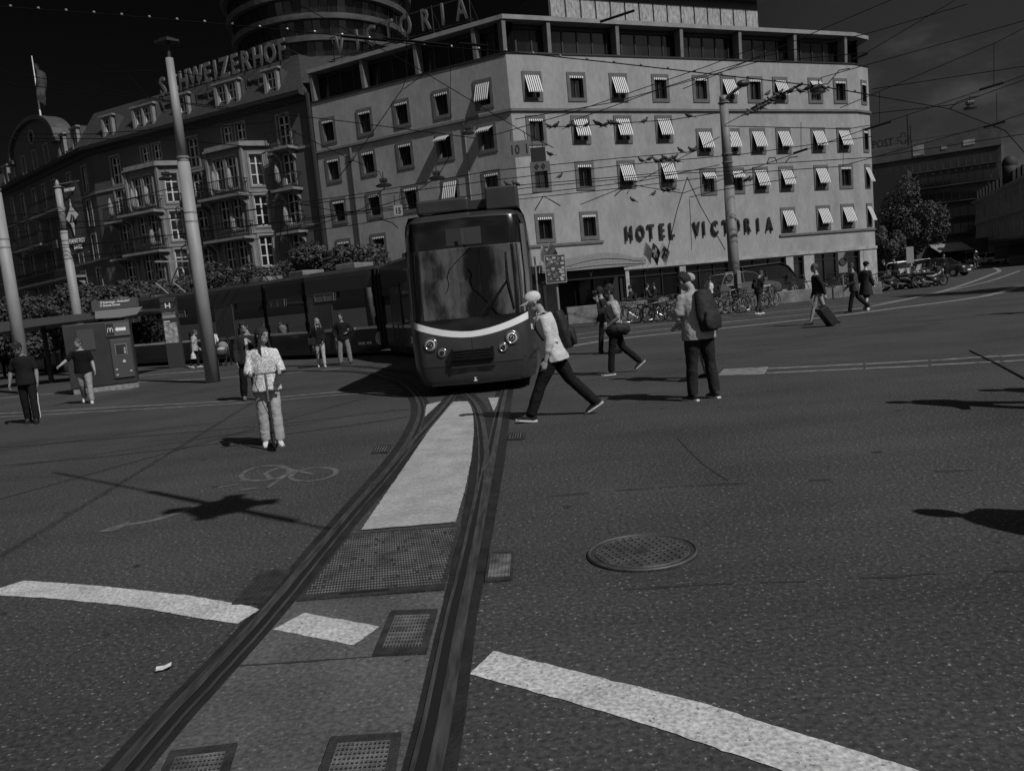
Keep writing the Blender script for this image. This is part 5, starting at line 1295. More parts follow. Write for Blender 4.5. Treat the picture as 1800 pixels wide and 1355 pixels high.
def person(label, loc, yaw, h=1.72, LL=(0, 0, 3, None), RL=(0, 0, 3, None), LA=(5, 8, 15, 0), RA=(5, 8, 15, 0), lean=2, bend=0, head=(0, 0), top=.02, sleeve='long', legs=.02, leglen=1., shoe=.02, sole=None, hair='short', hairm=None,
           girth=1., vox=.02, toptex=0, group=None, skin=None, hem=-.12, flare=1., cap=None, loose=1., lift=0., legw=None, name='person', cat='person'):
    k = h / 1.75; R_ = radians; rx = girth
    skin = skin or M_SKIN; hairm = hairm or M_HAIRD
    tl = R_(lean)
    def T(p):      # torso frame -> figure frame, with the spine bent a little more the higher it is
        p = V(p); a = tl + R_(bend) * max(0, min(1, p.z / .45)) * .5
        return V((p.x, p.y * cos(a) + p.z * sin(a), p.z * cos(a) - p.y * sin(a)))
    def leg(s, spec):
        f, kn, ab, fp_ = (list(spec) + [None])[:4]
        f, kn, ab = R_(f), R_(kn), R_(ab)
        hp = V((s * .088 * rx ** .5, 0, -.03)); d = V((s * sin(ab), sin(f) * cos(ab), -cos(f) * cos(ab))); knee = hp + d * .43
        g = f - kn; d2 = V((s * sin(ab) * .4, sin(g), -cos(g))).normalized(); an = knee + d2 * .42
        fpr = R_(fp_) if fp_ is not None else 0
        fw = V((s * .12, cos(fpr), -sin(fpr))).normalized(); up = V((0, sin(fpr), cos(fpr)))
        return hp, knee, an, fw, up
    legsj = [(s, leg(s, sp_)) for s, sp_ in ((-1, LL), (1, RL))]
    zmin = min(min((an - fw * .06 - up * .095).z, (an + fw * .17 - up * .095).z) for s, (hp, knee, an, fw, up) in legsj)
    off = V((0, 0, -zmin + lift / k))
    # arms
    arms = []
    for s, sp_ in ((-1, LA), (1, RA)):
        f, ab, el, inn = [R_(q) for q in sp_[:4]]
        S = V((s * .172 * rx ** .6, 0, .415)); d = V((s * sin(ab), sin(f) * cos(ab), -cos(f) * cos(ab))); E = S + d * .29
        g = f + el; d2 = V((s * (sin(ab) * .6 - sin(inn)), sin(g) * cos(inn), -cos(g) * cos(inn))).normalized(); W_ = E + d2 * .25
        arms.append((s, T(S), T(E), T(W_), (T(W_) - T(E)).normalized()))
    hp_, hy_ = R_(head[0]), R_(head[1])
    nb = T((0, 0, .5)); ht = tl + R_(bend) * .5 * .6
    HR = Matrix.Rotation(hy_, 3, 'Z') @ Matrix.Rotation(-(hp_ + ht * .7), 3, 'X')
    hc = nb + V((0, .02, .055)) + HR @ V((0, .025, .115))
    def Hd(p): return hc + HR @ V(p)
    X = Matrix.Translation(off * k) @ Matrix.Scale(k, 4)
    # body
    mb = MB(); mb.M = X
    def torso(mb, g, z0=-.08, z1=.5):
        prof = [(-.16, .15, .105), (-.08, .155, .11), (.03, .15, .108), (.14, .14, .102), (.26, .155, .112), (.36, .17, .112), (.43, .158, .095), (.475, .105, .078), (.5, .066, .064)]
        prof = [q for q in prof if z0 <= q[0] <= z1]
        mb.tube([T((0, (.028 if .0 < z < .2 else .01) * (rx - 1) * 3, z)) for z, _, _ in prof], [a * rx + g for _, a, _ in prof], 16, True, [b * rx ** 1.3 + g for _, _, b in prof], (1, 0, 0))
    torso(mb, 0); mb.limb([T((0, 0, .46)), nb + V((0, .012, .05)), Hd((0, -.015, -.06))], [.062, .054, .055], 10)
    mb.ball(Hd((0, 0, .01)), (.076, .096, .112), 14, 10, HR); mb.ball(Hd((0, .035, -.06)), (.055, .058, .055), 12, 8, HR)
    mb.limb([Hd((0, .088, .02)), Hd((0, .106, -.016))], [.008, .012], 6); mb.ball(Hd((0, .08, -.055)), (.024, .012, .01), 8, 6, HR); mb.ball(Hd((0, .082, .035)), (.055, .02, .014), 8, 6, HR)
    for s in (-1, 1): mb.ball(Hd((s * .078, -.005, -.005)), (.012, .022, .034), 8, 6, HR)
    for s, S, E, W_, d in arms:
        mb.limb([S, S.lerp(E, .5), E], [.05 * rx, .046 * rx, .04], 10); mb.limb([E, E.lerp(W_, .35), W_], [.041, .043, .027], 10)
        n = V((-s, .25, 0)); n = (n - d * n.dot(d)).normalized(); w = d.cross(n).normalized()
        if w.y < 0 and abs(d.z) > .5: w = -w
        mb.limb([W_, W_ + d * .045, W_ + d * .088], [.026, .04, .038], 8, [.02, .018, .015], w)
        for i, (o, ln) in enumerate(((.028, .068), (.01, .078), (-.009, .072), (-.027, .056))):
            a = W_ + d * .085 + w * o; c1 = a + d * ln * .5 + n * .012; c2 = c1 + (d * .6 + n * .8).normalized() * ln * .5; mb.limb([a, c1, c2], [.0095, .009, .0075], 6)
        mb.limb([W_ + d * .03 + w * .03, W_ + d * .065 + w * .052 + n * .012, W_ + d * .1 + w * .055 + n * .025], [.013, .011, .009], 6)
    for s, (hp, knee, an, fw, up) in legsj:
        mb.limb([hp, hp.lerp(knee, .4), knee], [.085 * rx, .075 * rx, .052], 10); mb.limb([knee, knee.lerp(an, .3), an], [.052, .056, .036], 10)
        mb.limb([an - fw * .03 - up * .05, an + fw * .08 - up * .055, an + fw * .14 - up * .068], [.036, .038, .026], 8)
    body = bake_union(mb, name, skin, max(vox * .62, .0085), None, 3)
    body.location = loc; body.rotation_euler = (0, 0, radians(yaw)); tag(body, label, cat, group)
    # upper garment
    mb = MB(); mb.M = X
    lo = .024 * loose
    prof = [(hem, .176 * flare, .138 * flare), (-.05, .17, .132), (.03, .158, .122), (.14, .145, .112), (.26, .158, .118), (.36, .172, .116), (.43, .162, .1), (.475, .11, .084)]
    mb.tube([T((0, (.03 if .0 < z < .2 else .012) * (rx - 1) * 3, z)) for z, _, _ in prof], [a * rx + lo for _, a, _ in prof], 18, True, [b * rx ** 1.3 + lo for _, _, b in prof], (1, 0, 0))
    mb.ring(T((0, .005, .485)), .062, .016, (0, .1, 1), 14, 6)
    for s, S, E, W_, d in arms:
        if sleeve == 'short': q = S.lerp(E, .72); mb.limb([S, S.lerp(q, .5), q], [.05 * rx + lo * .3, .052 * rx + lo * .4, .05 * rx + lo * .6], 10)
        elif sleeve == 'none': pass
        else:
            we = E.lerp(W_, .55 if sleeve == 'pushed' else .97)
            mb.limb([S, S.lerp(E, .5), E], [.05 * rx + lo * .3, .049 * rx + lo * .4, .046 + lo * .5], 10); mb.limb([E, E.lerp(we, .5), we], [.047 + lo * .5, .046 + lo * .4, .037 + lo * .3], 10)
    bake_union(mb, 'shirt', cloth(top, toptex, 55), vox, body, 3, .006 * min(1, loose) * k, .09, seed=len(label))
    # trousers
    mb = MB(); mb.M = X
    lw = legw or loose
    mb.tube([T((0, 0, z)) for z in (-.13, -.05, .04)], [.15 * rx + .004, .152 * rx + .004, .145 * rx], 14, True, [.11 * rx, .11 * rx, .1 * rx], (1, 0, 0))
    for s, (hp, knee, an, fw, up) in legsj:
        mb.limb([hp + V((0, 0, -.0)), hp.lerp(knee, .45), knee], [.098 * rx, .09 * rx + .004, .072 * lw ** .4], 12)
        if leglen > .6:
            e = knee.lerp(an, min(.98, leglen * .98)); mb.limb([knee, knee.lerp(e, .45), e], [.071 * lw ** .4, .069 * lw ** .5, .066 * flare ** .3 * lw ** .4], 12)
        else: mb.limb([knee, knee.lerp(an, .12)], [.075, .075], 12)
    bake_union(mb, 'trousers', cloth(legs), vox, body, 3, .006 * k, .1, seed=len(label) + 3)
    # shoes
    for s, (hp, knee, an, fw, up) in legsj:
        mb = MB(); mb.M = X; so_ = MB(); so_.M = X
        mb.limb([an - fw * .045 - up * .02, an - fw * .02 - up * .055, an + fw * .09 - up * .058, an + fw * .16 - up * .07], [.042, .046, .046, .034], 10, [.045, .048, .036, .022], fw.cross(up))
        sd_ = fw.cross(up); q = [an + fw * a + sd_ * b for a, b in ((-.085, -.03), (-.085, .03), (.06, .046), (.15, .042), (.2, .012), (.2, -.012), (.15, -.042), (.06, -.046))]
        n = len(q); so_.add([p - up * .095 for p in q] + [p - up * .074 for p in q], [tuple(range(n - 1, -1, -1)), tuple(range(n, 2 * n))] + [(i, (i + 1) % n, n + (i + 1) % n, n + i) for i in range(n)])
        sh_ = bake_union(mb, 'shoe', cloth(shoe), max(vox * .7, .009), body, 2)
        obj('sole', so_, M_SOLE if sole else M_RUB, sh_, world=False)
    # hair, cap, eyes
    if hair != 'bald':
        mb = MB(); mb.M = X
        q = .9 if cap is not None else 1
        mb.ball(Hd((0, -.014, .032 if q == 1 else .012)), (.09 * q, .104 * q, .112 * q), 14, 10, HR)
        if hair == 'curly':
            rnd = random.Random(3)
            for i in range(26):
                a = rnd.uniform(0, 2 * pi); e = rnd.uniform(.15, 1.3); mb.ball(Hd((.08 * cos(a) * cos(e), .095 * sin(a) * cos(e) - .01, .045 + .095 * sin(e))), .027, 7, 5)
        if hair == 'long':
            mb.limb([Hd((0, -.06, .04)), Hd((0, -.095, -.08)), Hd((0, -.1, -.24)), Hd((0, -.1, -.34))], [.08, .08, .07, .04], 10, [.05, .035, .03, .02], HR @ V((1, 0, 0)))
            for s in (-1, 1): mb.limb([Hd((s * .07, .03, .06)), Hd((s * .086, .03, -.06)), Hd((s * .1, .05, -.2)), Hd((s * .09, .07, -.33))], [.016, .02, .02, .01], 8)
        bake_union(mb, 'hair', hairm, max(vox * .7, .009), body, 2, .006 * k, .03)
    if cap is not None:
        mb = MB(); mb.M = X
        mb.ball(Hd((0, -.008, .048)), (.1, .118, .092), 16, 10, HR)
        mb.grid([[Hd((x, .06 + .125 * (1 - (x / .125) ** 2) * t, .055 - .02 * t - 1.2 * x * x)) for t in (0, .25, .5, .75, 1)] for x in (-.1, -.06, -.02, .02, .06, .1)])
        mb.grid([[Hd((x, .06 + .125 * (1 - (x / .125) ** 2) * t, .047 - .02 * t - 1.2 * x * x)) for t in (1, .75, .5, .25, 0)] for x in (-.1, -.06, -.02, .02, .06, .1)])
        obj('cap', mb, cloth(cap), body, True, False)
    if vox < .016:
        mb = MB(); mb.M = X
        for s in (-1, 1): mb.ball(Hd((s * .031, .083, .012)), (.014, .009, .008), 8, 6, HR)
        obj('eyes', mb, M_EYE, body, True, False)
        mb = MB(); mb.M = X
        for s in (-1, 1): mb.limb([Hd((s * .016, .094, .036)), Hd((s * .034, .089, .041)), Hd((s * .052, .074, .035))], [.005, .006, .004], 6)
        obj('eyebrows', mb, M_HAIRD, body, True, False)
        mb = MB(); mb.M = X; mb.limb([Hd((-.022, .088, -.056)), Hd((0, .0935, -.055)), Hd((.022, .088, -.056))], [.004, .005, .004], 6); obj('lips', mb, M_SKIND, body, True, False)
    Wm = Matrix.Translation(loc) @ Matrix.Rotation(radians(yaw), 4, 'Z') @ X
    hands = [Wm @ (a[3] + a[4] * .09) for a in arms]
    return body, (lambda p: Wm @ T(p)), hands, (lambda p: Wm @ Hd(p))
def backpack(label, tf, v=.012, w_=.155, z0=-.02, z1=.46, d=.19, strap=True):
    mb = MB()
    def bl(y0, y1, zz0, zz1, ww):
        prof = []
        n = 9
        mb.tube([tf((0, -(y0 + y1) / 2 + .0, zz0 + (zz1 - zz0) * i / n)) for i in range(n + 1)], [ww * (.55 + .45 * sin(pi * (.18 + .68 * i / n))) for i in range(n + 1)], 14, True, [(y1 - y0) / 2 * (.6 + .4 * sin(pi * (.12 + .72 * i / n))) for i in range(n + 1)], (tf((1, 0, 0)) - tf((0, 0, 0))).normalized())
    bl(.1, .1 + d, z0, z1, w_); bl(.1 + d * .7, .1 + d * 1.25, z0 + .02, z0 + .24, w_ * .85)
    c = tf((0, -.2, z0))
    t = thing('backpack', label, 'backpack', c)
    mb2 = MB(); mb2.v = mb.v; mb2.f = mb.f
    o = bake_union(mb2, 'bag', mat('pack_cloth_%d' % int(v * 1000), v, .75, var=.25, scale=8, bump=.12, bscale=60), .012, None, 3, .007, .1); o.parent = t; o.location = -c
    if strap:
        s_ = MB()
        for s in (-1, 1): s_.tube([tf((s * .09, -.11, .43)), tf((s * .105, -.03, .495)), tf((s * .12, .08, .46)), tf((s * .14, .145, .33)), tf((s * .165, .1, .17)), tf((s * .16, -.08, .08))], .022, 6, True, [.01] * 6, None)
        obj('straps', s_, mat('strap', .015, .8), t)
    return t
def gxy(x, y): p = G(x, y); return V((p.x, p.y, 0))

# --- the walkers in front of the tram
b, tf, hd_, hf = person('man in a white cap and white sweater striding left past the tram', gxy(983, 735), 88, 1.74, LL=(27, 4, 2, -8), RL=(-27, 16, 2, 30), LA=(4, 6, 22, 4), RA=(22, 8, 30, 8), lean=9, bend=8, head=(16, 6), top=.48, sleeve='pushed', legs=.012, shoe=.02, sole=1, hair='short', girth=1.12, vox=.0125, cap=.5, loose=1.2, hem=-.15)
backpack('black backpack on the man in the white cap', tf)
b, tf, hd_, hf = person('man in a patterned shirt raising a camera to his eye', gxy(1088, 657), 84, 1.66, LL=(14, 8, 2, 0), RL=(-16, 30, 2, 38), LA=(-14, 20, 70, 25), RA=(62, 12, 112, -6), lean=2, bend=3, head=(-2, 4), top=.3, sleeve='short', legs=.012, shoe=.04, sole=1, hair='curly', vox=.0135, toptex=.7, hem=-.13, skin=M_SKIND)
mb = MB(); c = hf((0, .15, .01)); mb.bbox(c.x - .06, c.x + .05, c.y - .07, c.y + .07, c.z - .04, c.z + .045, .012); mb.tube([c + V((-.05, 0, 0)), c + V((-.16, 0, 0))], [.038, .036], 12)
tag(recenter(obj('camera', mb, M_RUB)), 'dark camera held to the eye of the man in the patterned shirt', 'camera')
mb = MB(); c = tf((-.16, -.02, -.06)); mb.ball(c, (.2, .12, .12), 14, 9); mb.ball(c + V((.14, .03, -.02)), (.12, .1, .11), 12, 8)
o = bake_union(mb, 'shoulder_bag', mat('pack_cloth_12', .012, .75), .014, None, 3, .008, .07); tag(recenter(o), 'bulky black shoulder bag at the hip of the man with the camera', 'bag')
mb = MB(); mb.tube([tf((-.17, -.02, 0)), tf((-.1, .13, .2)), tf((.05, .1, .42)), tf((.12, 0, .5)), tf((.05, -.12, .4)), tf((-.12, -.14, .1))], .014, 6); put('bag_strap', mb.mesh('bag_strap', M_RUB), o)
b, tf, hd_, hf = person('heavy man in a pale t-shirt and jeans standing with his head bent over a phone', gxy(1236, 702), 30, 1.76, LL=(3, 2, 5, 0), RL=(-3, 3, 6, 0), LA=(18, 14, 96, 30), RA=(22, 14, 96, 34), lean=3, bend=14, head=(34, 8), top=.3, sleeve='short', legs=.022, shoe=.04, sole=1, hair='short', girth=1.22, vox=.0125, loose=1.3, hem=-.16)
backpack('black backpack on the standing man with bent head', tf, .014, .17, -.06, .46, .2)
mb = MB(); c = (hd_[0] + hd_[1]) / 2; mb.bbox(c.x - .04, c.x + .04, c.y - .06, c.y + .06, c.z - .008, c.z + .006, .004); tag(recenter(obj('phone', mb, M_BLACK)), 'dark phone in the hands of the standing man with the backpack', 'phone')
person('person in a pale cap and light trousers standing behind the man with bent head', gxy(1228, 667), 60, 1.72, LL=(6, 2, 12, 0), RL=(-6, 3, 8, 0), LA=(10, 10, 40, 10), RA=(10, 10, 40, 10), top=.2, legs=.2, shoe=.02, hair='short', vox=.018, cap=.3, hem=-.14)
b, tf, hd_, hf = person('person in dark clothes walking behind the man with the camera', gxy(1066, 621), 82, 1.66, LL=(12, 5, 2, 0), RL=(-14, 20, 2, 25), LA=(-12, 10, 15, 5), RA=(10, 8, 20, 0), top=.02, legs=.015, vox=.02)
def suitcase(label, base, yaw, tilt, w_=.42, d=.26, h=.62, v=.02, handle=.42):
    t = thing('suitcase', label, 'suitcase', base); M0 = Matrix.Rotation(radians(yaw), 4, 'Z') @ Matrix.Rotation(radians(tilt), 4, 'Y')
    mb = MB(); mb.M = M0; mb.bbox(-d / 2, d / 2, -w_ / 2, w_ / 2, .06, h, .035)
    for y in (-.12, -.04, .04, .12): mb.box(d / 2, d / 2 + .008, y - .01, y + .01, .1, h - .04)
    obj('shell', mb, mat('case_shell', v, .5, bump=.2, bscale=40), t, world=False)
    mb = MB(); mb.M = M0
    for y in (-w_ / 2 + .05, w_ / 2 - .05): mb.disc((-d / 2 + .03, y, .035), .035, .03, (0, 1, 0), 14); mb.disc((d / 2 - .03, y, .035), .035, .03, (0, 1, 0), 14)
    obj('wheels', mb, M_RUB, t, world=False)
    mb = MB(); mb.M = M0; mb.tube([(-d / 2 + .03, -.08, h), (-d / 2 + .03, -.08, h + handle), (-d / 2 + .03, .08, h + handle), (-d / 2 + .03, .08, h)], .011, 6); obj('handle', mb, M_MASTD, t, world=False)
    return t
suitcase('dark upright suitcase behind the man with the camera', gxy(1083, 621), 0, 6, h=.75)
b, tf, hd_, hf = person('grey haired man in a dark jacket and pale trousers pulling a suitcase', gxy(1441, 570), 76, 1.76, LL=(20, 4, 4, -6), RL=(-20, 12, 4, 22), LA=(-22, 8, 14, 0), RA=(6, 8, 20, 5), lean=3, top=.02, legs=.19, shoe=.03, hair='short', hairm=M_HAIRG, girth=1.08, vox=.017, hem=-.07, flare=.98, loose=1.1, legw=3.4)
suitcase('dark suitcase tilted behind the grey haired man', gxy(1462, 573) + V((.08, 0, 0)), 0, -34, h=.66, v=.015, handle=.5)
p = tf((0, .115, .36)); mb = MB(); mb.ball(p, (.03, .06, .11), 8, 6); tag(o, None) if False else None
tag(put('shirt_front', mb.mesh('shirt_front', cloth(.55)), b, world=False), None); b.children[-1].data.transform(b.matrix_basis.inverted() if False else (Matrix.Translation(b.location) @ Matrix.Rotation(b.rotation_euler.z, 4, 'Z')).inverted())
person('curly haired woman in a dark jacket walking left in front of the hotel corner', gxy(1503, 549), 80, 1.66, LL=(16, 5, 2, 0), RL=(-22, 22, 2, 28), LA=(6, 10, 60, 20), RA=(10, 8, 30, 0), top=.05, legs=.012, hair='curly', hairm=mat('hair_brown', .035, .6, var=.5, scale=25), vox=.018, hem=-.2, loose=1.3)
person('woman in a dark hat and wide dark coat with bare legs', gxy(1524, 546), -60, 1.66, LL=(14, 8, 2, 0), RL=(-10, 14, 2, 20), LA=(0, 10, 40, 20), RA=(4, 10, 30, 10), top=.03, legs=.03, leglen=.3, shoe=.45, sole=1, cap=.012, vox=.018, hem=-.42, flare=1.35, loose=1.5, skin=mat('skin_pale', .42, .5))
b, tf, hd_, hf = person('young man in dark clothes reading a phone in front of the parked bicycles', gxy(1336, 553), -74, 1.72, LL=(10, 5, 2, 0), RL=(-9, 12, 2, 14), LA=(16, 10, 80, 14), RA=(16, 10, 80, 14), head=(24, 0), bend=8, top=.02, sleeve='short', legs=.04, shoe=.45, sole=1, loose=1.4, vox=.018, hair='short', hairm=mat('hair_light', .04, .6))
backpack('dark backpack on the young man reading a phone', tf, .01, .14, .05, .44, .15)
# --- the girl and her scooter
gl_ = gxy(482, 782)
b, tf, hd_, hf = person('girl with long dark hair in a pale fleece riding a kick scooter', gl_, -163, 1.53, LL=(7, 7, 0, 0), RL=(-3, 3, 2, 0), LA=(16, 14, 72, 12), RA=(16, 14, 72, 12), lean=1, head=(6, 42), top=.5, toptex=.7, legs=.33, shoe=.55, sole=1, hair='long', vox=.0115, loose=1.45, flare=1.1, hem=-.15, girth=.97)
hc_ = (hd_[0] + hd_[1]) / 2; fwd = V((sin(radians(17)), -cos(radians(17)), 0)); rt_ = V((-fwd.y, fwd.x, 0))
sc_ = thing('kick_scooter', 'dark kick scooter with a tall T-bar under the girl in fleece', 'scooter', (gl_.x, gl_.y, 0))
w1 = V((hc_.x, hc_.y, 0)) + fwd * .13 + V((0, 0, .1)); w2 = w1 - fwd * .68
hz = hc_.z + .005; barp = V((hc_.x, hc_.y, hz))
mb = MB(); mb.tube([w1 + V((0, 0, .14)), w1 + (barp - w1) * .62], .021, 10); part('lower_tube', mb, M_RUB, sc_)
mb = MB(); mb.tube([w1 + (barp - w1) * .6, barp], .015, 10); mb.ring(w1 + (barp - w1) * .6, .022, .01, barp - w1, 12, 6); part('stem', mb, M_CHR, sc_)
mb = MB(); mb.tube([barp - rt_ * .2, barp + rt_ * .2], .013, 8); part('handlebar', mb, M_CHR, sc_)
for s in (-1, 1): mb = MB(); mb.tube([barp + rt_ * s * .12, barp + rt_ * s * .25], .019, 10); part('grip', mb, M_RUB, sc_)
for wv in (w1, w2):
    mb = MB(); mb.ring(wv, .085, .017, rt_, 28, 8); o = part('wheel', mb, M_RUB, sc_, smooth=True)
    mb = MB(); mb.ring(wv, .066, .008, rt_, 24, 6); mb.disc(wv, .02, .05, rt_, 12)
    for a in range(5): d = (fwd * cos(a * 2 * pi / 5) + V((0, 0, sin(a * 2 * pi / 5)))); mb.tube([wv, wv + d * .066], .007, 5)
    part('spokes', mb, M_MASTD, o)
mb = MB(); mb.tube([w1, w1 + V((0, 0, .13)) - fwd * .02], [.02, .024], 8); mb.tube([w1 + V((0, 0, .16)) - fwd * .03, w1 - fwd * .12 + V((0, 0, -.0)), w1 - fwd * .2 + V((0, 0, -.03))], .02, 8)
dk = [w1 - fwd * .16 + rt_ * .055, w1 - fwd * .6 + rt_ * .055, w1 - fwd * .6 - rt_ * .055, w1 - fwd * .16 - rt_ * .055]; mb.prism([(q.x, q.y) for q in dk], .055, .08); part('deck', mb, M_RUB, sc_)
mb = MB(); mb.tube([barp - rt_ * .1, barp - rt_ * .13 + V((0, 0, -.12)), barp - rt_ * .06 + V((0, 0, -.4)), w1 + V((0, 0, .3))], .005, 5); part('brake_cable', mb, M_RUB, sc_)
# --- left side
b, tf, hd_, hf = person('boy in a dark jacket with curly dark hair, walking behind the girl', gxy(443, 703), -150, 1.62, LL=(10, 6, 2, 0), RL=(-8, 10, 3, 12), LA=(24, 10, 120, 40), RA=(2, 12, 24, 4), head=(8, -8), top=.022, legs=.014, shoe=.1, hair='curly', vox=.015, loose=1.6, hem=-.16)
mb = MB(); mb.grid([[tf((x, .14 + .02 * cos(x * 30), z)) for z in (.0, .15, .3, .42)] for x in (-.03, 0, .03)]); q = put('shirt_front', mb.mesh('shirt_front', cloth(.5)), b, world=False); q.data.transform((Matrix.Translation(b.location) @ Matrix.Rotation(b.rotation_euler.z, 4, 'Z')).inverted())
b, tf, hd_, hf = person('blond woman in a black sweater and pale jeans walking beside the tram', gxy(566, 645), -168, 1.52, LL=(8, 4, 2, 0), RL=(-10, 14, 0, 16), LA=(6, 8, 40, 20), RA=(-4, 8, 10, 0), head=(-4, 24), top=.012, legs=.36, shoe=.45, sole=1, hair='long', hairm=M_HAIRB, vox=.017, hem=-.12)
mb = MB(); c = tf((.24, .02, -.02)); mb.bbox(c.x - .13, c.x + .13, c.y - .07, c.y + .07, c.z - .12, c.z + .1, .03); mb.tube([c + V((-.1, 0, .1)), c + V((-.05, 0, .28)), c + V((.06, 0, .28)), c + V((.1, 0, .1))], .012, 6); tag(recenter(obj('handbag', mb, M_RUB)), 'black handbag of the blond woman', 'bag')
person('man in a black jacket and jeans with a hand on his hip beside the tram', gxy(608, 640), -172, 1.62, LL=(3, 3, 8, 0), RL=(5, 4, 7, 0), LA=(-6, 40, 70, 60), RA=(-4, 26, 40, 30), head=(4, -12), top=.012, legs=.17, shoe=.03, vox=.017, loose=1.6, hem=-.12)
b, tf, hd_, hf = person('man in a dark polo shirt and track pants with white side stripes', gxy(58, 744), -165, 1.64, LL=(8, 6, 2, 0), RL=(-6, 8, 2, 10), LA=(6, 12, 16, 4), RA=(-8, 22, 24, 6), head=(26, -30), bend=5, top=.014, sleeve='short', legs=.012, shoe=.015, hair='curly', vox=.014, loose=1.3, hem=-.14, skin=M_SKIND)
inv = (Matrix.Translation(b.location) @ Matrix.Rotation(b.rotation_euler.z, 4, 'Z')).inverted()
tr_ = [c for c in b.children if c.name.startswith('trousers')][0]; mb = MB()
for s, kk_ in ((-1, 0), (1, 1)):
    pts = {}
    for v in tr_.data.vertices:
        zc_ = round(v.co.z / .05)
        if v.co.x * s > 0 and .06 < v.co.z < .86:
            if zc_ not in pts or v.co.x * s > pts[zc_].x * s: pts[zc_] = v.co.copy()
    mb.tube([pts[q] + V((s * .003, 0, 0)) for q in sorted(pts)], .009, 6)
put('side_stripes', mb.mesh('side_stripes', cloth(.6)), b, world=False)
person('grey haired man in a black t-shirt and pale jeans walking past the ticket machine', gxy(155, 709), -160, 1.6, LL=(10, 6, 2, 0), RL=(-14, 24, 2, 26), LA=(4, 14, 20, 0), RA=(34, 40, 28, -10), head=(2, -34), top=.008, sleeve='short', legs=.27, shoe=.5, sole=1, hair='short', hairm=M_HAIRG, girth=1.12, vox=.015, loose=1.2, hem=-.12)
b, tf, hd_, hf = person('old person in a pale blouse carrying a white bag beside the stop pillar', gxy(346, 646), -70, 1.5, LL=(8, 4, 2, 0), RL=(-10, 14, 2, 16), LA=(8, 8, 30, 0), RA=(-12, 8, 10, 0), head=(10, 0), bend=8, top=.34, sleeve='short', legs=.015, shoe=.3, sole=1, hairm=M_HAIRG, vox=.02, hem=-.2, loose=1.5)
mb = MB(); c = hd_[1] + V((0, 0, -.16)); mb.tube([c + V((0, 0, .14)), c + V((0, 0, .02)), c + V((0, 0, -.13))], [.02, .09, .11], 8); tag(recenter(obj('shopping_bag', mb, cloth(.5))), 'small white bag in the hand of the old person in the blouse', 'bag')
b, tf, hd_, hf = person('person in a white top pushing a stroller behind the tall mast', gxy(380, 641), -160, 1.52, LL=(8, 4, 2, 0), RL=(-8, 12, 2, 12), LA=(26, 8, 60, 8), RA=(26, 8, 60, 8), top=.5, legs=.02, vox=.02)
st = thing('stroller', 'dark stroller with a pale hood beside the tall mast', 'stroller', gxy(393, 643)); s0 = gxy(393, 643)
mb = MB(); mb.M = Matrix.Translation(s0)
for x in (-.22, .22):
    for y in (-.3, .32): mb.ring((x, y, .12), .1, .022, (1, 0, 0), 18, 6)
    mb.tube([(x, -.3, .12), (x, .15, .75), (x, .5, 1.0)], .016, 6); mb.tube([(x, .32, .12), (x, .0, .5)], .016, 6)
mb.tube([(-.22, .5, 1.0), (.22, .5, 1.0)], .02, 6); part('chassis', mb, M_RUB, st)
mb = MB(); mb.M = Matrix.Translation(s0); mb.ball((0, 0, .52), (.21, .3, .17), 12, 8); part('seat', mb, cloth(.05), st, smooth=True)
mb = MB(); mb.M = Matrix.Translation(s0); mb.ring((0, .16, .72), .19, .045, (0, 1, .1), 16, 8, 0, pi); mb.ball((0, .2, .76), (.2, .16, .2), 12, 8); part('hood', mb, cloth(.2), st, smooth=True)
mb = MB(); mb.M = Matrix.Translation(s0); mb.ball((0, -.05, .66), (.16, .2, .08), 10, 6); part('blanket', mb, cloth(.38), st, smooth=True)
person('person in dark clothes standing behind the ticket machine', gxy(87, 657), 170, 1.66, top=.014, legs=.012, vox=.022, loose=1.4)
person('person in dark clothes waiting at the left edge under the shelter', gxy(14, 664), -150, 1.66, top=.02, legs=.014, vox=.022, hair='curly', loose=1.3)
# --- far right
person('person in dark clothes standing left of the motorcycles', V((P(1556, 500, 52).x, 52, 0)), 100, 1.72, top=.02, legs=.02, vox=.026, loose=1.4)
person('person in a black coat standing between the motorcycles and the tree', V((P(1573, 500, 55).x, 55, 0)), 150, 1.74, top=.012, legs=.012, vox=.026, loose=1.6, hem=-.3)
person('person in dark clothes beside the dark parked hatchback', V((P(1659, 480, 60).x, 60, 0)), 180, 1.74, top=.014, legs=.012, vox=.026, loose=1.4)
# --- hotel terrace: seated guests on chairs
def chair(x, Y, yaw, label):
    t = thing('terrace_chair', label, 'chair', (x, Y, .3), radians(yaw), 'chairs on the hotel terrace')
    mb = MB(); mb.bbox(-.22, .22, -.22, .22, .43, .47, .015); obj('seat', mb, M_DARKM, t, world=False)
    mb = MB(); mb.bbox(-.22, .22, -.24, -.2, .55, .9, .015); obj('backrest', mb, M_DARKM, t, world=False)
    for sx in (-.19, .19):
        for sy in (-.2, .19): mb = MB(); mb.tube([(sx, sy, 0), (sx, sy, .9 if sy < 0 else .43)], .014, 6); obj('leg', mb, M_DARKM, t, world=False)
for x, yaw, lab, v in ((1110, 70, 'seated terrace guest in dark clothes nearest the entrance', .03), (1137, -80, 'seated terrace guest facing right at the middle table', .05), (1152, 80, 'seated terrace guest in a dark coat facing left', .02), (1251, 75, 'seated terrace guest in a white shirt behind the standing man', .5)):
    q = V((P(x, 520, 43).x, 43, .3)); chair(q.x, 43, yaw, 'dark terrace chair under the ' + lab)
    person(lab, q, yaw, 1.72, LL=(86, 86, 6, 0), RL=(86, 86, 6, 0), LA=(20, 10, 60, 10), RA=(20, 10, 60, 10), top=v, legs=.02, vox=.026, loose=1.2)
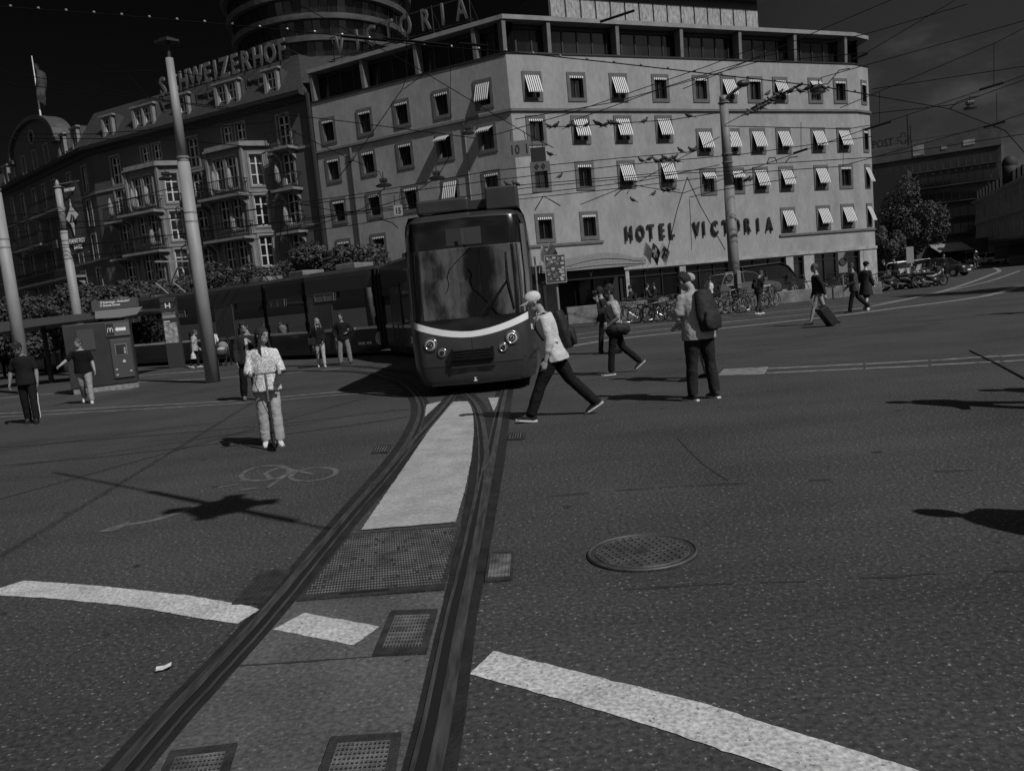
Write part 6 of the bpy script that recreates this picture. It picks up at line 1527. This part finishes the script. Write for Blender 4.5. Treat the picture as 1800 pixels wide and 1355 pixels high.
# --- tram driver
q = MTM @ V((-.45, 1.4, .38))
person('tram driver in a white shirt sitting behind the windscreen', q, 180, 1.74, LL=(84, 80, 8, 0), RL=(84, 80, 8, 0), LA=(38, 14, 52, 6), RA=(38, 14, 52, 6), top=.5, sleeve='short', legs=.02, vox=.02)
# --- people just outside the picture whose shadows fall into it
for x, y, lab, yw in ((1575, 706, 'passer-by beyond the right edge casting the middle shadow', 90), (1643, 899, 'passer-by beyond the right edge casting the nearest shadow', 70), (1738, 685, 'passer-by beyond the right edge casting the upper shadow', 95), (1725, 553, 'passer-by beyond the right edge casting the far thin shadow', 80)):
    q = G(x, y); q = V((q.x, q.y, 0)) + SUN * (1.68 / tan(EL))
    person(lab, q, yw, 1.7, LL=(14, 6, 2, 0), RL=(-16, 18, 2, 20), LA=(10, 14, 30, 4), RA=(-8, 14, 24, 4), top=.1, legs=.05, vox=.025, loose=1.3)
# ================================================================ bicycles, motorcycles, cars
M_FRD = mat('bike_dark', .02, .4, spec=.5); M_FRL = mat('bike_pale', .25, .4, spec=.5); M_STEEL = mat('bright_steel', .4, .3, metal=.8)
def spoked(R_, r):
    mb = MB(); mb.ring((0, 0, 0), R_, r, (0, 1, 0), 26, 6); return mb
def bike_proto(fm, basket):
    t = thing('bicycle', '', 'bicycle', (0, 0, 0), 0, 'bicycles parked in front of the hotel')
    R_ = .33
    for x in (-.52, .52):
        mb = spoked(R_, .02); mb.v = [(a + x, b, c + .35) for a, b, c in mb.v]; w_ = obj('wheel', mb, M_RUB, t, True, False)
        mb = MB(); mb.ring((x, 0, .35), R_ - .025, .008, (0, 1, 0), 22, 5)
        for i in range(10): a = i * pi / 5; mb.tube([(x, .02 * (-1) ** i, .35), (x + cos(a) * (R_ - .02), 0, .35 + sin(a) * (R_ - .02))], .003, 4)
        obj('spokes', mb, M_STEEL, w_, world=False)
    mb = MB(); bb = V((-.08, 0, .3)); st_ = V((-.2, 0, .82)); hd = V((.36, 0, .86)); hb = V((.4, 0, .68))
    for a, b in ((bb, st_), (bb, hb), (st_.lerp(bb, .15), hd.lerp(hb, .3)), (hd, hb)): mb.tube([a, b], .019, 8)
    for y in (-.04, .04): mb.tube([V((-.52, y, .35)), bb], .011, 6); mb.tube([V((-.52, y, .35)), st_.lerp(bb, .1)], .01, 6); mb.tube([V((.52, y, .35)), hb], .013, 6)
    for x in (-.52, .52): mb.ring((x, 0, .35), .37, .012, (0, 1, 0), 20, 5, pi * .55, pi * 1.35)
    obj('frame', mb, fm, t, True, False)
    mb = MB(); mb.tube([(.36, 0, .86), (.34, 0, 1.0)], .014, 6); mb.tube([(.2, -.3, 1.0), (.34, -.18, 1.04), (.36, 0, 1.02), (.34, .18, 1.04), (.2, .3, 1.0)], .013, 6); obj('handlebar', mb, M_STEEL, t, world=False)
    mb = MB(); mb.tube([(-.2, 0, .82), (-.22, 0, .93)], .014, 6); mb.limb([(-.36, 0, .95), (-.2, 0, .96), (-.07, 0, .95)], [.075, .06, .02], 8, [.025, .025, .018], (0, 1, 0)); obj('saddle', mb, M_RUB, t, True, False)
    mb = MB(); mb.ring((-.08, 0, .3), .09, .008, (0, 1, 0), 16, 5); mb.tube([(-.08, -.1, .3), (-.0, -.1, .16)], .01, 5); mb.tube([(-.08, .1, .3), (-.16, .1, .44)], .01, 5); mb.box(-.04, .06, -.2, -.1, .14, .165); mb.box(-.22, -.12, .1, .2, .43, .455); obj('crank', mb, M_STEEL, t, world=False)
    mb = MB(); mb.box(-.7, -.3, -.07, .07, .72, .735); mb.tube([(-.52, .07, .35), (-.6, .07, .72)], .008, 5); mb.tube([(-.52, -.07, .35), (-.6, -.07, .72)], .008, 5); obj('carrier', mb, M_RUB, t, world=False)
    if basket:
        mb = MB()
        for z in (.72, .82, .92):
            for p, q in (((.45, -.16), (.45, .16)), ((.45, .16), (.75, .16)), ((.75, .16), (.75, -.16)), ((.75, -.16), (.45, -.16))): mb.tube([(p[0], p[1], z), (q[0], q[1], z)], .008, 5)
        for x in (.45, .55, .65, .75):
            for y in (-.16, 0, .16): mb.tube([(x, y, .72), (x, y, .93)], .005, 4)
        obj('basket', mb, M_RUB, t, world=False)
    return t
protos = [bike_proto(M_FRD, True), bike_proto(M_FRL, False), bike_proto(M_FRD, False)]
bikes = [(1112, 562, 200, 0, 'with a basket, leftmost in the row'), (1124, 566, 15, 1, 'pale, second from the left of the row'), (1139, 567, 160, 2, 'dark, turned away beside the pale one'), (1150, 563, 30, 1, 'pale, just left of the standing man'), (1160, 566, -35, 0, 'with a basket, wheel turned to the square left of the standing man'),
         (1172, 560, 10, 2, 'dark, half hidden by the standing man'), (1184, 558, 40, 1, 'pale, hidden behind the shoulder of the standing man'), (1268, 553, 20, 2, 'dark, right behind the backpack of the standing man'), (1281, 552, -25, 0, 'with a basket, left of the sturdy mast'), (1294, 549, 15, 1, 'pale, at the foot of the sturdy mast'),
         (1308, 547, 35, 2, 'dark, right of the sturdy mast'), (1318, 546, -15, 1, 'pale, left of the young man with the phone'), (1347, 541, 20, 2, 'dark, right of the young man with the phone'), (1358, 540, 50, 0, 'with a basket, last of the row before the man with the suitcase')]
used = set()
def place(pr, q, yaw, label, sc=1.0):
    o = protos[pr] if pr not in used else dup(protos[pr]); used.add(pr)
    o.location = q; o.rotation_euler = (radians(random.uniform(-7, 7)), 0, radians(yaw)); o['label'] = label
    return o
for x, y, yw, pr, lab in bikes: place(pr, gxy(x, y), yw, 'bicycle %s' % lab)
for x, yb, Y, lab in ((1404, 512, 42, 'bicycle alone on the terrace left of the man with the suitcase'), (1474, 502, 43, 'bicycle on the terrace behind the man with the suitcase, left'), (1484, 501, 43.3, 'bicycle on the terrace behind the man with the suitcase, right'), (1545, 500, 46, 'bicycle leaning at the stone hotel corner')):
    place(random.choice((1, 2)), V((P(x, yb, Y).x, Y, .3 if Y < 45 else 0)), random.uniform(-20, 20), lab)
# motorcycles
def moto_proto(kind):
    t = thing('motorcycle', '', 'motorcycle', (0, 0, 0), 0, 'motorcycles parked by the hotel corner')
    for x in (-.65, .65):
        mb = MB(); mb.ring((x, 0, .3), .25, .055, (0, 1, 0), 24, 8); w_ = obj('wheel', mb, M_RUB, t, True, False)
        mb = MB(); mb.ring((x, 0, .3), .19, .02, (0, 1, 0), 20, 6); mb.disc((x, 0, .3), .07, .12)
        for i in range(6): a = i * pi / 3; mb.tube([(x, 0, .3), (x + .19 * cos(a), 0, .3 + .19 * sin(a))], .012, 5)
        obj('rim', mb, M_STEEL, w_, world=False)
    mb = MB()
    if kind: mb.limb([(-.8, 0, .62), (-.4, 0, .6), (-.05, 0, .36), (.25, 0, .36), (.42, 0, .7), (.4, 0, .95)], [.12, .16, .15, .14, .15, .12], 10, [.1, .14, .1, .1, .1, .1], (0, 1, 0))
    else: mb.limb([(-.5, 0, .62), (-.1, 0, .5), (.3, 0, .66), (.42, 0, .78)], [.1, .15, .17, .1], 10, [.08, .2, .16, .1], (0, 1, 0)); mb.box(-.2, .25, -.17, .17, .22, .5)
    obj('body', mb, M_FRD if not kind else mat('scooter_paint', .06, .25, spec=.5, coat=.4), t, True, False)
    mb = MB(); mb.limb([(-.75, 0, .8), (-.3, 0, .8), (.02, 0, .74)], [.13, .14, .09], 10, [.06, .06, .05], (0, 1, 0)); obj('seat', mb, M_RUB, t, True, False)
    mb = MB()
    for y in (-.09, .09): mb.tube([(.65, y, .3), (.42, y, .95)], .025, 8)
    mb.tube([(.28, -.36, 1.05), (.4, -.15, 1.02), (.4, .15, 1.02), (.28, .36, 1.05)], .016, 6); mb.tube([(-.2, -.2, .28), (-.8, -.2, .38)], [.035, .05], 8)
    for y in (-.3, .3): mb.tube([(.36, y, 1.04), (.34, y * 1.15, 1.2)], .008, 5); mb.disc((.34, y * 1.15, 1.22), .05, .02, (1, 0, 0), 10)
    obj('fork', mb, M_STEEL, t, world=False)
    mb = MB(); mb.ball((.52, 0, .86), (.09, .09, .09), 10, 7); obj('headlight', mb, M_LENS, t, True, False)
    if kind: mb = MB(); mb.grid([[(.5 - .1 * k, y, .98 + .16 * k) for k in (0, 1, 2)] for y in (-.16, 0, .16)]); obj('screen', mb, M_TGL, t, world=False); mb = MB(); mb.bbox(-1.0, -.68, -.18, .18, .8, 1.08, .04); obj('top_case', mb, M_RUB, t, world=False)
    return t
mp_ = [moto_proto(0), moto_proto(1)]; mu_ = set()
for x, y, yw, kd, lab in ((1564, 511, 25, 0, 'motorcycle nearest the hotel corner, wheel towards the square'), (1579, 509, -30, 1, 'scooter with a windscreen, second from the hotel corner'), (1592, 508, 20, 0, 'dark motorcycle in the middle of the parked group, left'), (1606, 507, -20, 1, 'scooter with a windscreen in the middle of the parked group'), (1619, 506, 30, 0, 'dark motorcycle in the middle of the parked group, right'), (1630, 505, -160, 1, 'scooter turned the other way near the right end of the group'), (1640, 504, 12, 0, 'motorcycle at the right end of the parked group')):
    o = mp_[kd] if kd not in mu_ else dup(mp_[kd]); mu_.add(kd); o.location = gxy(x, y); o.rotation_euler = (radians(8), 0, radians(yw)); o['label'] = lab
# cars
def car(label, q, yaw, v, kind='hatch', s=1.0):
    L_ = 4.1; t = thing('parked_car', label, 'car', q, radians(yaw))
    low = [(-2.0, .3), (-2.05, .62), (-1.95, .92), (1.0, .92), (1.85, .76), (2.05, .6), (2.02, .28)]
    roof = {'hatch': [(-1.9, .9), (-1.55, 1.42), (-.2, 1.5), (.35, 1.4), (1.05, .91)], 'van': [(-1.98, .9), (-1.95, 1.75), (.6, 1.82), (1.1, 1.6), (1.6, .88)]}[kind]
    mb = MB()
    def shell(mb, prof, ws):
        n = len(prof); m = len(ws)
        mb.grid([[(x, y * 1.0, z) for (x, z) in prof] for y in ws])
        for y in (ws[0], ws[-1]): mb.add([(x, y, z) for x, z in prof], [tuple(range(n))])
    shell(mb, low + [low[0]], [-.86, -.84, 0, .84, .86]); paint = mat('car_paint_%d' % int(v * 1000), v, .25, spec=.5, coat=.5)
    obj('body', mb, paint, t, world=False)
    mb = MB(); n = len(roof); A_ = [(x, -.82 + .16 * (z - .9) / .6, z) for x, z in roof]; B_ = [(x, -y, z) for x, y, z in A_]
    mb.add(A_ + B_, [tuple(range(n - 1, -1, -1)), tuple(range(n, 2 * n))] + [(i, i + 1, n + i + 1, n + i) for i in range(n - 1)]); obj('cabin_glass', mb, M_TRAMB, t, world=False)
    mb = MB(); rr = [p for p in roof if p[1] > 1.3]
    mb.add([(x, -.7, z + .015) for x, z in rr] + [(x, .7, z + .015) for x, z in rr], [(i, i + 1, len(rr) + i + 1, len(rr) + i) for i in range(len(rr) - 1)])
    for i in range(n):
        for sgn in (-1, 1):
            if i in (0, n - 1): mb.tube([(roof[i][0], sgn * .83, .9), (roof[i + (1 if i == 0 else -1)][0], sgn * .7, roof[i + (1 if i == 0 else -1)][1])], .035, 6)
    for sgn in (-1, 1): mb.tube([(-.45, sgn * .835, .92), (-.4, sgn * .69, 1.46)], .035, 6); mb.tube([(roof[1][0], sgn * .68, roof[1][1]), (roof[2][0], sgn * .68, roof[2][1]), (roof[3][0], sgn * .69, roof[3][1])], .03, 6)
    obj('roof', mb, paint, t, world=False)
    for x in (-1.25, 1.3):
        for sgn in (-1, 1):
            mb = MB(); mb.disc((x, sgn * .8, .31), .31, .2, (0, 1, 0), 22); w_ = obj('wheel', mb, M_RUB, t, world=False); mb = MB(); mb.disc((x, sgn * .91, .31), .19, .02, (0, 1, 0), 16); obj('hub', mb, M_STEEL, w_, world=False)
    for sgn in (-1, 1): mb = MB(); mb.ball((1.93, sgn * .6, .68), (.1, .2, .08), 10, 6); obj('headlight', mb, M_LENS, t, True, False)
    for sgn in (-1, 1): mb = MB(); mb.box(-2.06, -2.0, sgn * .68 - .12, sgn * .68 + .12, .68, .85); obj('tail_light', mb, mat('tail_lens', .05, .2), t, world=False)
    for sgn in (-1, 1): mb = MB(); mb.bbox(.75, .95, sgn * .98 - .1, sgn * .98 + .1, .95, 1.08, .02); obj('mirror', mb, paint, t, world=False)
    mb = MB(); mb.box(2.03, 2.06, -.26, .26, .38, .49); obj('number_plate', mb, M_TWHT, t, world=False)
    return t
car('dark hatchback parked behind the motorcycles, facing the square', V((P(1655, 480, 62).x, 62, 0)), -55, .03)
car('white estate car parked beside the sandstone building', V((P(1746, 465, 104).x, 104, 0)), 10, .5)
car('white van parked at the far left end of the sandstone building', V((P(1702, 463, 112).x, 112, 0)), 75, .45, 'van')
car('grey van parked behind the white van', V((P(1720, 463, 122).x, 122, 0)), 40, .15, 'van')
car('white car roof showing above the motorcycles, left', V((P(1602, 480, 66).x, 66, 0)), 5, .5)
car('white car roof showing above the motorcycles, right', V((P(1632, 478, 72).x, 72, 0)), -8, .4)
car('black car parked on the terrace in front of the shop windows', V((P(1345, 495, 46.5).x, 46.5, .3)), 18, .02, 'van')
car('grey car parked at the left of the black car by the shop windows', V((P(1300, 500, 46).x, 45.6, .3)), 20, .09)
# far cyclist
q = gxy(1712, 474); o = dup(protos[2]); o.location = q; o.rotation_euler = (0, 0, radians(-75)); o['label'] = 'bicycle ridden towards the square far on the right'; o['group'] = 'bicycles parked in front of the hotel'; del o['group']
person('cyclist with a pale helmet riding towards the square', q + V((0, 0, 0)), 195, 1.75, LL=(55, 62, 4, 10), RL=(30, 20, 4, 10), LA=(50, 10, 20, 4), RA=(50, 10, 20, 4), lean=24, top=.02, sleeve='short', legs=.02, leglen=.4, shoe=.5, cap=.5, vox=.026, lift=.14)

# a tree beyond the right edge shades the far roadway
src = [o for o in SC.objects if o.name.startswith('street_tree') and o.parent is None][0]
q = G(1730, 512); o = dup(src); o.location = V((q.x, q.y, 0)) + SUN * (6.5 / tan(EL)); o['label'] = 'street tree beyond the right edge shading the far tracks'
o2 = dup(src); q = G(1820, 508); o2.location = V((q.x, q.y, 0)) + SUN * (6.5 / tan(EL)) + V((2, 1, 0)); o2['label'] = 'second street tree beyond the right edge farther right'

# ================================================================ overhead wires and pigeons
def wire(pts, r=.016, Y=32., label='thin dark overhead tram wire crossing the square', name='overhead_wire', group='overhead wires', n=6):
    """pts in photo pixels, optionally with their own distance"""
    P3 = [P(p[0], p[1], p[2] if len(p) > 2 else Y) for p in pts]
    out_ = lambda p: p[0] <= 0 or p[0] >= 1790 or p[1] <= 0
    if out_(pts[0]): P3.insert(0, P3[0] + (P3[0] - P3[1]).normalized() * 22)
    if out_(pts[-1]): P3.append(P3[-1] + (P3[-1] - P3[-2]).normalized() * 22)
    c = P3[0].copy(); mb = MB(); mb.tube([p - c for p in P3], r, n, False)
    return tag(put(name, mb.mesh(name, M_STEELW), None, c), label, 'wire', group)
ws_ = [
 [(-30, 120), (0, 125), (300, 178), (600, 213), (835, 243)], [(-30, 142), (0, 145), (283, 177), (420, 196)], [(0, 237), (45, 250), (90, 249)], [(-20, 243), (300, 245), (480, 262)],
 [(500, -5), (733, 120), (933, 240), (973, 260)], [(715, -5), (715, 133), (707, 157), (650, 240), (597, 310)], [(792, 115), (792, 213)], [(710, 157), (750, 127), (790, 120), (867, 103), (890, 94)],
 [(507, 227), (580, 263), (667, 303), (677, 326)], [(677, 330), (640, 366), (560, 395), (480, 405)], [(790, 276), (770, 310), (720, 345), (640, 372), (500, 392)],
 [(313, 328), (147, 370), (0, 380), (-30, 382)], [(328, 328), (467, 347), (600, 373), (720, 365)], [(300, 226), (160, 236), (-30, 236)], [(303, 226), (355, 225), (480, 214)], [(225, 131), (265, 175)], [(180, 128), (290, 124), (360, 135)],
 [(-30, 412), (150, 400), (420, 372), (640, 340), (860, 301), (1081, 279), (1220, 267)], [(-30, 440), (200, 425), (430, 398), (700, 362), (930, 330), (1200, 305), (1340, 298)], [(-30, 452), (330, 410), (560, 384), (900, 345), (1130, 318), (1265, 290)],
 [(-30, 395), (300, 385), (560, 357), (860, 318), (1100, 290), (1300, 272), (1533, 240)], [(0, 470), (240, 440), (420, 425), (620, 396), (710, 380)],
 [(860, 330), (1030, 316), (1340, 289), (1533, 277), (1800, 236), (1830, 230)], [(900, 352), (1100, 330), (1300, 305), (1477, 293), (1747, 218), (1800, 200), (1830, 190)],
 [(1261, 199), (1180, 211), (1030, 221), (960, 224)], [(1265, 241), (1193, 280), (1127, 317), (1020, 360)], [(1273, 222), (1490, 227), (1533, 220)], [(1273, 220), (1360, 173), (1405, 158), (1440, 155)],
 [(1200, 157), (1433, 57), (1567, 0), (1580, -6)], [(1340, 110), (1523, 93), (1680, 0), (1690, -6)], [(1443, 137), (1800, 37), (1830, 28)], [(1000, 215), (1180, 150), (1340, 100), (1523, 60), (1700, 8)], [(1477, 190), (1747, 77), (1800, 50), (1830, 37)],
 [(1533, 157), (1800, 117), (1830, 112)], [(1487, 160), (1670, 192), (1767, 230), (1795, 262)], [(1080, 320), (1200, 340), (1407, 267), (1543, 220), (1743, 153), (1800, 133), (1830, 122)], [(1533, 200), (1680, 184), (1830, 130)],
 [(1546, 163), (1546, 217)], [(1747, 77), (1747, 150)], [(1752, 163), (1752, 217)], [(1408, 215), (1408, 267)], [(1482, 270), (1482, 291)],
 [(1208, 312), (1190, 370), (1170, 455)], [(1208, 312), (1231, 362), (1275, 440)], [(1212, 350), (1216, 440)], [(1212, 347), (1262, 335), (1400, 312)],
 [(860, 240), (1000, 200), (1240, 118), (1340, 80)], [(905, 210), (1080, 180), (1254, 131), (1340, 107)]]
for pts in ws_: wire(pts, .016 if len(pts) > 2 else .011)
# wires over the square nearer the camera; their shadows cross the asphalt on the left
S_ = SUN * (1 / tan(EL)) + V((0, 0, 1))
for a, b, h in (((-120, 1052), (453, 702), 6.2), ((-200, 853), (600, 735), 6.0), ((-100, 905), (640, 700), 6.6), ((-60, 800), (470, 730), 6.0)):
    p, q = G(*a) + S_ * h, G(*b) + S_ * h; mb = MB(); mb.tube([V((0, 0, 0)), q - p], .014, 6, False)
    tag(put('overhead_wire', mb.mesh('overhead_wire', M_STEELW), None, p), 'thin dark overhead tram wire crossing the square', 'wire', 'overhead wires')
# pull-off arms: bent pale tubes
for pts in ([(433, 200), (440, 194), (470, 183), (507, 185)], [(465, 365), (490, 352), (510, 366), (535, 372)], [(1430, 150), (1455, 148), (1475, 124), (1494, 121)], [(1670, 191), (1683, 180), (1705, 172), (1723, 169)], [(1380, 287), (1388, 277), (1402, 276)], [(1348, 288), (1352, 278), (1362, 277), (1366, 286)], [(330, 430), (338, 395), (352, 398), (356, 425)], [(490, 440), (494, 338 + 60), (505, 402), (508, 430)], [(668, 385), (690, 392), (700, 402)], [(940, 370), (955, 345), (968, 352), (985, 362)], [(1080, 345), (1092, 334), (1108, 331), (1102, 341)]):
    wire(pts, .02, label='bent pull-off arm holding the tram wires', name='pull_off_arm', group='pull-off arms on the tram wires')
# section insulators
for x, y, dx, dy in ((1543, 221, 22, -7), (1743, 152, 20, -6), (1748, 219, 18, -5), (1407, 266, 12, -4), (1085, 29, 30, -10), (1511, 100, 14, -6), (1365, 170, 45, -22), (733, 74, 60, 6), (832, 79, 26, 2), (640, 68, 40, 4)):
    wire([(x - dx, y - dy, 31.9), (x, y, 31.9), (x + dx, y + dy, 31.9)], .05, label='thick dark insulator on the overhead wires', name='wire_insulator', group='insulators on the overhead wires')
# the cable with lamps across the top
lc = [(-30, 9), (0, 12), (200, 27), (400, 44), (590, 62), (760, 82), (889, 91), (1070, 110), (1254, 131), (1440, 152), (1525, 166)]
o = wire(lc, .022, 33., 'long dark cable with small beads across the top of the view', 'light_cable', None)
P3 = [P(x, y, 33.) for x, y in lc]; acc = 0; mb = MB(); mb.ball((0, 0, 0), .055, 8, 6); me_b = mb.mesh('bead', mat('bead', .2, .3))
for a, b in zip(P3, P3[1:]):
    d = (b - a).length; u = -acc
    while u < d:
        if u >= 0: put('bead', me_b, o, a.lerp(b, u / d) + V((0, 0, .05)))
        u += 1.08
    acc = d - (u - 1.08)
    acc = (acc) % 1.08
# pigeons
bm_ = MB(); bm_.limb([(-.11, 0, .07), (-.03, 0, .09), (.06, 0, .13), (.1, 0, .17)], [.03, .062, .055, .03], 10); bm_.ball((.115, 0, .2), (.035, .03, .032), 8, 6); bm_.limb([(-.12, 0, .06), (-.24, 0, .01)], [.03, .035], 6, [.012, .008], (0, 1, 0)); bm_.tube([(.145, 0, .2), (.175, 0, .192)], [.01, .003], 5); bm_.tube([(0, .02, .05), (0, .02, 0)], .006, 4); bm_.tube([(0, -.02, .05), (0, -.02, 0)], .006, 4)
ME_PIG = bm_.mesh('pigeon', mat('pigeon_grey', .02, .6), True)
z3 = lambda x, y: (860 + x / 3.75, y / 3.75); z4 = lambda x, y: (1200 + x / 3, y / 3)
spots = [z3(*p) for p in ((397, 840), (437, 838), (525, 838), (563, 836), (640, 832), (712, 822), (735, 832), (768, 830), (800, 820), (822, 818), (838, 818), (1022, 808), (1315, 772), (1262, 1000), (1340, 1000), (1350, 992), (1003, 1065), (1058, 1055), (1105, 1070), (1135, 1062), (1160, 1052), (1190, 1056), (1222, 1045), (1240, 1068), (1150, 1262), (1183, 1255), (1208, 1250), (1082, 1285), (947, 1325), (465, 1170), (125, 1225), (180, 1222), (402, 1025))]
spots += [z4(*p) for p in ((345, 606), (360, 598), (378, 590), (395, 580), (410, 575), (425, 566), (440, 556), (452, 548), (468, 535), (482, 520), (495, 508), (510, 498), (570, 487), (622, 488), (658, 475), (447, 500), (338, 955), (358, 952))]
spots += [(1435, 155), (1449, 157), (557 + 60, 285), (905, 325)]
for i, (x, y) in enumerate(spots):
    c = P(x, y, 31.8); sc_ = random.uniform(.95, 1.2)
    tag(put('pigeon', ME_PIG, None, c + V((0, 0, -.06)), random.uniform(-.6, .6) + (pi if random.random() < .5 else 0), (sc_,) * 3), 'small dark pigeon perched on the overhead wires', 'pigeon', 'pigeons on the overhead wires')
# folded parasols standing on the old hotel's balconies
def parasol(u, z, y, label):
    q = on(M1, u, y, z); t = thing('folded_parasol', label, 'parasol', q, group='folded parasols on the balconies')
    mb = MB(); mb.tube([(0, 0, .35), (0, 0, .6), (0, 0, 1.3), (0, 0, 1.75)], [.14, .2, .15, .02], 10); obj('canopy', mb, mat('parasol_cloth', .2, .85, var=.3, scale=9, stretch=(4, 4, .4)), t, True, False)
    mb = MB(); mb.tube([(0, 0, 0), (0, 0, 1.82)], .025, 6); mb.tube([(0, 0, 0), (0, 0, .06)], .22, 12); obj('pole', mb, M_DARKM, t, world=False)
for u, z, y, lab in ((14.2, 9.97, -1.8, 'folded parasol left on the upper balcony of the right bay'), (15.6, 9.97, -1.8, 'folded parasol right on the upper balcony of the right bay'), (6.2, 9.97, -1.8, 'folded parasol left on the upper balcony of the left bay'), (7.6, 9.97, -1.8, 'folded parasol right on the upper balcony of the left bay'), (15.4, 7.22, -1.8, 'folded parasol on the lower balcony of the right bay'), (7.6, 7.22, -1.8, 'folded parasol on the lower balcony of the left bay'), (18.6, 9.97, -.6, 'folded parasol on the upper side balcony near the pale hotel'), (18.9, 7.22, -.6, 'folded parasol on the lower side balcony near the pale hotel'), (2.2, 9.97, -.6, 'folded parasol on the side balcony left of the left bay'), (10.2, 9.97, -.6, 'folded parasol on the side balcony between the bays')):
    parasol(u, z, y, lab)
